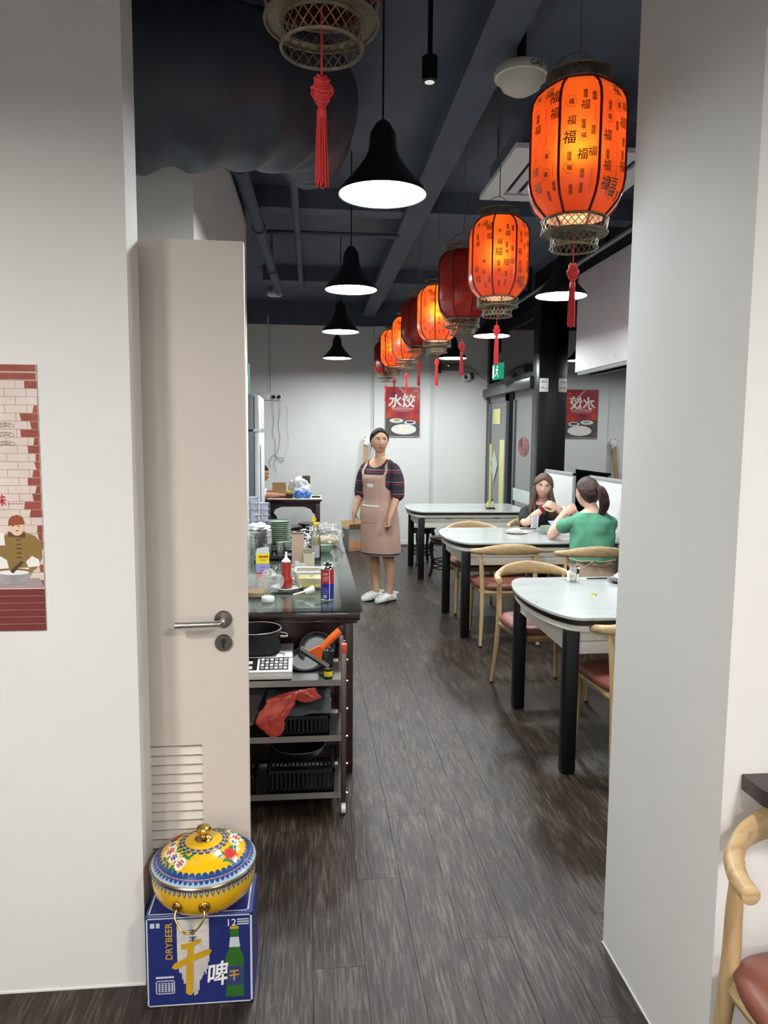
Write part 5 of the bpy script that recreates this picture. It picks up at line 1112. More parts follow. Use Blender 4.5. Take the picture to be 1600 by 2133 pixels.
tx.build('small_text', mat('poster_pink_text', rgb(236, 200, 196), rough=0.6, var=0.02), po, smooth=False)
MB().poly([(-PW / 2, -0.0122, 0.0), (PW / 2, -0.0122, 0.0), (PW / 2, -0.0122, 0.2), (0.08, -0.0122, 0.25), (-PW / 2, -0.0122, 0.26)]).build('table_print', mat('poster_slate', rgb(86, 76, 74), rough=0.5, var=0.3, vs=12), po, smooth=False)
def pl(cx, cz, rx, rz, m, k): MB().poly(disc((cx, -k, cz), (1, 0, 0), (0, 0, 1), rx, rz, 28)).build('dish_print', m, po, smooth=False)
PWH = mat('poster_dish_white', rgb(226, 224, 232), rough=0.5, var=0.04); PSO = mat('poster_sauce', rgb(80, 50, 40), rough=0.5, var=0.1); PGR = mat('poster_greens', rgb(150, 170, 90), rough=0.5, var=0.3, vs=40)
pl(-0.09, 0.225, 0.1, 0.032, PWH, 0.0124); pl(-0.085, 0.23, 0.05, 0.018, PGR, 0.0126); pl(0.11, 0.2, 0.085, 0.03, PWH, 0.0125); pl(0.11, 0.203, 0.06, 0.018, PSO, 0.0127); pl(0.02, 0.1, 0.185, 0.075, PWH, 0.0128)
DUM = mat('poster_dumpling', rgb(238, 226, 210), rough=0.6, var=0.12, vs=40)
for cx, cz, w in ((-0.08, 0.115, 0.06), (-0.01, 0.135, 0.055), (0.06, 0.11, 0.065), (-0.05, 0.085, 0.06), (0.03, 0.08, 0.06), (0.1, 0.09, 0.05)): pl(cx, cz, w, 0.026, DUM, 0.0129 + 0.0002 * (cx + 0.1) * 10)
MB().poly([(-0.07, -0.0123, PH), (-0.03, -0.0123, PH), (0.09, -0.0123, PH - 0.12), (0.06, -0.0123, PH - 0.13)]).build('steam_print', mat('poster_steam', rgb(196, 150, 130), rough=0.5, var=0.1), po, smooth=False)
# camera, router, carton, long roll
sc_ = thing('security_camera', 'white dome security camera on the back wall by the door', 'camera', (2.25, 10.8, 2.45))
MB().lathe([(0, 0), (0.05, 0), (0.05, 0.02), (0, 0.02)], n=20, M=Matrix.Rotation(PI / 2, 4, 'X')).build('mount', WPLAST, sc_); MB().cyl((0, -0.02, 0), (0, -0.09, 0.03), 0.015, n=10).build('arm', WPLAST, sc_)
bl_ = MB().ball((0, -0.12, 0.02), 0.06, 20, 14).build('ball_housing', WPLAST, sc_); MB().ball((-0.025, -0.165, 0.01), (0.028, 0.02, 0.034), 14, 10).build('lens', BPLAST, sc_)
MB().box(0.07, 0.1, -0.1, -0.04, 0.0, 0.08).build('light_bar', BPLAST, sc_, smooth=False)
rt = thing('router_box', 'dark box with small green lights high on the back wall', 'router', (2.02, 10.8, 2.56))
MB().rbox(-0.12, 0.16, -0.09, 0, 0, 0.1, b=0.01).build('case', mat('router_grey', rgb(96, 98, 100), rough=0.5, var=0.05), rt); MB().rbox(-0.21, -0.14, -0.07, 0, -0.04, 0.12, b=0.006).build('adapter', BPLAST, rt); MB().box(-0.05, -0.035, -0.092, -0.09, 0.06, 0.068).build('indicator', emis('green_led', (0.3, 1, 0.2, 1), 3.0, False), rt, smooth=False)
cable([(2.15, 10.75, 2.62), (2.3, 10.77, 2.62), (2.45, 10.78, 2.5), (2.56, 10.7, 2.42)], 'thin black cable from the router box to the shopfront', 0.004, BPLAST)
kc = thing('cardboard_carton', 'open cardboard carton with orange print behind the woman in the apron', 'box', (0.63, 10.32, 0), 0.25)
MB().box(-0.17, 0.17, -0.16, -0.157, 0, 0.3).box(-0.17, 0.17, 0.157, 0.16, 0, 0.3).box(-0.17, -0.167, -0.16, 0.16, 0, 0.3).box(0.167, 0.17, -0.16, 0.16, 0, 0.3).box(-0.17, 0.17, -0.16, 0.16, 0, 0.003).build('body', mat('pale_carton', rgb(170, 166, 160), rough=0.85, var=0.06), kc, smooth=False)
for s, rx in ((-1, 0.6), (1, -0.5)): MB().box(-0.17, 0.17, -0.0015, 0.0015, 0, 0.1, M=Matrix.Translation((0, s * 0.158, 0.3)) @ Matrix.Rotation(rx, 4, 'X')).build('flap', KRAFT, kc, smooth=False)
MB().box(-0.16, 0.16, -0.1625, -0.1602, 0.02, 0.13).build('orange_print', mat('orange_print', rgb(206, 140, 90), rough=0.8, var=0.4, vs=14), kc, smooth=False)
rl = thing('long_board', 'long brown wooden board wrapped in film, leaning at the back wall', 'board', (0.70, 10.55, 0))
Mr = Matrix.Rotation(-0.12, 4, 'X') @ Matrix.Rotation(0.06, 4, 'Y')
MB().rbox(-0.035, 0.035, -0.012, 0.012, 0, 1.6, b=0.004, M=Mr).build('plank', mat('tan_board', rgb(168, 136, 96), rough=0.7, var=0.08), rl); crumple('film_wrap', '', '', Mr @ Vector((0.01, -0.01, 1.52)), (0.045, 0.025, 0.07), WPLAST, amp=0.5, sc=10, seed=41, parent=rl)

# ------------------------------------------------------------------ printed mural on the front wall
mu = thing('printed_mural', 'wall print of worn brickwork with a cook stirring a bowl', 'poster', (-1.32, 2.05, 1.064))
MW, MH = 0.596, 0.717
MB().box(0, MW, -0.004, -0.0002, 0, MH).build('sheet', mat('mural_plaster', rgb(222, 206, 198), rough=0.55, var=0.08, vs=9), mu, smooth=False)
YM = lambda k: -0.0042 - 0.0002 * k
def mp(pts, m, k, nm): MB().poly([(MW - a, YM(k), b) for a, b in pts][::-1]).build(nm, m, mu, smooth=False)
BR = mat('mural_brick', rgb(150, 70, 54), rough=0.6, var=0.25, vs=30); BRD = mat('mural_dark_brick', rgb(116, 46, 40), rough=0.6, var=0.08, vs=30); LN = mat('mural_line', rgb(120, 92, 84), rough=0.6, var=0.1); GRYP = mat('mural_shadow', rgb(140, 124, 124), rough=0.6, var=0.15)
rr = random.Random(9)
ln = MB()
def q4(a0, a1, b0, b1, k, j=0.0, m=None, nm='brick_print'): MB().poly([(MW - a1 + rr.uniform(-j, j), YM(k), b0), (MW - a0, YM(k), b0), (MW - a0, YM(k), b1), (MW - a1 + rr.uniform(-j, j), YM(k), b1)]).build(nm, m or BR, mu, smooth=False)
nr = 28; hh_ = (MH - 0.118) / nr
for r_ in range(nr):
    z = MH - (r_ + 1) * hh_; off = (r_ % 2) * 0.028
    ln.box(0, MW, YM(1), YM(1) + 0.0001, z - 0.0004, z + 0.0004)
    for k in range(11):
        x = off + k * 0.056; ln.box(MW - x - 0.0004, MW - x + 0.0004, YM(1), YM(1) + 0.0001, z, z + hh_) if x < MW else None
    if r_ < 2:
        for k in range(6): q4(k * 0.1 + 0.002, min(k * 0.1 + 0.096, MW), z + 0.002, z + hh_ - 0.002, 2)
    elif rr.random() < 0.62: w = rr.choice((0.012, 0.02, 0.03, 0.045)); q4(0.001, w, z + 0.001, z + hh_ - 0.001, 2, 0.003)
    if r_ > 1 and rr.random() < 0.35: x = rr.uniform(0.3, 0.5); q4(x, x + 0.05, z + 0.001, z + hh_ - 0.001, 2, 0.003)
ln.build('joint_print', LN, mu, smooth=False)
for r_ in range(6): q4(0, MW, 0.0 + r_ * 0.0193, 0.0185 + r_ * 0.0193, 3, 0.0, BRD, 'lower_brick_print')
mp([(0, 0.118), (0.14, 0.118), (0.14, 0.145), (0.012, 0.145)], mat('mural_tabletop', rgb(164, 148, 150), rough=0.6, var=0.05), 4, 'table_print')
CO = mat('mural_coat', rgb(140, 112, 56), rough=0.6, var=0.08); CAPM = mat('mural_cap', rgb(148, 74, 42), rough=0.6, var=0.06); FACE = mat('mural_skin', rgb(232, 196, 170), rough=0.6, var=0.03)
mp([(0.003, 0.24), (0.004, 0.2), (0.02, 0.17), (0.05, 0.155), (0.12, 0.155), (0.14, 0.19), (0.13, 0.235), (0.11, 0.255), (0.085, 0.27), (0.045, 0.27), (0.02, 0.26)], CO, 4, 'coat_print')
mp([(0.045, 0.255), (0.088, 0.258), (0.09, 0.272), (0.045, 0.272)], mat('mural_collar', rgb(92, 70, 44), rough=0.6, var=0.05), 5, 'collar_print')
mp([(0.066 - 0.019 * math.cos(q * PI / 8), 0.285 + 0.024 * math.sin(q * PI / 8)) for q in range(16)], FACE, 6, 'face_print')
mp([(0.045, 0.292), (0.088, 0.288), (0.086, 0.304), (0.078, 0.314), (0.064, 0.318), (0.05, 0.312)], CAPM, 7, 'cap_print')
mp([(0.098, 0.235), (0.12, 0.235), (0.124, 0.268), (0.1, 0.27)], WHITE, 5, 'towel_print'); mp([(0.01, 0.178), (0.04, 0.175), (0.046, 0.19), (0.03, 0.206), (0.012, 0.196)], WHITE, 6, 'cuff_print'); mp([(0.09, 0.17), (0.13, 0.17), (0.138, 0.195), (0.115, 0.208), (0.095, 0.195)], WHITE, 6, 'cuff_print')
mp([(0.035, 0.155), (0.13, 0.155), (0.12, 0.172), (0.04, 0.174)], WHITE, 7, 'flour_print')
BSL = mat('mural_bowl', rgb(160, 158, 160), rough=0.5, var=0.15, vs=15)
mp([(0.03, 0.165), (0.045, 0.137), (0.065, 0.128), (0.1, 0.128), (0.118, 0.138), (0.134, 0.165)], BSL, 8, 'bowl_print'); mp([(0.082 - 0.052 * math.cos(q * PI / 8), 0.164 + 0.009 * math.sin(q * PI / 8)) for q in range(16)], CO, 9, 'bowl_rim_print'); mp([(0.08 - 0.042 * math.cos(q * PI / 8), 0.161 + 0.0065 * math.sin(q * PI / 8)) for q in range(16)], WHITE, 10, 'batter_print')
mp([(0.052, 0.19), (0.057, 0.193), (0.088, 0.165), (0.08, 0.158)], mat('mural_spoon', rgb(70, 60, 60), rough=0.5, var=0.05), 11, 'spoon_print')
fx = MB()
for k in range(5): fx.tube([(MW - 0.056, YM(8), 0.25 - k * 0.012), (MW - 0.068, YM(8), 0.25 - k * 0.012)], 0.0009, n=4)
fx.tube([(MW - 0.058, YM(8), 0.287), (MW - 0.064, YM(8), 0.288)], 0.001, n=4).tube([(MW - 0.072, YM(8), 0.288), (MW - 0.078, YM(8), 0.288)], 0.001, n=4).tube([(MW - 0.062, YM(8), 0.275), (MW - 0.068, YM(8), 0.2745)], 0.001, n=4).build('face_line_print', DKINK, mu)
tx = MB().text('味', 0.032, lambda x, y: Vector((MW - 0.105 + x, YM(3), 0.357 + y)), bold=0.015)
for k in range(6): tx.poly(disc((MW - 0.083 + k * 0.0065, YM(3), 0.3475), (1, 0, 0), (0, 0, 1), 0.0018, 0.0018, 8))
tx.build('red_lettering', REDINK, mu, smooth=False)
gl = MB()
for k in range(3):
    for j in range(7):
        c = Vector((MW - 0.07 - j * 0.009, YM(3), 0.555 - k * 0.024 + 0.003 * math.sin(j)))
        gl.tube([c + Vector((0.008 * math.cos(q * PI / 6), 0, 0.005 * math.sin(q * PI / 6))) for q in range(12)], 0.0005, n=3, closed=True)
gl.build('sketch_print', LN, mu)

# ------------------------------------------------------------------ beer box and cloisonne pot
bx = thing('beer_box', 'blue cardboard beer carton with gold character at the foot of the door', 'box', (-0.315, 2.05, 0), 0.0)
BLU = mat('box_blue', rgb(30, 44, 110), rough=0.42, var=0.08, vs=8); BW_, BD_, BH_ = 0.294, 0.185, 0.272
MB().rbox(-BW_ / 2, BW_ / 2, -BD_ / 2, BD_ / 2, 0, BH_, b=0.0025, seg=1).build('carton', BLU, bx)
yf = -BD_ / 2 - 0.0006
def fb(mb, a0, a1, b0, b1, k=0.0): mb.poly([(a0, yf - k, b0), (a1, yf - k, b0), (a1, yf - k, b1), (a0, yf - k, b1)])
ed = MB(); e_ = 0.004
fb(ed, -BW_ / 2 + 0.002, BW_ / 2 - 0.002, 0.003, 0.003 + e_); fb(ed, -BW_ / 2 + 0.002, BW_ / 2 - 0.002, BH_ - 0.009, BH_ - 0.009 + e_); fb(ed, -BW_ / 2 + 0.002, -BW_ / 2 + 0.002 + e_, 0.003, BH_ - 0.005); fb(ed, BW_ / 2 - 0.002 - e_ * 1.5, BW_ / 2 - 0.002, 0.003, BH_ - 0.005)
for x0, x1, y0, y1 in ((-BW_ / 2 + 0.008, BW_ / 2 - 0.012, -BD_ / 2 + 0.006, -BD_ / 2 + 0.010), (BW_ / 2 - 0.016, BW_ / 2 - 0.012, -BD_ / 2 + 0.006, BD_ / 2 - 0.006), (-BW_ / 2 + 0.006, -BW_ / 2 + 0.01, -BD_ / 2 + 0.006, BD_ / 2 - 0.006)):
    ed.poly([(x0, y0, BH_ + 0.0005), (x1, y0, BH_ + 0.0005), (x1, y1, BH_ + 0.0005), (x0, y1, BH_ + 0.0005)])
ed.build('white_edging', mat('box_white', rgb(196, 200, 212), rough=0.5, var=0.05), bx, smooth=False)
br = MB(); rr = random.Random(4)
fb(br, -0.062, 0.026, 0.165, BH_ - 0.012, 0.0003)
for k in range(22):
    x = -0.062 + k * 0.004; d = abs(k - 10.5) / 10.5; z0 = 0.02 + 0.09 * d ** 1.5 + rr.uniform(0, 0.03)
    br.poly([(x + 0.0005, yf - 0.0003, z0), (x + 0.0037, yf - 0.0003, z0 + 0.004), (x + 0.0042, yf - 0.0003, 0.165), (x, yf - 0.0003, 0.165)])
br.build('brush_stroke', mat('box_offwhite', rgb(206, 202, 198), rough=0.5, var=0.08, vs=20), bx, smooth=False)
GOLDP = mat('box_gold', rgb(200, 158, 40), rough=0.4, var=0.06)
gan = MB()
for pts in ([(-0.052, 0.186), (-0.03, 0.19), (-0.005, 0.199), (0.006, 0.2), (0.003, 0.19), (-0.014, 0.181), (-0.036, 0.172), (-0.05, 0.171)], [(-0.078, 0.118), (-0.07, 0.131), (-0.04, 0.146), (0.0, 0.162), (0.026, 0.169), (0.034, 0.164), (0.028, 0.153), (0.002, 0.142), (-0.036, 0.126), (-0.066, 0.112)], [(-0.032, 0.186), (-0.014, 0.188), (-0.018, 0.14), (-0.019, 0.08), (-0.021, 0.038), (-0.03, 0.032), (-0.04, 0.04), (-0.038, 0.09), (-0.036, 0.14)]):
    gan.poly([(a, yf - 0.0008 - 0.00005 * len(pts), b) for a, b in pts][::-1])
gan.text('DRYBEER', 0.031, lambda x, y: Vector((-0.084 - y * 0.85, yf - 0.0007, 0.198 + x * 0.86)), bold=0.014).build('gold_lettering', GOLDP, bx, smooth=False)
MB().text('啤', 0.062, lambda x, y: Vector((0.05 + x + 0.1 * y, yf - 0.0009, 0.093 + y * 1.25 + 0.12 * x)), bold=0.018).build('white_lettering', WHITE, bx, smooth=False); MB().text('12', 0.03, lambda x, y: Vector((0.09 + x, yf - 0.0008, 0.244 + y)), bold=0.0).build('number_print', WHITE, bx, smooth=False)
ex_ = MB()
for z in (0.25, 0.243, 0.236): fb(ex_, 0.104, 0.136, z, z + 0.004, 0.0004)
fb(ex_, -0.134, -0.122, 0.238, 0.252, 0.0004); fb(ex_, -0.118, -0.108, 0.238, 0.252, 0.0004)
for a, b, c, d in ((-0.122, -0.07, 0.078, 0.081), (-0.122, -0.07, 0.040, 0.043), (-0.122, -0.119, 0.040, 0.081), (-0.073, -0.07, 0.040, 0.081), (-0.122, -0.072, 0.087, 0.093)): fb(ex_, a, b, c, d, 0.0004)
for k in range(5): fb(ex_, -0.115 + k * 0.009, -0.111 + k * 0.009, 0.046, 0.074, 0.0004); fb(ex_, -0.115, -0.078, 0.048 + k * 0.0058, 0.0495 + k * 0.0058, 0.0004)
ex_.build('pale_print', bpy.data.materials['box_white'], bx, smooth=False)
tx = MB()
for k in range(3):
    for j in range(3): fb(tx, -0.03 + 0.004 * (j % 2), -0.008 - 0.003 * j, 0.225 - k * 0.02 - j * 0.005, 0.2275 - k * 0.02 - j * 0.005, 0.0007)
    fb(tx, -0.02, -0.017, 0.212 - k * 0.02, 0.228 - k * 0.02, 0.0007)
tx.build('blue_print', BLU, bx, smooth=False)
def bprof(prof_, cx, m, nm, k):
    MB().poly([(cx - r, yf - k, z) for r, z in prof_] + [(cx + r, yf - k, z) for r, z in prof_[::-1]]).build(nm, m, bx, smooth=False)
GRB = mat('bottle_green_print', rgb(48, 104, 40), rough=0.3, var=0.12, vs=20)
bprof([(0.025, 0.02), (0.0255, 0.03), (0.024, 0.05), (0.024, 0.105), (0.026, 0.12), (0.026, 0.135), (0.022, 0.15), (0.016, 0.163), (0.013, 0.18), (0.0115, 0.215), (0.0115, 0.23)][::-1], 0.096, GRB, 'bottle_print', 0.0006)
bprof([(0.021, 0.055), (0.021, 0.112)][::-1], 0.096, mat('bottle_label_print', rgb(56, 64, 120), rough=0.4, var=0.3, vs=50), 'bottle_label_print', 0.0009)
bprof([(0.0155, 0.17), (0.012, 0.2)][::-1], 0.096, bpy.data.materials['box_white'], 'neck_label_print', 0.0009)
bprof([(0.012, 0.224), (0.012, 0.232)][::-1], 0.096, GOLDP, 'crown_print', 0.0009)
MB().text('干', 0.03, lambda x, y: Vector((0.094 + x, yf - 0.0012, 0.084 + y * 1.2 + 0.1 * x)), bold=0.02).build('label_lettering', GOLDP, bx, smooth=False)

cp = thing('cloisonne_pot', 'yellow enamel lidded pot with floral cloisonne on the beer box', 'pot', (-0.312, 2.044, BH_ + 0.001), -0.12)
YEN = mat('yellow_enamel', rgb(226, 176, 16), rough=0.16, coat=0.4, var=0.04); BEN = mat('blue_enamel', rgb(34, 70, 130), rough=0.2, var=0.1); LBE = mat('pale_blue_enamel', rgb(150, 176, 196), rough=0.2, var=0.1, vs=60)
GEN = mat('green_enamel', rgb(44, 110, 70), rough=0.2, var=0.15, vs=60); REN = mat('red_enamel', rgb(196, 50, 44), rough=0.2, var=0.1); PEN = mat('cream_enamel', rgb(236, 224, 208), rough=0.2, var=0.05); BRASS = mat('brass', rgb(196, 160, 84), rough=0.22, metal=1.0, var=0.06); PUR = mat('plum_enamel', rgb(150, 60, 90), rough=0.2, var=0.1)
BODY = [(0, 0.0), (0.085, 0.0), (0.09, 0.003), (0.117, 0.014), (0.137, 0.037), (0.1445, 0.062), (0.146, 0.083), (0.1435, 0.105)]
LID = [(0.0, 0.174), (0.03, 0.172), (0.06, 0.1665), (0.085, 0.158), (0.108, 0.146), (0.125, 0.133), (0.138, 0.121), (0.147, 0.114)]
MB().lathe(BODY, n=64).build('body', YEN, cp); lid = MB().lathe(LID[::-1], n=64).build('lid', YEN, cp)
MB().lathe([(0.143, 0.105), (0.15, 0.107), (0.151, 0.111), (0.148, 0.1145), (0.143, 0.114)], n=64).build('rim', DARKSTEEL, cp)
def ipol(P, r):
    for (a, za), (b, zb) in zip(P, P[1:]):
        if (a - r) * (b - r) <= 0 and a != b: return za + (zb - za) * (r - a) / (b - a)
    return P[-1][1]
def LS(r, th, off=0.0008): return Vector((r * math.cos(th), r * math.sin(th), ipol(LID, min(max(r, 0), 0.1469)) + off))
def BS(z, th, off=0.0008):
    for (ra, a), (rb, b) in zip(BODY[1:], BODY[2:]):
        if a <= z <= b: r = ra + (rb - ra) * (z - a) / (b - a) + off; return Vector((r * math.cos(th), r * math.sin(th), z))
def scallop(r, n, w, rad, off=0.0008, flip=1):
    m = MB()
    for k in range(n):
        th0 = 2 * PI * k / n
        pts = [LS(r + flip * rad * math.sin(q * PI / 6), th0 + w * math.cos(q * PI / 6) / r, off) for q in range(7)]
        m.poly(pts if flip > 0 else pts[::-1])
    return m
def band(r0, r1, off=0.0007):
    m = MB(); n = 64
    m.add([LS(r0, 2 * PI * k / n, off) for k in range(n)] + [LS((r0 + r1) / 2, 2 * PI * k / n, off) for k in range(n)] + [LS(r1, 2 * PI * k / n, off) for k in range(n)], [(j * n + k, j * n + (k + 1) % n, (j + 1) * n + (k + 1) % n, (j + 1) * n + k) for j in (0, 1) for k in range(n)]); return m
scallop(0.053, 20, 0.0072, 0.008).build('scallop_ring', BEN, lid, smooth=False); scallop(0.062, 22, 0.0075, 0.008).build('scallop_ring', BEN, lid, smooth=False)
m = scallop(0.126, 44, 0.0088, 0.009, 0.0009, -1); mb2 = band(0.1255, 0.131); m.add(mb2.v, mb2.f); m.build('scallop_band', BEN, lid, smooth=False)
band(0.1315, 0.146).build('pale_band', LBE, lid)
scallop(0.133, 60, 0.006, 0.009, 0.0014).build('pale_scallop', BEN, lid, smooth=False)
m = MB()
for k in range(60): m.poly([LS(0.1335 + 0.0022 * math.sin(q), 2 * PI * (k + 0.5) / 60 + 0.0022 * math.cos(q) / 0.133, 0.0016) for q in [j * PI / 4 for j in range(8)]])
m.build('red_dot', REN, lid, smooth=False)
m = MB()
for k in range(60):
    th = 2 * PI * k / 60; m.poly([BS(0.102, th - 0.05), BS(0.084, th), BS(0.102, th + 0.05)])
m.build('body_scallop', BEN, cp, smooth=False)
m = MB()
for k in range(60):
    th = 2 * PI * k / 60; m.poly([BS(0.099, th - 0.022, 0.0013), BS(0.09, th, 0.0013), BS(0.099, th + 0.022, 0.0013)]); th += PI / 60; m.poly([BS(0.084, th - 0.012), BS(0.08, th), BS(0.084, th + 0.012), BS(0.088, th)])
m.build('body_dot', LBE, cp, smooth=False)
def flower(r, th, s, c1, c2, k=0.0):
    def F(a, b, o): 
        rr_ = r + a; return LS(rr_, th + b / max(rr_, 0.02), o)
    f = MB()
    for q in range(8):
        an = q * PI / 4; cx, cy = s * 0.62 * math.cos(an), s * 0.62 * math.sin(an)
        f.poly([F(cx + s * 0.42 * math.cos(j * PI / 5), cy + s * 0.42 * math.sin(j * PI / 5), 0.0012 + k + 0.00004 * q) for j in range(10)])
    f.build('petals', c1, lid, smooth=False)
    f = MB()
    for q in range(6):
        an = q * PI / 3 + 0.2; f.poly([F(s * 0.45 * math.cos(an) + s * 0.2 * math.cos(j * PI / 3), s * 0.45 * math.sin(an) + s * 0.2 * math.sin(j * PI / 3), 0.0018 + k) for j in range(6)])
    f.poly([F(s * 0.22 * math.cos(j * PI / 4), s * 0.22 * math.sin(j * PI / 4), 0.0019 + k) for j in range(8)])
    f.build('flower_centre', c2, lid, smooth=False)
def leaves(r, th, n, spread, seed):
    rr = random.Random(seed); f = MB()
    for q in range(n):
        a = rr.uniform(-spread * 0.5, spread * 0.5); b = rr.uniform(-spread, spread); an = rr.uniform(0, 2 * PI); L_ = 0.013
        def F(u, v): rr_ = r + a + u; return LS(rr_, th + (b + v) / max(rr_, 0.02), 0.001)
        c, s = math.cos(an), math.sin(an); f.poly([F(-L_ * c, -L_ * s), F(0.005 * s, -0.005 * c), F(L_ * c, L_ * s), F(-0.005 * s, 0.005 * c)])
    f.build('leaf_print', GEN, lid, smooth=False)
for th0 in (-2.35, 0.75):
    leaves(0.095, th0, 22, 0.045, 5)
    for dr, dt, s, c1, c2 in ((0.006, 0.36, 0.0165, PEN, PUR), (0.0, 0.02, 0.0155, PEN, BEN), (-0.002, -0.34, 0.019, PEN, REN), (-0.008, -0.66, 0.014, PEN, GEN)): flower(0.095 + dr, th0 + dt, s, c1, c2)
for th0 in (-0.45, 2.75):
    leaves(0.098, th0, 8, 0.03, 8); flower(0.098, th0, 0.019, REN, REN, 0.0002)
MB().lathe([(0.026, 0.1715), (0.025, 0.175), (0.014, 0.18), (0.01, 0.185), (0.011, 0.188), (0.0195, 0.195), (0.021, 0.202), (0.018, 0.208), (0.009, 0.212), (0.0, 0.213)], n=32).build('knob', BRASS, lid)
for th in (-PI / 2, PI / 2):
    for dd_ in (-0.26, 0.26):
        c = BS(0.058, th + dd_, 0.004); nrm = Vector((c.x, c.y, 0)).normalized(); Mn = Matrix.Translation(c) @ nrm.to_track_quat('Z', 'Y').to_matrix().to_4x4()
        MB().lathe([(0, 0.006), (0.006, 0.006), (0.007, 0.003), (0.011, 0.004), (0.0125, 0.002), (0.015, 0.001), (0.016, -0.003)], n=20, M=Mn).build('boss', BRASS, cp)
    a, b = BS(0.05, th - 0.26, 0.008), BS(0.05, th + 0.26, 0.008); mid = (a + b) / 2; out = Vector((math.cos(th), math.sin(th), 0))
    MB().tube(catmull([a, a + out * 0.012 + Vector((0, 0, -0.018)), mid * 1.0 + out * 0.02 + (a - mid) * 0.5 + Vector((0, 0, -0.044)), mid + out * 0.022 + Vector((0, 0, -0.052)), mid + out * 0.02 + (b - mid) * 0.5 + Vector((0, 0, -0.044)), b + out * 0.012 + Vector((0, 0, -0.018)), b], 5), 0.0028, n=8).build('bail_handle', BRASS, cp)

# ------------------------------------------------------------------ people
def G(x, s): return math.exp(-(x / s) ** 2)
def head_pt(d, feat=True, smile=0.0):
    p = Vector((d.x * 0.078, d.y * 0.093, d.z * 0.116))
    k = max(0.0, -p.z / 0.116)
    p.x *= 1 - 0.27 * k ** 1.8
    if d.y > 0: p.y *= 1 - 0.45 * k
    else: p.y *= 1 - 0.10 * k
    if d.z > 0: p.x *= 1 + 0.05 * d.z * (1 - d.z) * 4
    if not feat: return p
    w = sstep(0.15, 0.7, -d.y)
    x, z = p.x, p.z; o = 0.0
    o += 0.019 * G(x, 0.011) * (sstep(0.03, -0.026, z) * sstep(-0.05, -0.032, z))
    o += 0.006 * (G(x - 0.012, 0.008) + G(x + 0.012, 0.008)) * G(z + 0.034, 0.009)
    o -= 0.0085 * (G(x - 0.031, 0.017) + G(x + 0.031, 0.017)) * G(z - 0.012, 0.012)
    o += 0.003 * G(abs(x) - 0.03, 0.025) * G(z - 0.033, 0.009)
    o += (0.004 + 0.004 * smile) * G(abs(x) - 0.042, 0.018) * G(z + 0.026, 0.02)
    o += 0.0065 * G(x, 0.026) * G(z + 0.060, 0.014)
    o -= 0.0035 * G(x, 0.02) * G(z + 0.077, 0.007)
    o += 0.008 * G(x, 0.02) * G(z + 0.095, 0.014)
    p.y -= o * w
    return p
def sph(nu, nv, fn):
    vs = []
    for i in range(nv + 1):
        ph = PI * i / nv
        for k in range(nu):
            q = 2 * PI * k / nu; vs.append(fn(Vector((math.sin(ph) * math.cos(q), math.sin(ph) * math.sin(q), -math.cos(ph)))))
    fs = [(i * nu + k, i * nu + (k + 1) % nu, (i + 1) * nu + (k + 1) % nu, (i + 1) * nu + k) for i in range(nv) for k in range(nu)]
    return vs, fs
def remesh(mb, voxel, name, m, parent, it=2):
    me = bpy.data.meshes.new('tmp'); me.from_pydata(mb.v, [], mb.f)
    o = bpy.data.objects.new('tmp', me); COL.objects.link(o)
    r = o.modifiers.new('r', 'REMESH'); r.mode = 'VOXEL'; r.voxel_size = voxel
    s = o.modifiers.new('s', 'SMOOTH'); s.factor = 0.5; s.iterations = it
    dg = bpy.context.evaluated_depsgraph_get(); nm = bpy.data.meshes.new_from_object(o.evaluated_get(dg))
    bpy.data.objects.remove(o); bpy.data.meshes.remove(me)
    nm.name = name; nm.materials.clear(); nm.materials.append(m)
    nm.polygons.foreach_set('use_smooth', [True] * len(nm.polygons)); nm.update()
    ob = bpy.data.objects.new(name, nm); COL.objects.link(ob); ob.parent = parent
    return ob
def limb(mb, pts, rad, n=14, sub=5):
    P = catmull(pts, sub); R_ = lerps(rad, len(P))
    a = (P[0] - P[1]).normalized(); b = (P[-1] - P[-2]).normalized()
    P = [P[0] + a * R_[0] * 0.8, P[0] + a * R_[0] * 0.45] + P + [P[-1] + b * R_[-1] * 0.45, P[-1] + b * R_[-1] * 0.8]
    R_ = [R_[0] * 0.45, R_[0] * 0.85] + R_ + [R_[-1] * 0.85, R_[-1] * 0.45]
    mb.tube(P, R_, n=n)
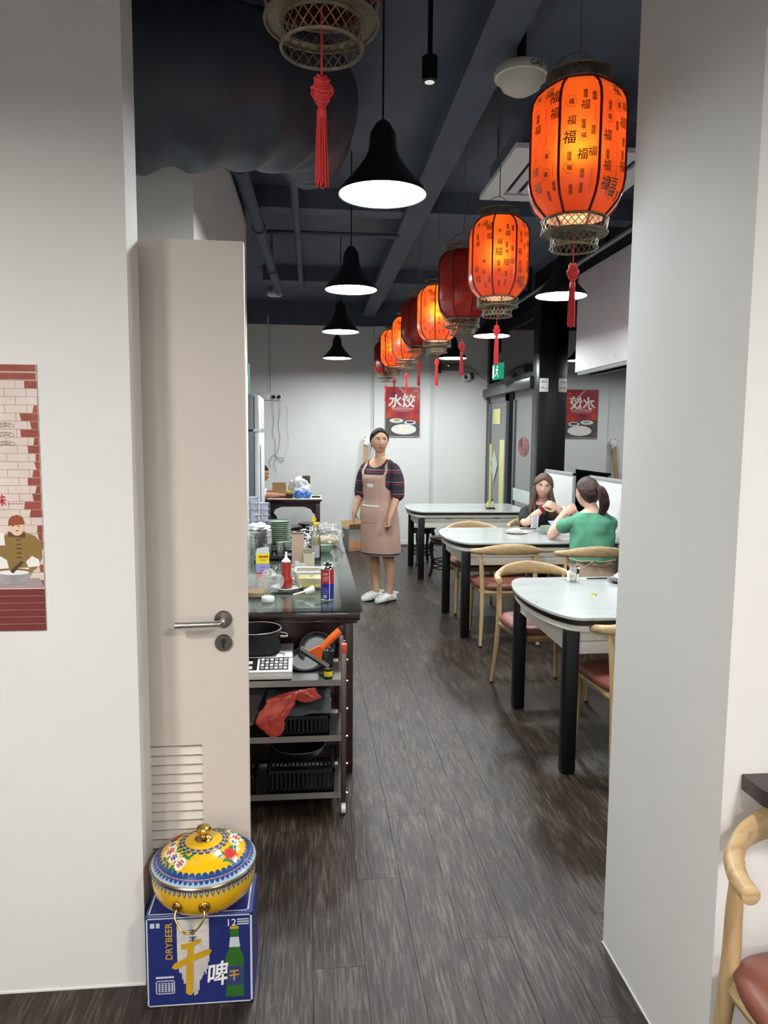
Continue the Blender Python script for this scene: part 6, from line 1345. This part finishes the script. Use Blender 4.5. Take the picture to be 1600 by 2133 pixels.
def hand(mb, wrist, fwd, palm, side=1, curl=0.5, s=1.0, spread=0.0):
    wrist = Vector(wrist); f = Vector(fwd).normalized(); p = Vector(palm); p = (p - f * p.dot(f)).normalized(); sd = f.cross(p) * side
    mb.loft([(wrist - f * 0.01 * s, sd * 0.026 * s, p * 0.02 * s), (wrist + f * 0.02 * s, sd * 0.033 * s, p * 0.018 * s), (wrist + f * 0.055 * s, sd * 0.041 * s, p * 0.016 * s), (wrist + f * 0.085 * s, sd * 0.039 * s, p * 0.0135 * s), (wrist + f * 0.095 * s, sd * 0.034 * s, p * 0.009 * s)], n=16)
    for off, L in ((0.029, 0.07), (0.0095, 0.079), (-0.0105, 0.073), (-0.029, 0.058)):
        c = wrist + f * 0.085 * s + sd * off * s; pts = [c - f * 0.012 * s, c]; a = 0.25 * curl
        for fr in (0.45, 0.3, 0.25):
            a += curl * (0.95 if fr == 0.45 else 1.05); dr_ = f * math.cos(a) + p * math.sin(a) + sd * off * spread * 8
            c = c + dr_.normalized() * L * fr * s; pts.append(c)
        limb(mb, pts, [0.0092 * s, 0.0092 * s, 0.0085 * s, 0.0078 * s, 0.0068 * s], n=10, sub=3)
    c = wrist + f * 0.02 * s + sd * 0.022 * s
    pts = [c, c + (f * 0.5 + sd * 0.7 + p * 0.35) * 0.035 * s]; pts.append(pts[-1] + (f * 0.85 + sd * 0.25 + p * (0.3 + 0.5 * curl)) * 0.03 * s); pts.append(pts[-1] + (f * 0.9 - sd * 0.15 * curl + p * (0.3 + 0.5 * curl)) * 0.025 * s)
    limb(mb, pts, [0.013 * s, 0.0115 * s, 0.0098 * s, 0.008 * s], n=10, sub=3)
EYEW = mat('eye_white', rgb(226, 222, 216), rough=0.25, var=0.01); IRIS = mat('iris_brown', rgb(48, 32, 26), rough=0.2, var=0.1); TEETH = mat('teeth', rgb(232, 228, 218), rough=0.3, var=0.02)
def face(t, H, body, smile=0.0, gaze=0.0, lip=LIP, brow=HAIRB, female=True):
    vs, fs = sph(64, 48, lambda d: head_pt(d, True, smile)); bvh = BVHTree.FromPolygons(vs, fs)
    def F(x, z, off=0.0):
        h = bvh.ray_cast(Vector((x, -0.4, z)), Vector((0, 1, 0)))[0]; y = h.y if h else -0.05
        return H @ Vector((x, y - off, z))
    for s in (-1, 1):
        cx = s * 0.031; c = F(cx, 0.011, -0.006)
        R3 = H.to_3x3()
        e = MB().ball(c, (0.0135, 0.0095, 0.0068 if smile < 0.5 else 0.0058), 16, 12, M=R3).build('eye', EYEW, body)
        ic = F(cx + gaze * 0.004, 0.0112, 0.0025 + 0.0012)
        MB().ball(ic, (0.0058, 0.0032, 0.0058), 14, 10, M=R3).build('iris', IRIS, e)
        MB().tube([F(cx + s * u, 0.0175 - 0.35 * u * u * 60 * 0.6 + (0.0006 if u > 0 else 0), 0.003) for u in (-0.014, -0.009, -0.004, 0.001, 0.006, 0.011, 0.0155)], [0.0008, 0.0013, 0.0016, 0.0016, 0.0016, 0.0014, 0.0008], n=6).build('eyelid_line', IRIS, body)
        MB().tube([F(cx + s * u, 0.0315 - 10.0 * (u - 0.004) ** 2 * 1.8, 0.0012) for u in (-0.017, -0.01, -0.003, 0.004, 0.011, 0.018)], [0.0018, 0.0026, 0.0027, 0.0024, 0.0018, 0.001], n=6).build('eyebrow', brow, body)
        MB().ball(F(s * 0.0065, -0.0425, -0.0005), (0.003, 0.002, 0.002), 8, 6, M=R3).build('nostril', mat('nostril_shade', rgb(110, 70, 60), rough=0.8, var=0.02) if 'nostril_shade' not in bpy.data.materials else bpy.data.materials['nostril_shade'], body)
    w = 0.023 + 0.008 * smile; zc = lambda u: -0.062 + 0.010 * smile * (u / w) ** 2
    us = [w * (k / 5 - 1) for k in range(11)]
    MB().tube([F(u, zc(u) + 0.0035, 0.0008) for u in us], [0.0012 + 0.0026 * (1 - (u / w) ** 2) for u in us], n=8).build('upper_lip', lip, body)
    MB().tube([F(u, zc(u) - 0.004 - 0.005 * smile, 0.0012) for u in us], [0.0012 + 0.0036 * (1 - (u / w) ** 2) for u in us], n=8).build('lower_lip', lip, body)
    if smile > 0.4:
        MB().tube([F(u * 0.82, zc(u) - 0.0015, 0.0012) for u in us], [0.0008 + 0.0034 * (1 - (u / w) ** 4) for u in us], n=8).build('teeth', TEETH, body)
    else:
        MB().tube([F(u * 0.95, zc(u) - 0.0003, 0.0036) for u in us], 0.0008, n=5).build('mouth_line', IRIS, body)
    return F
def head_into(mb, H, smile=0.0):
    vs, fs = sph(56, 44, lambda d: H @ head_pt(d, True, smile)); mb.add(vs, fs)
    for s in (-1, 1):
        mb.ball(H @ Vector((s * 0.073, 0.008, -0.008)), (0.009, 0.018, 0.03), 12, 10, M=H.to_3x3() @ Matrix.Rotation(s * 0.35, 3, 'Z'))
def hair_cap(H, hl, thick=0.013, wave=0.0):
    def fn(d):
        p = head_pt(d, False); m = sstep(-0.012, 0.012, p.z - hl(p))
        nn = noise.noise(Vector((d.x * 9, d.y * 3, d.z * 9))) * 0.004 * wave
        return H @ (p * (1 + (m * (thick + nn) - 0.006 * (1 - m)) / p.length))
    m = MB(); vs, fs = sph(64, 48, fn); m.add(vs, fs); return m
def hl_short(p):
    if p.y < -0.025: return 0.084 - 10.0 * p.x * p.x
    return 0.035 - 1.25 * (p.y + 0.025)
def torso(mb, rings, grow=0.0, n=40, sup=2.2, wr=0.0, seed=0, z0=None, z1=None, top=None):
    # dense interpolation of (z, y, rx, ry)
    out = []; Z = [r[0] for r in rings]
    steps = 44
    for i in range(steps + 1):
        z = Z[0] + (Z[-1] - Z[0]) * i / steps
        if z0 is not None and z < z0 or z1 is not None and z > z1: continue
        out.append((z,) + ring_at(rings, z))
    vs = []
    for i, (z, y, rx, ry) in enumerate(out):
        for k in range(n):
            q = 2 * PI * k / n; c, s = math.cos(q), math.sin(q)
            u = math.copysign(abs(c) ** (2 / sup), c); v = math.copysign(abs(s) ** (2 / sup), s)
            w = grow + wr * noise.noise(Vector((c * 2.5, s * 2.5, z * 9 + seed)))
            if top:
                zt = top(q)
                if z > zt:
                    y2, rx2, ry2 = ring_at(rings, zt); vs.append((u * (rx2 + grow), y2 + v * (ry2 + grow), zt)); continue
            vs.append((u * (rx + w), y + v * (ry + w), z))
    N = len(out); fs = [(i * n + k, i * n + (k + 1) % n, (i + 1) * n + (k + 1) % n, (i + 1) * n + k) for i in range(N - 1) for k in range(n)]
    fs.append(tuple(range(n - 1, -1, -1)))
    if not top: fs.append(tuple((N - 1) * n + k for k in range(n)))
    mb.add(vs, fs); return mb
def ring_at(rings, z):
    if z <= rings[0][0]: return rings[0][1:]
    for a, b in zip(rings, rings[1:]):
        if z <= b[0]:
            t = (z - a[0]) / (b[0] - a[0]); t = t * t * (3 - 2 * t) * 0.5 + t * 0.5
            return tuple(a[i] + (b[i] - a[i]) * t for i in (1, 2, 3))
    return rings[-1][1:]

# ---- server in apron
w = thing('person', 'woman standing in the aisle in a patterned dress, checked apron and white clogs', 'person', (0.645, 7.0, 0), math.radians(-38))
R1 = [(0.455, 0.03, 0.178, 0.14), (0.6, 0.02, 0.178, 0.14), (0.75, 0.01, 0.178, 0.138), (0.87, 0, 0.17, 0.13), (1.0, 0, 0.148, 0.112), (1.1, -0.005, 0.152, 0.116), (1.2, -0.012, 0.165, 0.12), (1.275, -0.005, 0.172, 0.102), (1.325, 0, 0.166, 0.086), (1.358, 0.006, 0.14, 0.075), (1.382, 0.008, 0.1, 0.064), (1.4, 0.008, 0.07, 0.055)]
H1 = Matrix.Translation((0.012, -0.028, 1.55)) @ Matrix.Rotation(math.radians(44), 4, 'Z') @ Matrix.Rotation(math.radians(-3), 4, 'X')
sk = MB(); head_into(sk, H1)
sk.loft([((0, 0.015, 1.33), (0.075, 0, 0), (0, 0.055, 0)), ((0, 0.012, 1.37), (0.056, 0, 0), (0, 0.05, 0)), ((0.004, 0.0, 1.42), (0.05, 0, 0), (0, 0.048, 0)), ((0.008, -0.008, 1.5), (0.05, 0, 0), (0, 0.05, 0))], n=20)
torso(sk, R1, -0.007, n=28, z0=0.78)
LA = [(0.165, 0.0, 1.315), (0.2, -0.005, 1.19), (0.212, -0.02, 1.06), (0.208, -0.075, 0.95), (0.2, -0.125, 0.845)]
RA = [(-0.165, 0.0, 1.315), (-0.2, 0.005, 1.19), (-0.215, 0.0, 1.06), (-0.225, -0.05, 0.95), (-0.235, -0.085, 0.86)]
for A_ in (LA, RA): limb(sk, [(A_[0][0] * 0.9, 0, 1.27)] + A_[1:], [0.042, 0.045, 0.041, 0.036, 0.026])
hand(sk, LA[-1], (-0.02, -0.1, -1), (-1, -0.1, 0), 1, 1.15, 0.98); hand(sk, RA[-1], (-0.12, 0.0, -1), (0.8, 0.45, 0), -1, 0.6, 0.98)
for s in (-1, 1):
    limb(sk, [(s * 0.085, 0.0, 0.82), (s * 0.088, 0.01, 0.62), (s * 0.086, 0.03, 0.44), (s * 0.088, 0.062, 0.31), (s * 0.084, 0.07, 0.17), (s * 0.08, 0.072, 0.085)], [0.08, 0.072, 0.055, 0.052, 0.037, 0.033])
    limb(sk, [(s * 0.08, 0.08, 0.045), (s * 0.085 - 0.02, -0.01, 0.036)], [0.028, 0.022])
body1 = remesh(sk, 0.006, 'body', SKIN, w)
face(w, H1, body1, 0.0, 1.0)
hair_cap(H1, hl_short, 0.014, 1.2).ball(H1 @ Vector((0.0, 0.1, 0.03)), (0.042, 0.035, 0.042), 18, 12).build('hair', HAIRB, w, ang=80)
MB().ball(H1 @ Vector((-0.082, 0.03, -0.02)), (0.008, 0.012, 0.03), 10, 8).build('hair_clip', WPLAST, w)
DRESS = stripe_dress_mat()
dm_ = MB(); torso(dm_, R1, 0.0, n=56, wr=0.006, z1=1.39, top=lambda q: 1.388 - 0.085 * max(0.0, -math.sin(q)) ** 4)
for A_ in (LA, RA): limb(dm_, [(A_[0][0] * 0.72, 0, 1.315), (A_[0][0] * 0.98, 0, 1.285), A_[1], A_[2], tuple(Vector(A_[2]).lerp(Vector(A_[3]), 0.12))], [0.045, 0.056, 0.064, 0.066, 0.063], n=20)
dm_.build('dress', DRESS, w, ang=60)
def apron_pt(phi, z, off):
    y, rx, ry = ring_at(R1, z); q = -PI / 2 + phi; c, s = math.cos(q), math.sin(q)
    u = math.copysign(abs(c) ** (2 / 2.2), c); v = math.copysign(abs(s) ** (2 / 2.2), s)
    wv = off + 0.004 * noise.noise(Vector((phi * 4, z * 6, 2))) + 0.012 * sstep(0.8, 0.5, z)
    return Vector((u * (rx + wv), y + v * (ry + wv), z))
def apron_half(z): return math.radians(46 + 78 * sstep(1.14, 0.98, z))
def apg(off): return lambda u, v: apron_pt((2 * u - 1) * apron_half(0.485 + (1.235 - 0.485) * v), 0.485 + (1.235 - 0.485) * v, off)
APR = gingham_mat()
am = MB().grid(apg(0.014), 48, 44); am.grid(lambda u, v: apg(0.009)(1 - u, v), 48, 44)
ap = am.build('apron', APR, w, ang=60)
for s in (-1, 1):
    pts = [apron_pt(s * 0.68, 1.232, 0.014), apron_pt(s * 0.75, 1.275, 0.012), Vector((s * 0.105, -0.05, 1.345)), Vector((s * 0.1, 0.02, 1.368)), Vector((s * 0.1, 0.08, 1.32)), Vector((s * 0.06, 0.125, 1.15))]
    MB().tube(catmull(pts, 5), 0.015, n=6, flat=(0.22, 1.0), up=(0, -1, 0.2)).build('strap', APR, ap)
MB().grid(lambda u, v: apron_pt(-0.75 + 1.15 * u, 0.78 + 0.16 * v, 0.0175), 16, 8).build('pocket', APR, ap, ang=60)
MB().tube([apron_pt(-0.75 + 1.15 * k / 12, 0.94, 0.019) for k in range(13)], 0.008, n=6, flat=(1, 0.35)).build('pocket_trim', WHITE, ap)
MB().grid(lambda u, v: apron_pt(-0.28 + 0.36 * u, 1.12 + 0.032 * v, 0.0165), 6, 3).build('name_label', WHITE, ap)
MB().grid(lambda u, v: Vector((0.062 * math.cos(2 * PI * u), -0.01 + 0, 0)) if False else apron_pt((u * 2 - 1) * PI * 0.999, 0.462 + 0.012 * v, 0.004), 48, 1).build('hem_trim', mat('grey_lace', rgb(130, 124, 132), rough=0.9, var=0.4, vs=200), w)
CLOG = mat('white_clog_foam', rgb(232, 232, 228), rough=0.6, var=0.02)
for s in (-1, 1):
    Mf = Matrix.Translation((s * 0.08 + 0.0, 0.075, 0)) @ Matrix.Rotation(math.radians(-14), 4, 'Z')
    st_ = [(0.075, 0.026, 0.05), (0.06, 0.036, 0.055), (0.02, 0.039, 0.056), (-0.03, 0.042, 0.075), (-0.06, 0.046, 0.082), (-0.1, 0.052, 0.072), (-0.135, 0.05, 0.058), (-0.165, 0.04, 0.044), (-0.183, 0.02, 0.032)]
    rings = [(Mf @ Vector((0, y, 0.5 * h)), Mf.to_3x3() @ Vector((wd, 0, 0)), Vector((0, 0, h * 0.5))) for y, wd, h in st_]
    cl = MB().loft(rings, n=22, sup=2.8).build('clog', CLOG, w, ang=60)
    MB().tube([Mf @ Vector(p) for p in catmull([(0.046, -0.03, 0.06), (0.046, 0.03, 0.075), (0.03, 0.085, 0.07), (0, 0.098, 0.068), (-0.03, 0.085, 0.07), (-0.046, 0.03, 0.075), (-0.046, -0.03, 0.06)], 4)], 0.008, n=8, flat=(1.2, 0.5)).build('heel_strap', CLOG, cl)
    hm = MB()
    for hx_, hy_, hz_ in ((-0.03, -0.1, 0.062), (0.0, -0.1, 0.0725), (0.03, -0.1, 0.062), (-0.018, -0.08, 0.074), (0.018, -0.08, 0.074), (-0.036, -0.14, 0.04), (0.0, -0.15, 0.052), (0.036, -0.14, 0.04), (-0.05, -0.1, 0.035), (0.05, -0.1, 0.035), (-0.043, -0.06, 0.04), (0.043, -0.06, 0.04)):
        hm.ball(Mf @ Vector((hx_, hy_, hz_)), (0.0048, 0.0048, 0.0048), 8, 6)
    hm.build('vent_hole', DKINK, cl)

# ---- seated woman with glasses (faces the viewer)
f1 = thing('person', 'long-haired woman with glasses and black t-shirt, hands clasped under chin', 'person', (2.19, 6.95, 0), 0)
R2 = [(0.49, 0.0, 0.17, 0.125), (0.6, -0.01, 0.165, 0.118), (0.7, -0.04, 0.158, 0.112), (0.8, -0.08, 0.165, 0.115), (0.875, -0.105, 0.178, 0.105), (0.925, -0.118, 0.168, 0.085), (0.955, -0.125, 0.13, 0.07), (0.985, -0.13, 0.08, 0.06)]
H2 = Matrix.Translation((-0.01, -0.185, 1.138)) @ Matrix.Rotation(math.radians(-15), 4, 'Z') @ Matrix.Rotation(math.radians(5), 4, 'Y') @ Matrix.Rotation(math.radians(2), 4, 'X')
sk = MB(); head_into(sk, H2, 1.0)
sk.loft([((0, -0.115, 0.94), (0.075, 0, 0), (0, 0.055, 0)), ((0, -0.128, 0.985), (0.055, 0, 0), (0, 0.05, 0)), ((0, -0.15, 1.03), (0.05, 0, 0), (0, 0.047, 0)), ((0, -0.165, 1.1), (0.05, 0, 0), (0, 0.05, 0))], n=20)
torso(sk, R2, -0.012, n=28)
A1 = [(-0.155, -0.115, 0.905), (-0.195, -0.215, 0.85), (-0.218, -0.335, 0.805), (-0.135, -0.36, 0.885), (-0.055, -0.362, 0.95)]
A2 = [(0.155, -0.115, 0.905), (0.185, -0.215, 0.85), (0.19, -0.335, 0.805), (0.12, -0.375, 0.885), (0.062, -0.398, 0.95)]
for A_ in (A1, A2): limb(sk, [(A_[0][0] * 0.93, A_[0][1], 0.885)] + A_[1:], [0.038, 0.043, 0.036, 0.035, 0.025])
hand(sk, A1[-1], (0.8, -0.25, 0.42), (0.1, 0.95, 0.1), -1, 1.2, 0.92); hand(sk, A2[-1], (-0.85, -0.12, 0.45), (0.1, 0.9, -0.45), 1, 0.62, 0.95)
body2 = remesh(sk, 0.0055, 'body', SKIN2, f1)
F = face(f1, H2, body2, 1.0, 0.2, LIP2, HAIRN)
hc = hair_cap(H2, lambda p: (0.068 - 0.9 * max(0.0, abs(p.x) - 0.012)) if p.y < -0.015 else (0.0 - 2.0 * (p.y + 0.015)), 0.014, 1.0)
rnd = random.Random(8)
for s in (-1, 1):
    for k in range(32):
        a = k / 31; x0 = s * (0.06 + 0.018 * rnd.random()); y0 = -0.035 + 0.12 * a
        top = H2 @ Vector((s * (0.05 + 0.015 * rnd.random()), y0 * 0.8, 0.04 - 0.03 * rnd.random()))
        p1 = H2 @ Vector((x0 * 1.12, y0, -0.06)); L = rnd.uniform(0.2, 0.3)
        p2 = Vector((p1.x + s * 0.015 + rnd.uniform(-0.015, 0.015), p1.y + rnd.uniform(-0.01, 0.02), p1.z - 0.11)); p3 = Vector((p2.x + s * rnd.uniform(-0.01, 0.025), p2.y - 0.015 + 0.02 * rnd.random(), p2.z - (L - 0.15) * 0.9)); p4 = p3 + Vector((rnd.uniform(-0.02, 0.02), 0.0, -0.04))
        hc.tube(catmull([top, p1, p2, p3, p4], 5), lerps([0.012, 0.017, 0.019, 0.015, 0.003], 21), n=7)
hc.build('hair', HAIRN, f1, ang=80)
gm = MB()
for s in (-1, 1):
    gm.tube([F(s * 0.031 + 0.021 * math.cos(q * PI / 8), 0.008 + 0.0165 * math.sin(q * PI / 8), 0.012 if abs(math.cos(q * PI / 8) * 0.021 + s * 0.031) > 0.03 else 0.01) for q in range(16)], 0.0009, n=5, closed=True)
    gm.tube([H2 @ Vector((s * 0.053, -0.07, 0.012)), H2 @ Vector((s * 0.077, -0.03, 0.008)), H2 @ Vector((s * 0.08, 0.01, 0.002))], 0.0011, n=5)
gm.tube([F(-0.009, 0.011, 0.006), F(0, 0.013, 0.004), F(0.009, 0.011, 0.006)], 0.001, n=5)
gm.build('glasses', DARKSTEEL, f1)
TEE = mat('black_cotton', rgb(34, 34, 38), rough=0.9, bump=0.1, bs=200, var=0.1)
tm = MB(); torso(tm, R2, 0.004, n=48, wr=0.008, z1=0.965)
for A_ in (A1, A2): limb(tm, [(A_[0][0] * 0.6, A_[0][1], 0.905), tuple(Vector(A_[0]) - Vector((0, 0, 0.012))), A_[1], tuple(Vector(A_[1]).lerp(Vector(A_[2]), 0.5))], [0.038, 0.05, 0.055, 0.052], n=18)
tm.build('t_shirt', TEE, f1, ang=60)
sm = MB()
for k in range(14):
    q = 2 * PI * k / 14; ax = (Vector(A1[4]) - Vector(A1[3])).normalized(); u = ax.orthogonal().normalized(); v = ax.cross(u)
    sm.ball(Vector(A1[4]) - ax * 0.025 + (u * math.cos(q) + v * math.sin(q)) * 0.034, (0.016, 0.014, 0.02), 10, 8)
sm.build('scrunchie', mat('maroon_velvet', rgb(122, 44, 46), rough=0.9, var=0.15), f1)
ax = (Vector(A2[4]) - Vector(A2[3])).normalized(); u = ax.orthogonal().normalized(); v = ax.cross(u); cc = Vector(A2[3]).lerp(Vector(A2[4]), 0.5)
MB().tube([cc + (u * math.cos(k * PI / 10) + v * math.sin(k * PI / 10)) * 0.033 for k in range(20)], 0.0016, n=5, closed=True).build('bracelet', BRASS, f1)
JEAN = mat('dark_denim', rgb(48, 56, 76), rough=0.9, var=0.1)
jm = MB(); torso(jm, [(0.47, 0.0, 0.175, 0.13), (0.62, -0.01, 0.17, 0.125)], 0.004)
for s in (-1, 1): limb(jm, [(s * 0.09, -0.02, 0.53), (s * 0.1, -0.25, 0.535), (s * 0.1, -0.42, 0.51), (s * 0.1, -0.43, 0.3), (s * 0.1, -0.41, 0.1)], [0.08, 0.072, 0.06, 0.052, 0.045])
jm.build('trousers', JEAN, f1, ang=60)
for s in (-1, 1): MB().loft([((s * 0.1, -0.36, 0.035), (0.036, 0, 0), (0, 0, 0.034)), ((s * 0.1, -0.44, 0.04), (0.042, 0, 0), (0, 0, 0.039)), ((s * 0.1, -0.56, 0.03), (0.045, 0, 0), (0, 0, 0.029)), ((s * 0.1, -0.62, 0.02), (0.025, 0, 0), (0, 0, 0.019))], n=16).build('shoe', BPLAST, f1)

# ---- seated woman in green (seen from behind)
f2 = thing('person', 'woman in a green top with brown ponytail, seen from behind', 'person', (2.185, 5.5, 0), PI)
R3_ = [(0.47, 0.0, 0.185, 0.14), (0.56, 0.0, 0.18, 0.135), (0.66, -0.01, 0.165, 0.12), (0.76, -0.02, 0.168, 0.115), (0.87, -0.035, 0.168, 0.112), (0.945, -0.04, 0.172, 0.1), (0.985, -0.042, 0.15, 0.082), (1.015, -0.042, 0.112, 0.066), (1.045, -0.045, 0.075, 0.055)]
H3 = Matrix.Translation((0.03, -0.085, 1.165)) @ Matrix.Rotation(math.radians(24), 4, 'Z') @ Matrix.Rotation(math.radians(-4), 4, 'X')
sk = MB(); head_into(sk, H3)
sk.loft([((0, -0.04, 1.0), (0.08, 0, 0), (0, 0.055, 0)), ((0.0, -0.045, 1.045), (0.056, 0, 0), (0, 0.05, 0)), ((0.015, -0.06, 1.09), (0.049, 0, 0), (0, 0.047, 0)), ((0.025, -0.07, 1.15), (0.05, 0, 0), (0, 0.05, 0))], n=20)
torso(sk, R3_, -0.012, n=28)
B1 = [(0.15, -0.035, 0.945), (0.208, -0.16, 0.885), (0.235, -0.295, 0.808), (0.175, -0.34, 0.9), (0.12, -0.35, 0.975)]
B2 = [(-0.15, -0.035, 0.945), (-0.19, -0.16, 0.885), (-0.2, -0.3, 0.808), (-0.12, -0.36, 0.87), (-0.04, -0.38, 0.94)]
for A_ in (B1, B2): limb(sk, [(A_[0][0] * 0.93, A_[0][1], 0.93)] + A_[1:], [0.038, 0.044, 0.037, 0.034, 0.025])
hand(sk, B1[-1], (-0.75, -0.05, 0.5), (-0.2, -0.9, -0.3), 1, 0.35, 0.92); hand(sk, B2[-1], (0.7, -0.1, 0.6), (0.4, 0.3, -0.7), -1, 0.7, 0.95)
body3 = remesh(sk, 0.006, 'body', SKIN2, f2)
face(f2, H3, body3, 0.2, 0.0, LIP2, HAIRD)
hc = hair_cap(H3, hl_short, 0.016, 1.5)
rnd = random.Random(2)
base = H3 @ Vector((-0.005, 0.1, 0.045))
for k in range(26):
    q = 2.4 * k; r = 0.022 * math.sqrt((k + 0.5) / 26); o_ = Vector((r * math.cos(q), 0.3 * r, r * math.sin(q)))
    hc.tube(catmull([base + o_ * 0.6 + Vector((0, -0.02, 0)), base + o_ + Vector((-0.015, 0.022, 0.0)), base + o_ * 1.5 + Vector((-0.038, 0.03, -0.07)), base + o_ * 1.35 + Vector((-0.045, 0.022, -0.13)), base + o_ * 0.8 + Vector((-0.03 + rnd.uniform(-0.015, 0.02), 0.012, -0.185 - rnd.uniform(0, 0.03)))], 5), lerps([0.010, 0.012, 0.014, 0.012, 0.003], 21), n=7)
hc.build('hair', HAIRD, f2, ang=80)
MB().tube([base + Vector((-0.004 + 0.03 * math.cos(k * PI / 8), 0.004, 0.03 * math.sin(k * PI / 8))) for k in range(16)], 0.006, n=6, closed=True).build('hair_tie', mat('maroon_tie', rgb(70, 30, 34), rough=0.8, var=0.1), f2)
GRN = mat('green_cotton', rgb(90, 156, 128), rough=0.9, bump=0.35, bs=70, var=0.12, vs=14)
tm = MB(); torso(tm, R3_, 0.007, n=56, wr=0.012, seed=5, z0=0.635, z1=1.025)
for A_ in (B1, B2): limb(tm, [(A_[0][0] * 0.55, -0.035, 0.965), tuple(Vector(A_[0]) + Vector((0, 0, -0.006))), tuple(Vector(A_[0]).lerp(Vector(A_[1]), 0.8))], [0.038, 0.052, 0.06], n=18)
tm.build('top', GRN, f2, ang=60)
BEI = mat('beige_linen', rgb(190, 168, 146), rough=0.95, bump=0.2, bs=50, var=0.1, vs=20, stretch=(6, 6, 1))
jm = MB(); torso(jm, R3_, 0.004, n=48, wr=0.008, seed=9, z1=0.665)
for s in (-1, 1): limb(jm, [(s * 0.09, -0.02, 0.535), (s * 0.1, -0.25, 0.54), (s * 0.1, -0.42, 0.51), (s * 0.1, -0.42, 0.3), (s * 0.1, -0.4, 0.12)], [0.085, 0.075, 0.062, 0.056, 0.055])
pn = jm.build('trousers', BEI, f2, ang=60)
MB().tube([(0.178 * math.cos(k * PI / 20), 0.132 * math.sin(k * PI / 20), 0.655 + 0.004 * math.sin(k)) for k in range(40)], 0.005, n=6, closed=True).tube(catmull([(0.03, 0.137, 0.655), (0.06, 0.16, 0.66), (0.1, 0.155, 0.63), (0.13, 0.14, 0.6)], 5), 0.005, n=6).build('drawstring', BEI, pn)
for s in (-1, 1): MB().loft([((s * 0.1, -0.36, 0.035), (0.036, 0, 0), (0, 0, 0.034)), ((s * 0.1, -0.44, 0.04), (0.042, 0, 0), (0, 0, 0.039)), ((s * 0.1, -0.56, 0.03), (0.045, 0, 0), (0, 0, 0.029)), ((s * 0.1, -0.62, 0.02), (0.025, 0, 0), (0, 0, 0.019))], n=16).build('shoe', CLOG, f2)

# ---- man behind the fridge
f3 = thing('person', 'person in a white shirt mostly hidden behind the fridge, forearm on the table', 'person', (-0.86, 9.62, 0), PI / 2)
H4 = Matrix.Translation((0, -0.205, 1.1)) @ Matrix.Rotation(math.radians(14), 4, 'X')
sk = MB(); head_into(sk, H4)
sk.loft([((0, -0.1, 0.93), (0.075, 0, 0), (0, 0.06, 0)), ((0, -0.14, 0.99), (0.058, 0, 0), (0, 0.054, 0)), ((0, -0.185, 1.06), (0.055, 0, 0), (0, 0.055, 0))], n=20)
torso(sk, R2, 0.0, n=28)
C1 = [(-0.17, -0.1, 0.915), (-0.22, -0.16, 0.87), (-0.22, -0.24, 0.845), (-0.19, -0.34, 0.84), (-0.17, -0.43, 0.84)]
C2 = [(0.17, -0.1, 0.915), (0.2, -0.16, 0.87), (0.21, -0.24, 0.845), (0.15, -0.34, 0.84), (0.08, -0.42, 0.84)]
for A_ in (C1, C2): limb(sk, A_, [0.05, 0.047, 0.04, 0.037, 0.027])
hand(sk, C1[-1], (0.1, -1, 0.05), (0.3, 0, -1), 1, 0.7, 1.0); hand(sk, C2[-1], (-0.3, -1, 0.05), (-0.3, 0, -1), -1, 0.7, 1.0)
body4 = remesh(sk, 0.008, 'body', mat('skin_tan', rgb(186, 128, 98), rough=0.55, var=0.06, vs=14), f3)
face(f3, H4, body4, 0.0, 0.0)
hair_cap(H4, lambda p: 0.06 if p.y < 0.0 else 0.06 - 1.2 * p.y, 0.006, 1.0).build('hair', HAIRB, f3, ang=80)
SHW = mat('white_shirt', rgb(224, 224, 226), rough=0.9, bump=0.1, bs=60, var=0.03)
tm = MB(); torso(tm, R2, 0.012, n=40, wr=0.008, z1=0.965)
for A_ in (C1, C2): limb(tm, A_[:3], [0.06, 0.056, 0.052], n=16)
tm.build('shirt', SHW, f3, ang=60)
jm = MB(); torso(jm, [(0.47, 0.0, 0.175, 0.13), (0.62, -0.01, 0.17, 0.125)], 0.01)
for s in (-1, 1): limb(jm, [(s * 0.09, -0.02, 0.53), (s * 0.1, -0.2, 0.535), (s * 0.1, -0.34, 0.51), (s * 0.1, -0.34, 0.3), (s * 0.1, -0.33, 0.06)], [0.08, 0.072, 0.06, 0.052, 0.045])
jm.build('trousers', JEAN, f3, ang=60)
copy_tree(st, (-0.88, 9.62, 0), 0.1, 'dark round wooden stool under the person in the white shirt')
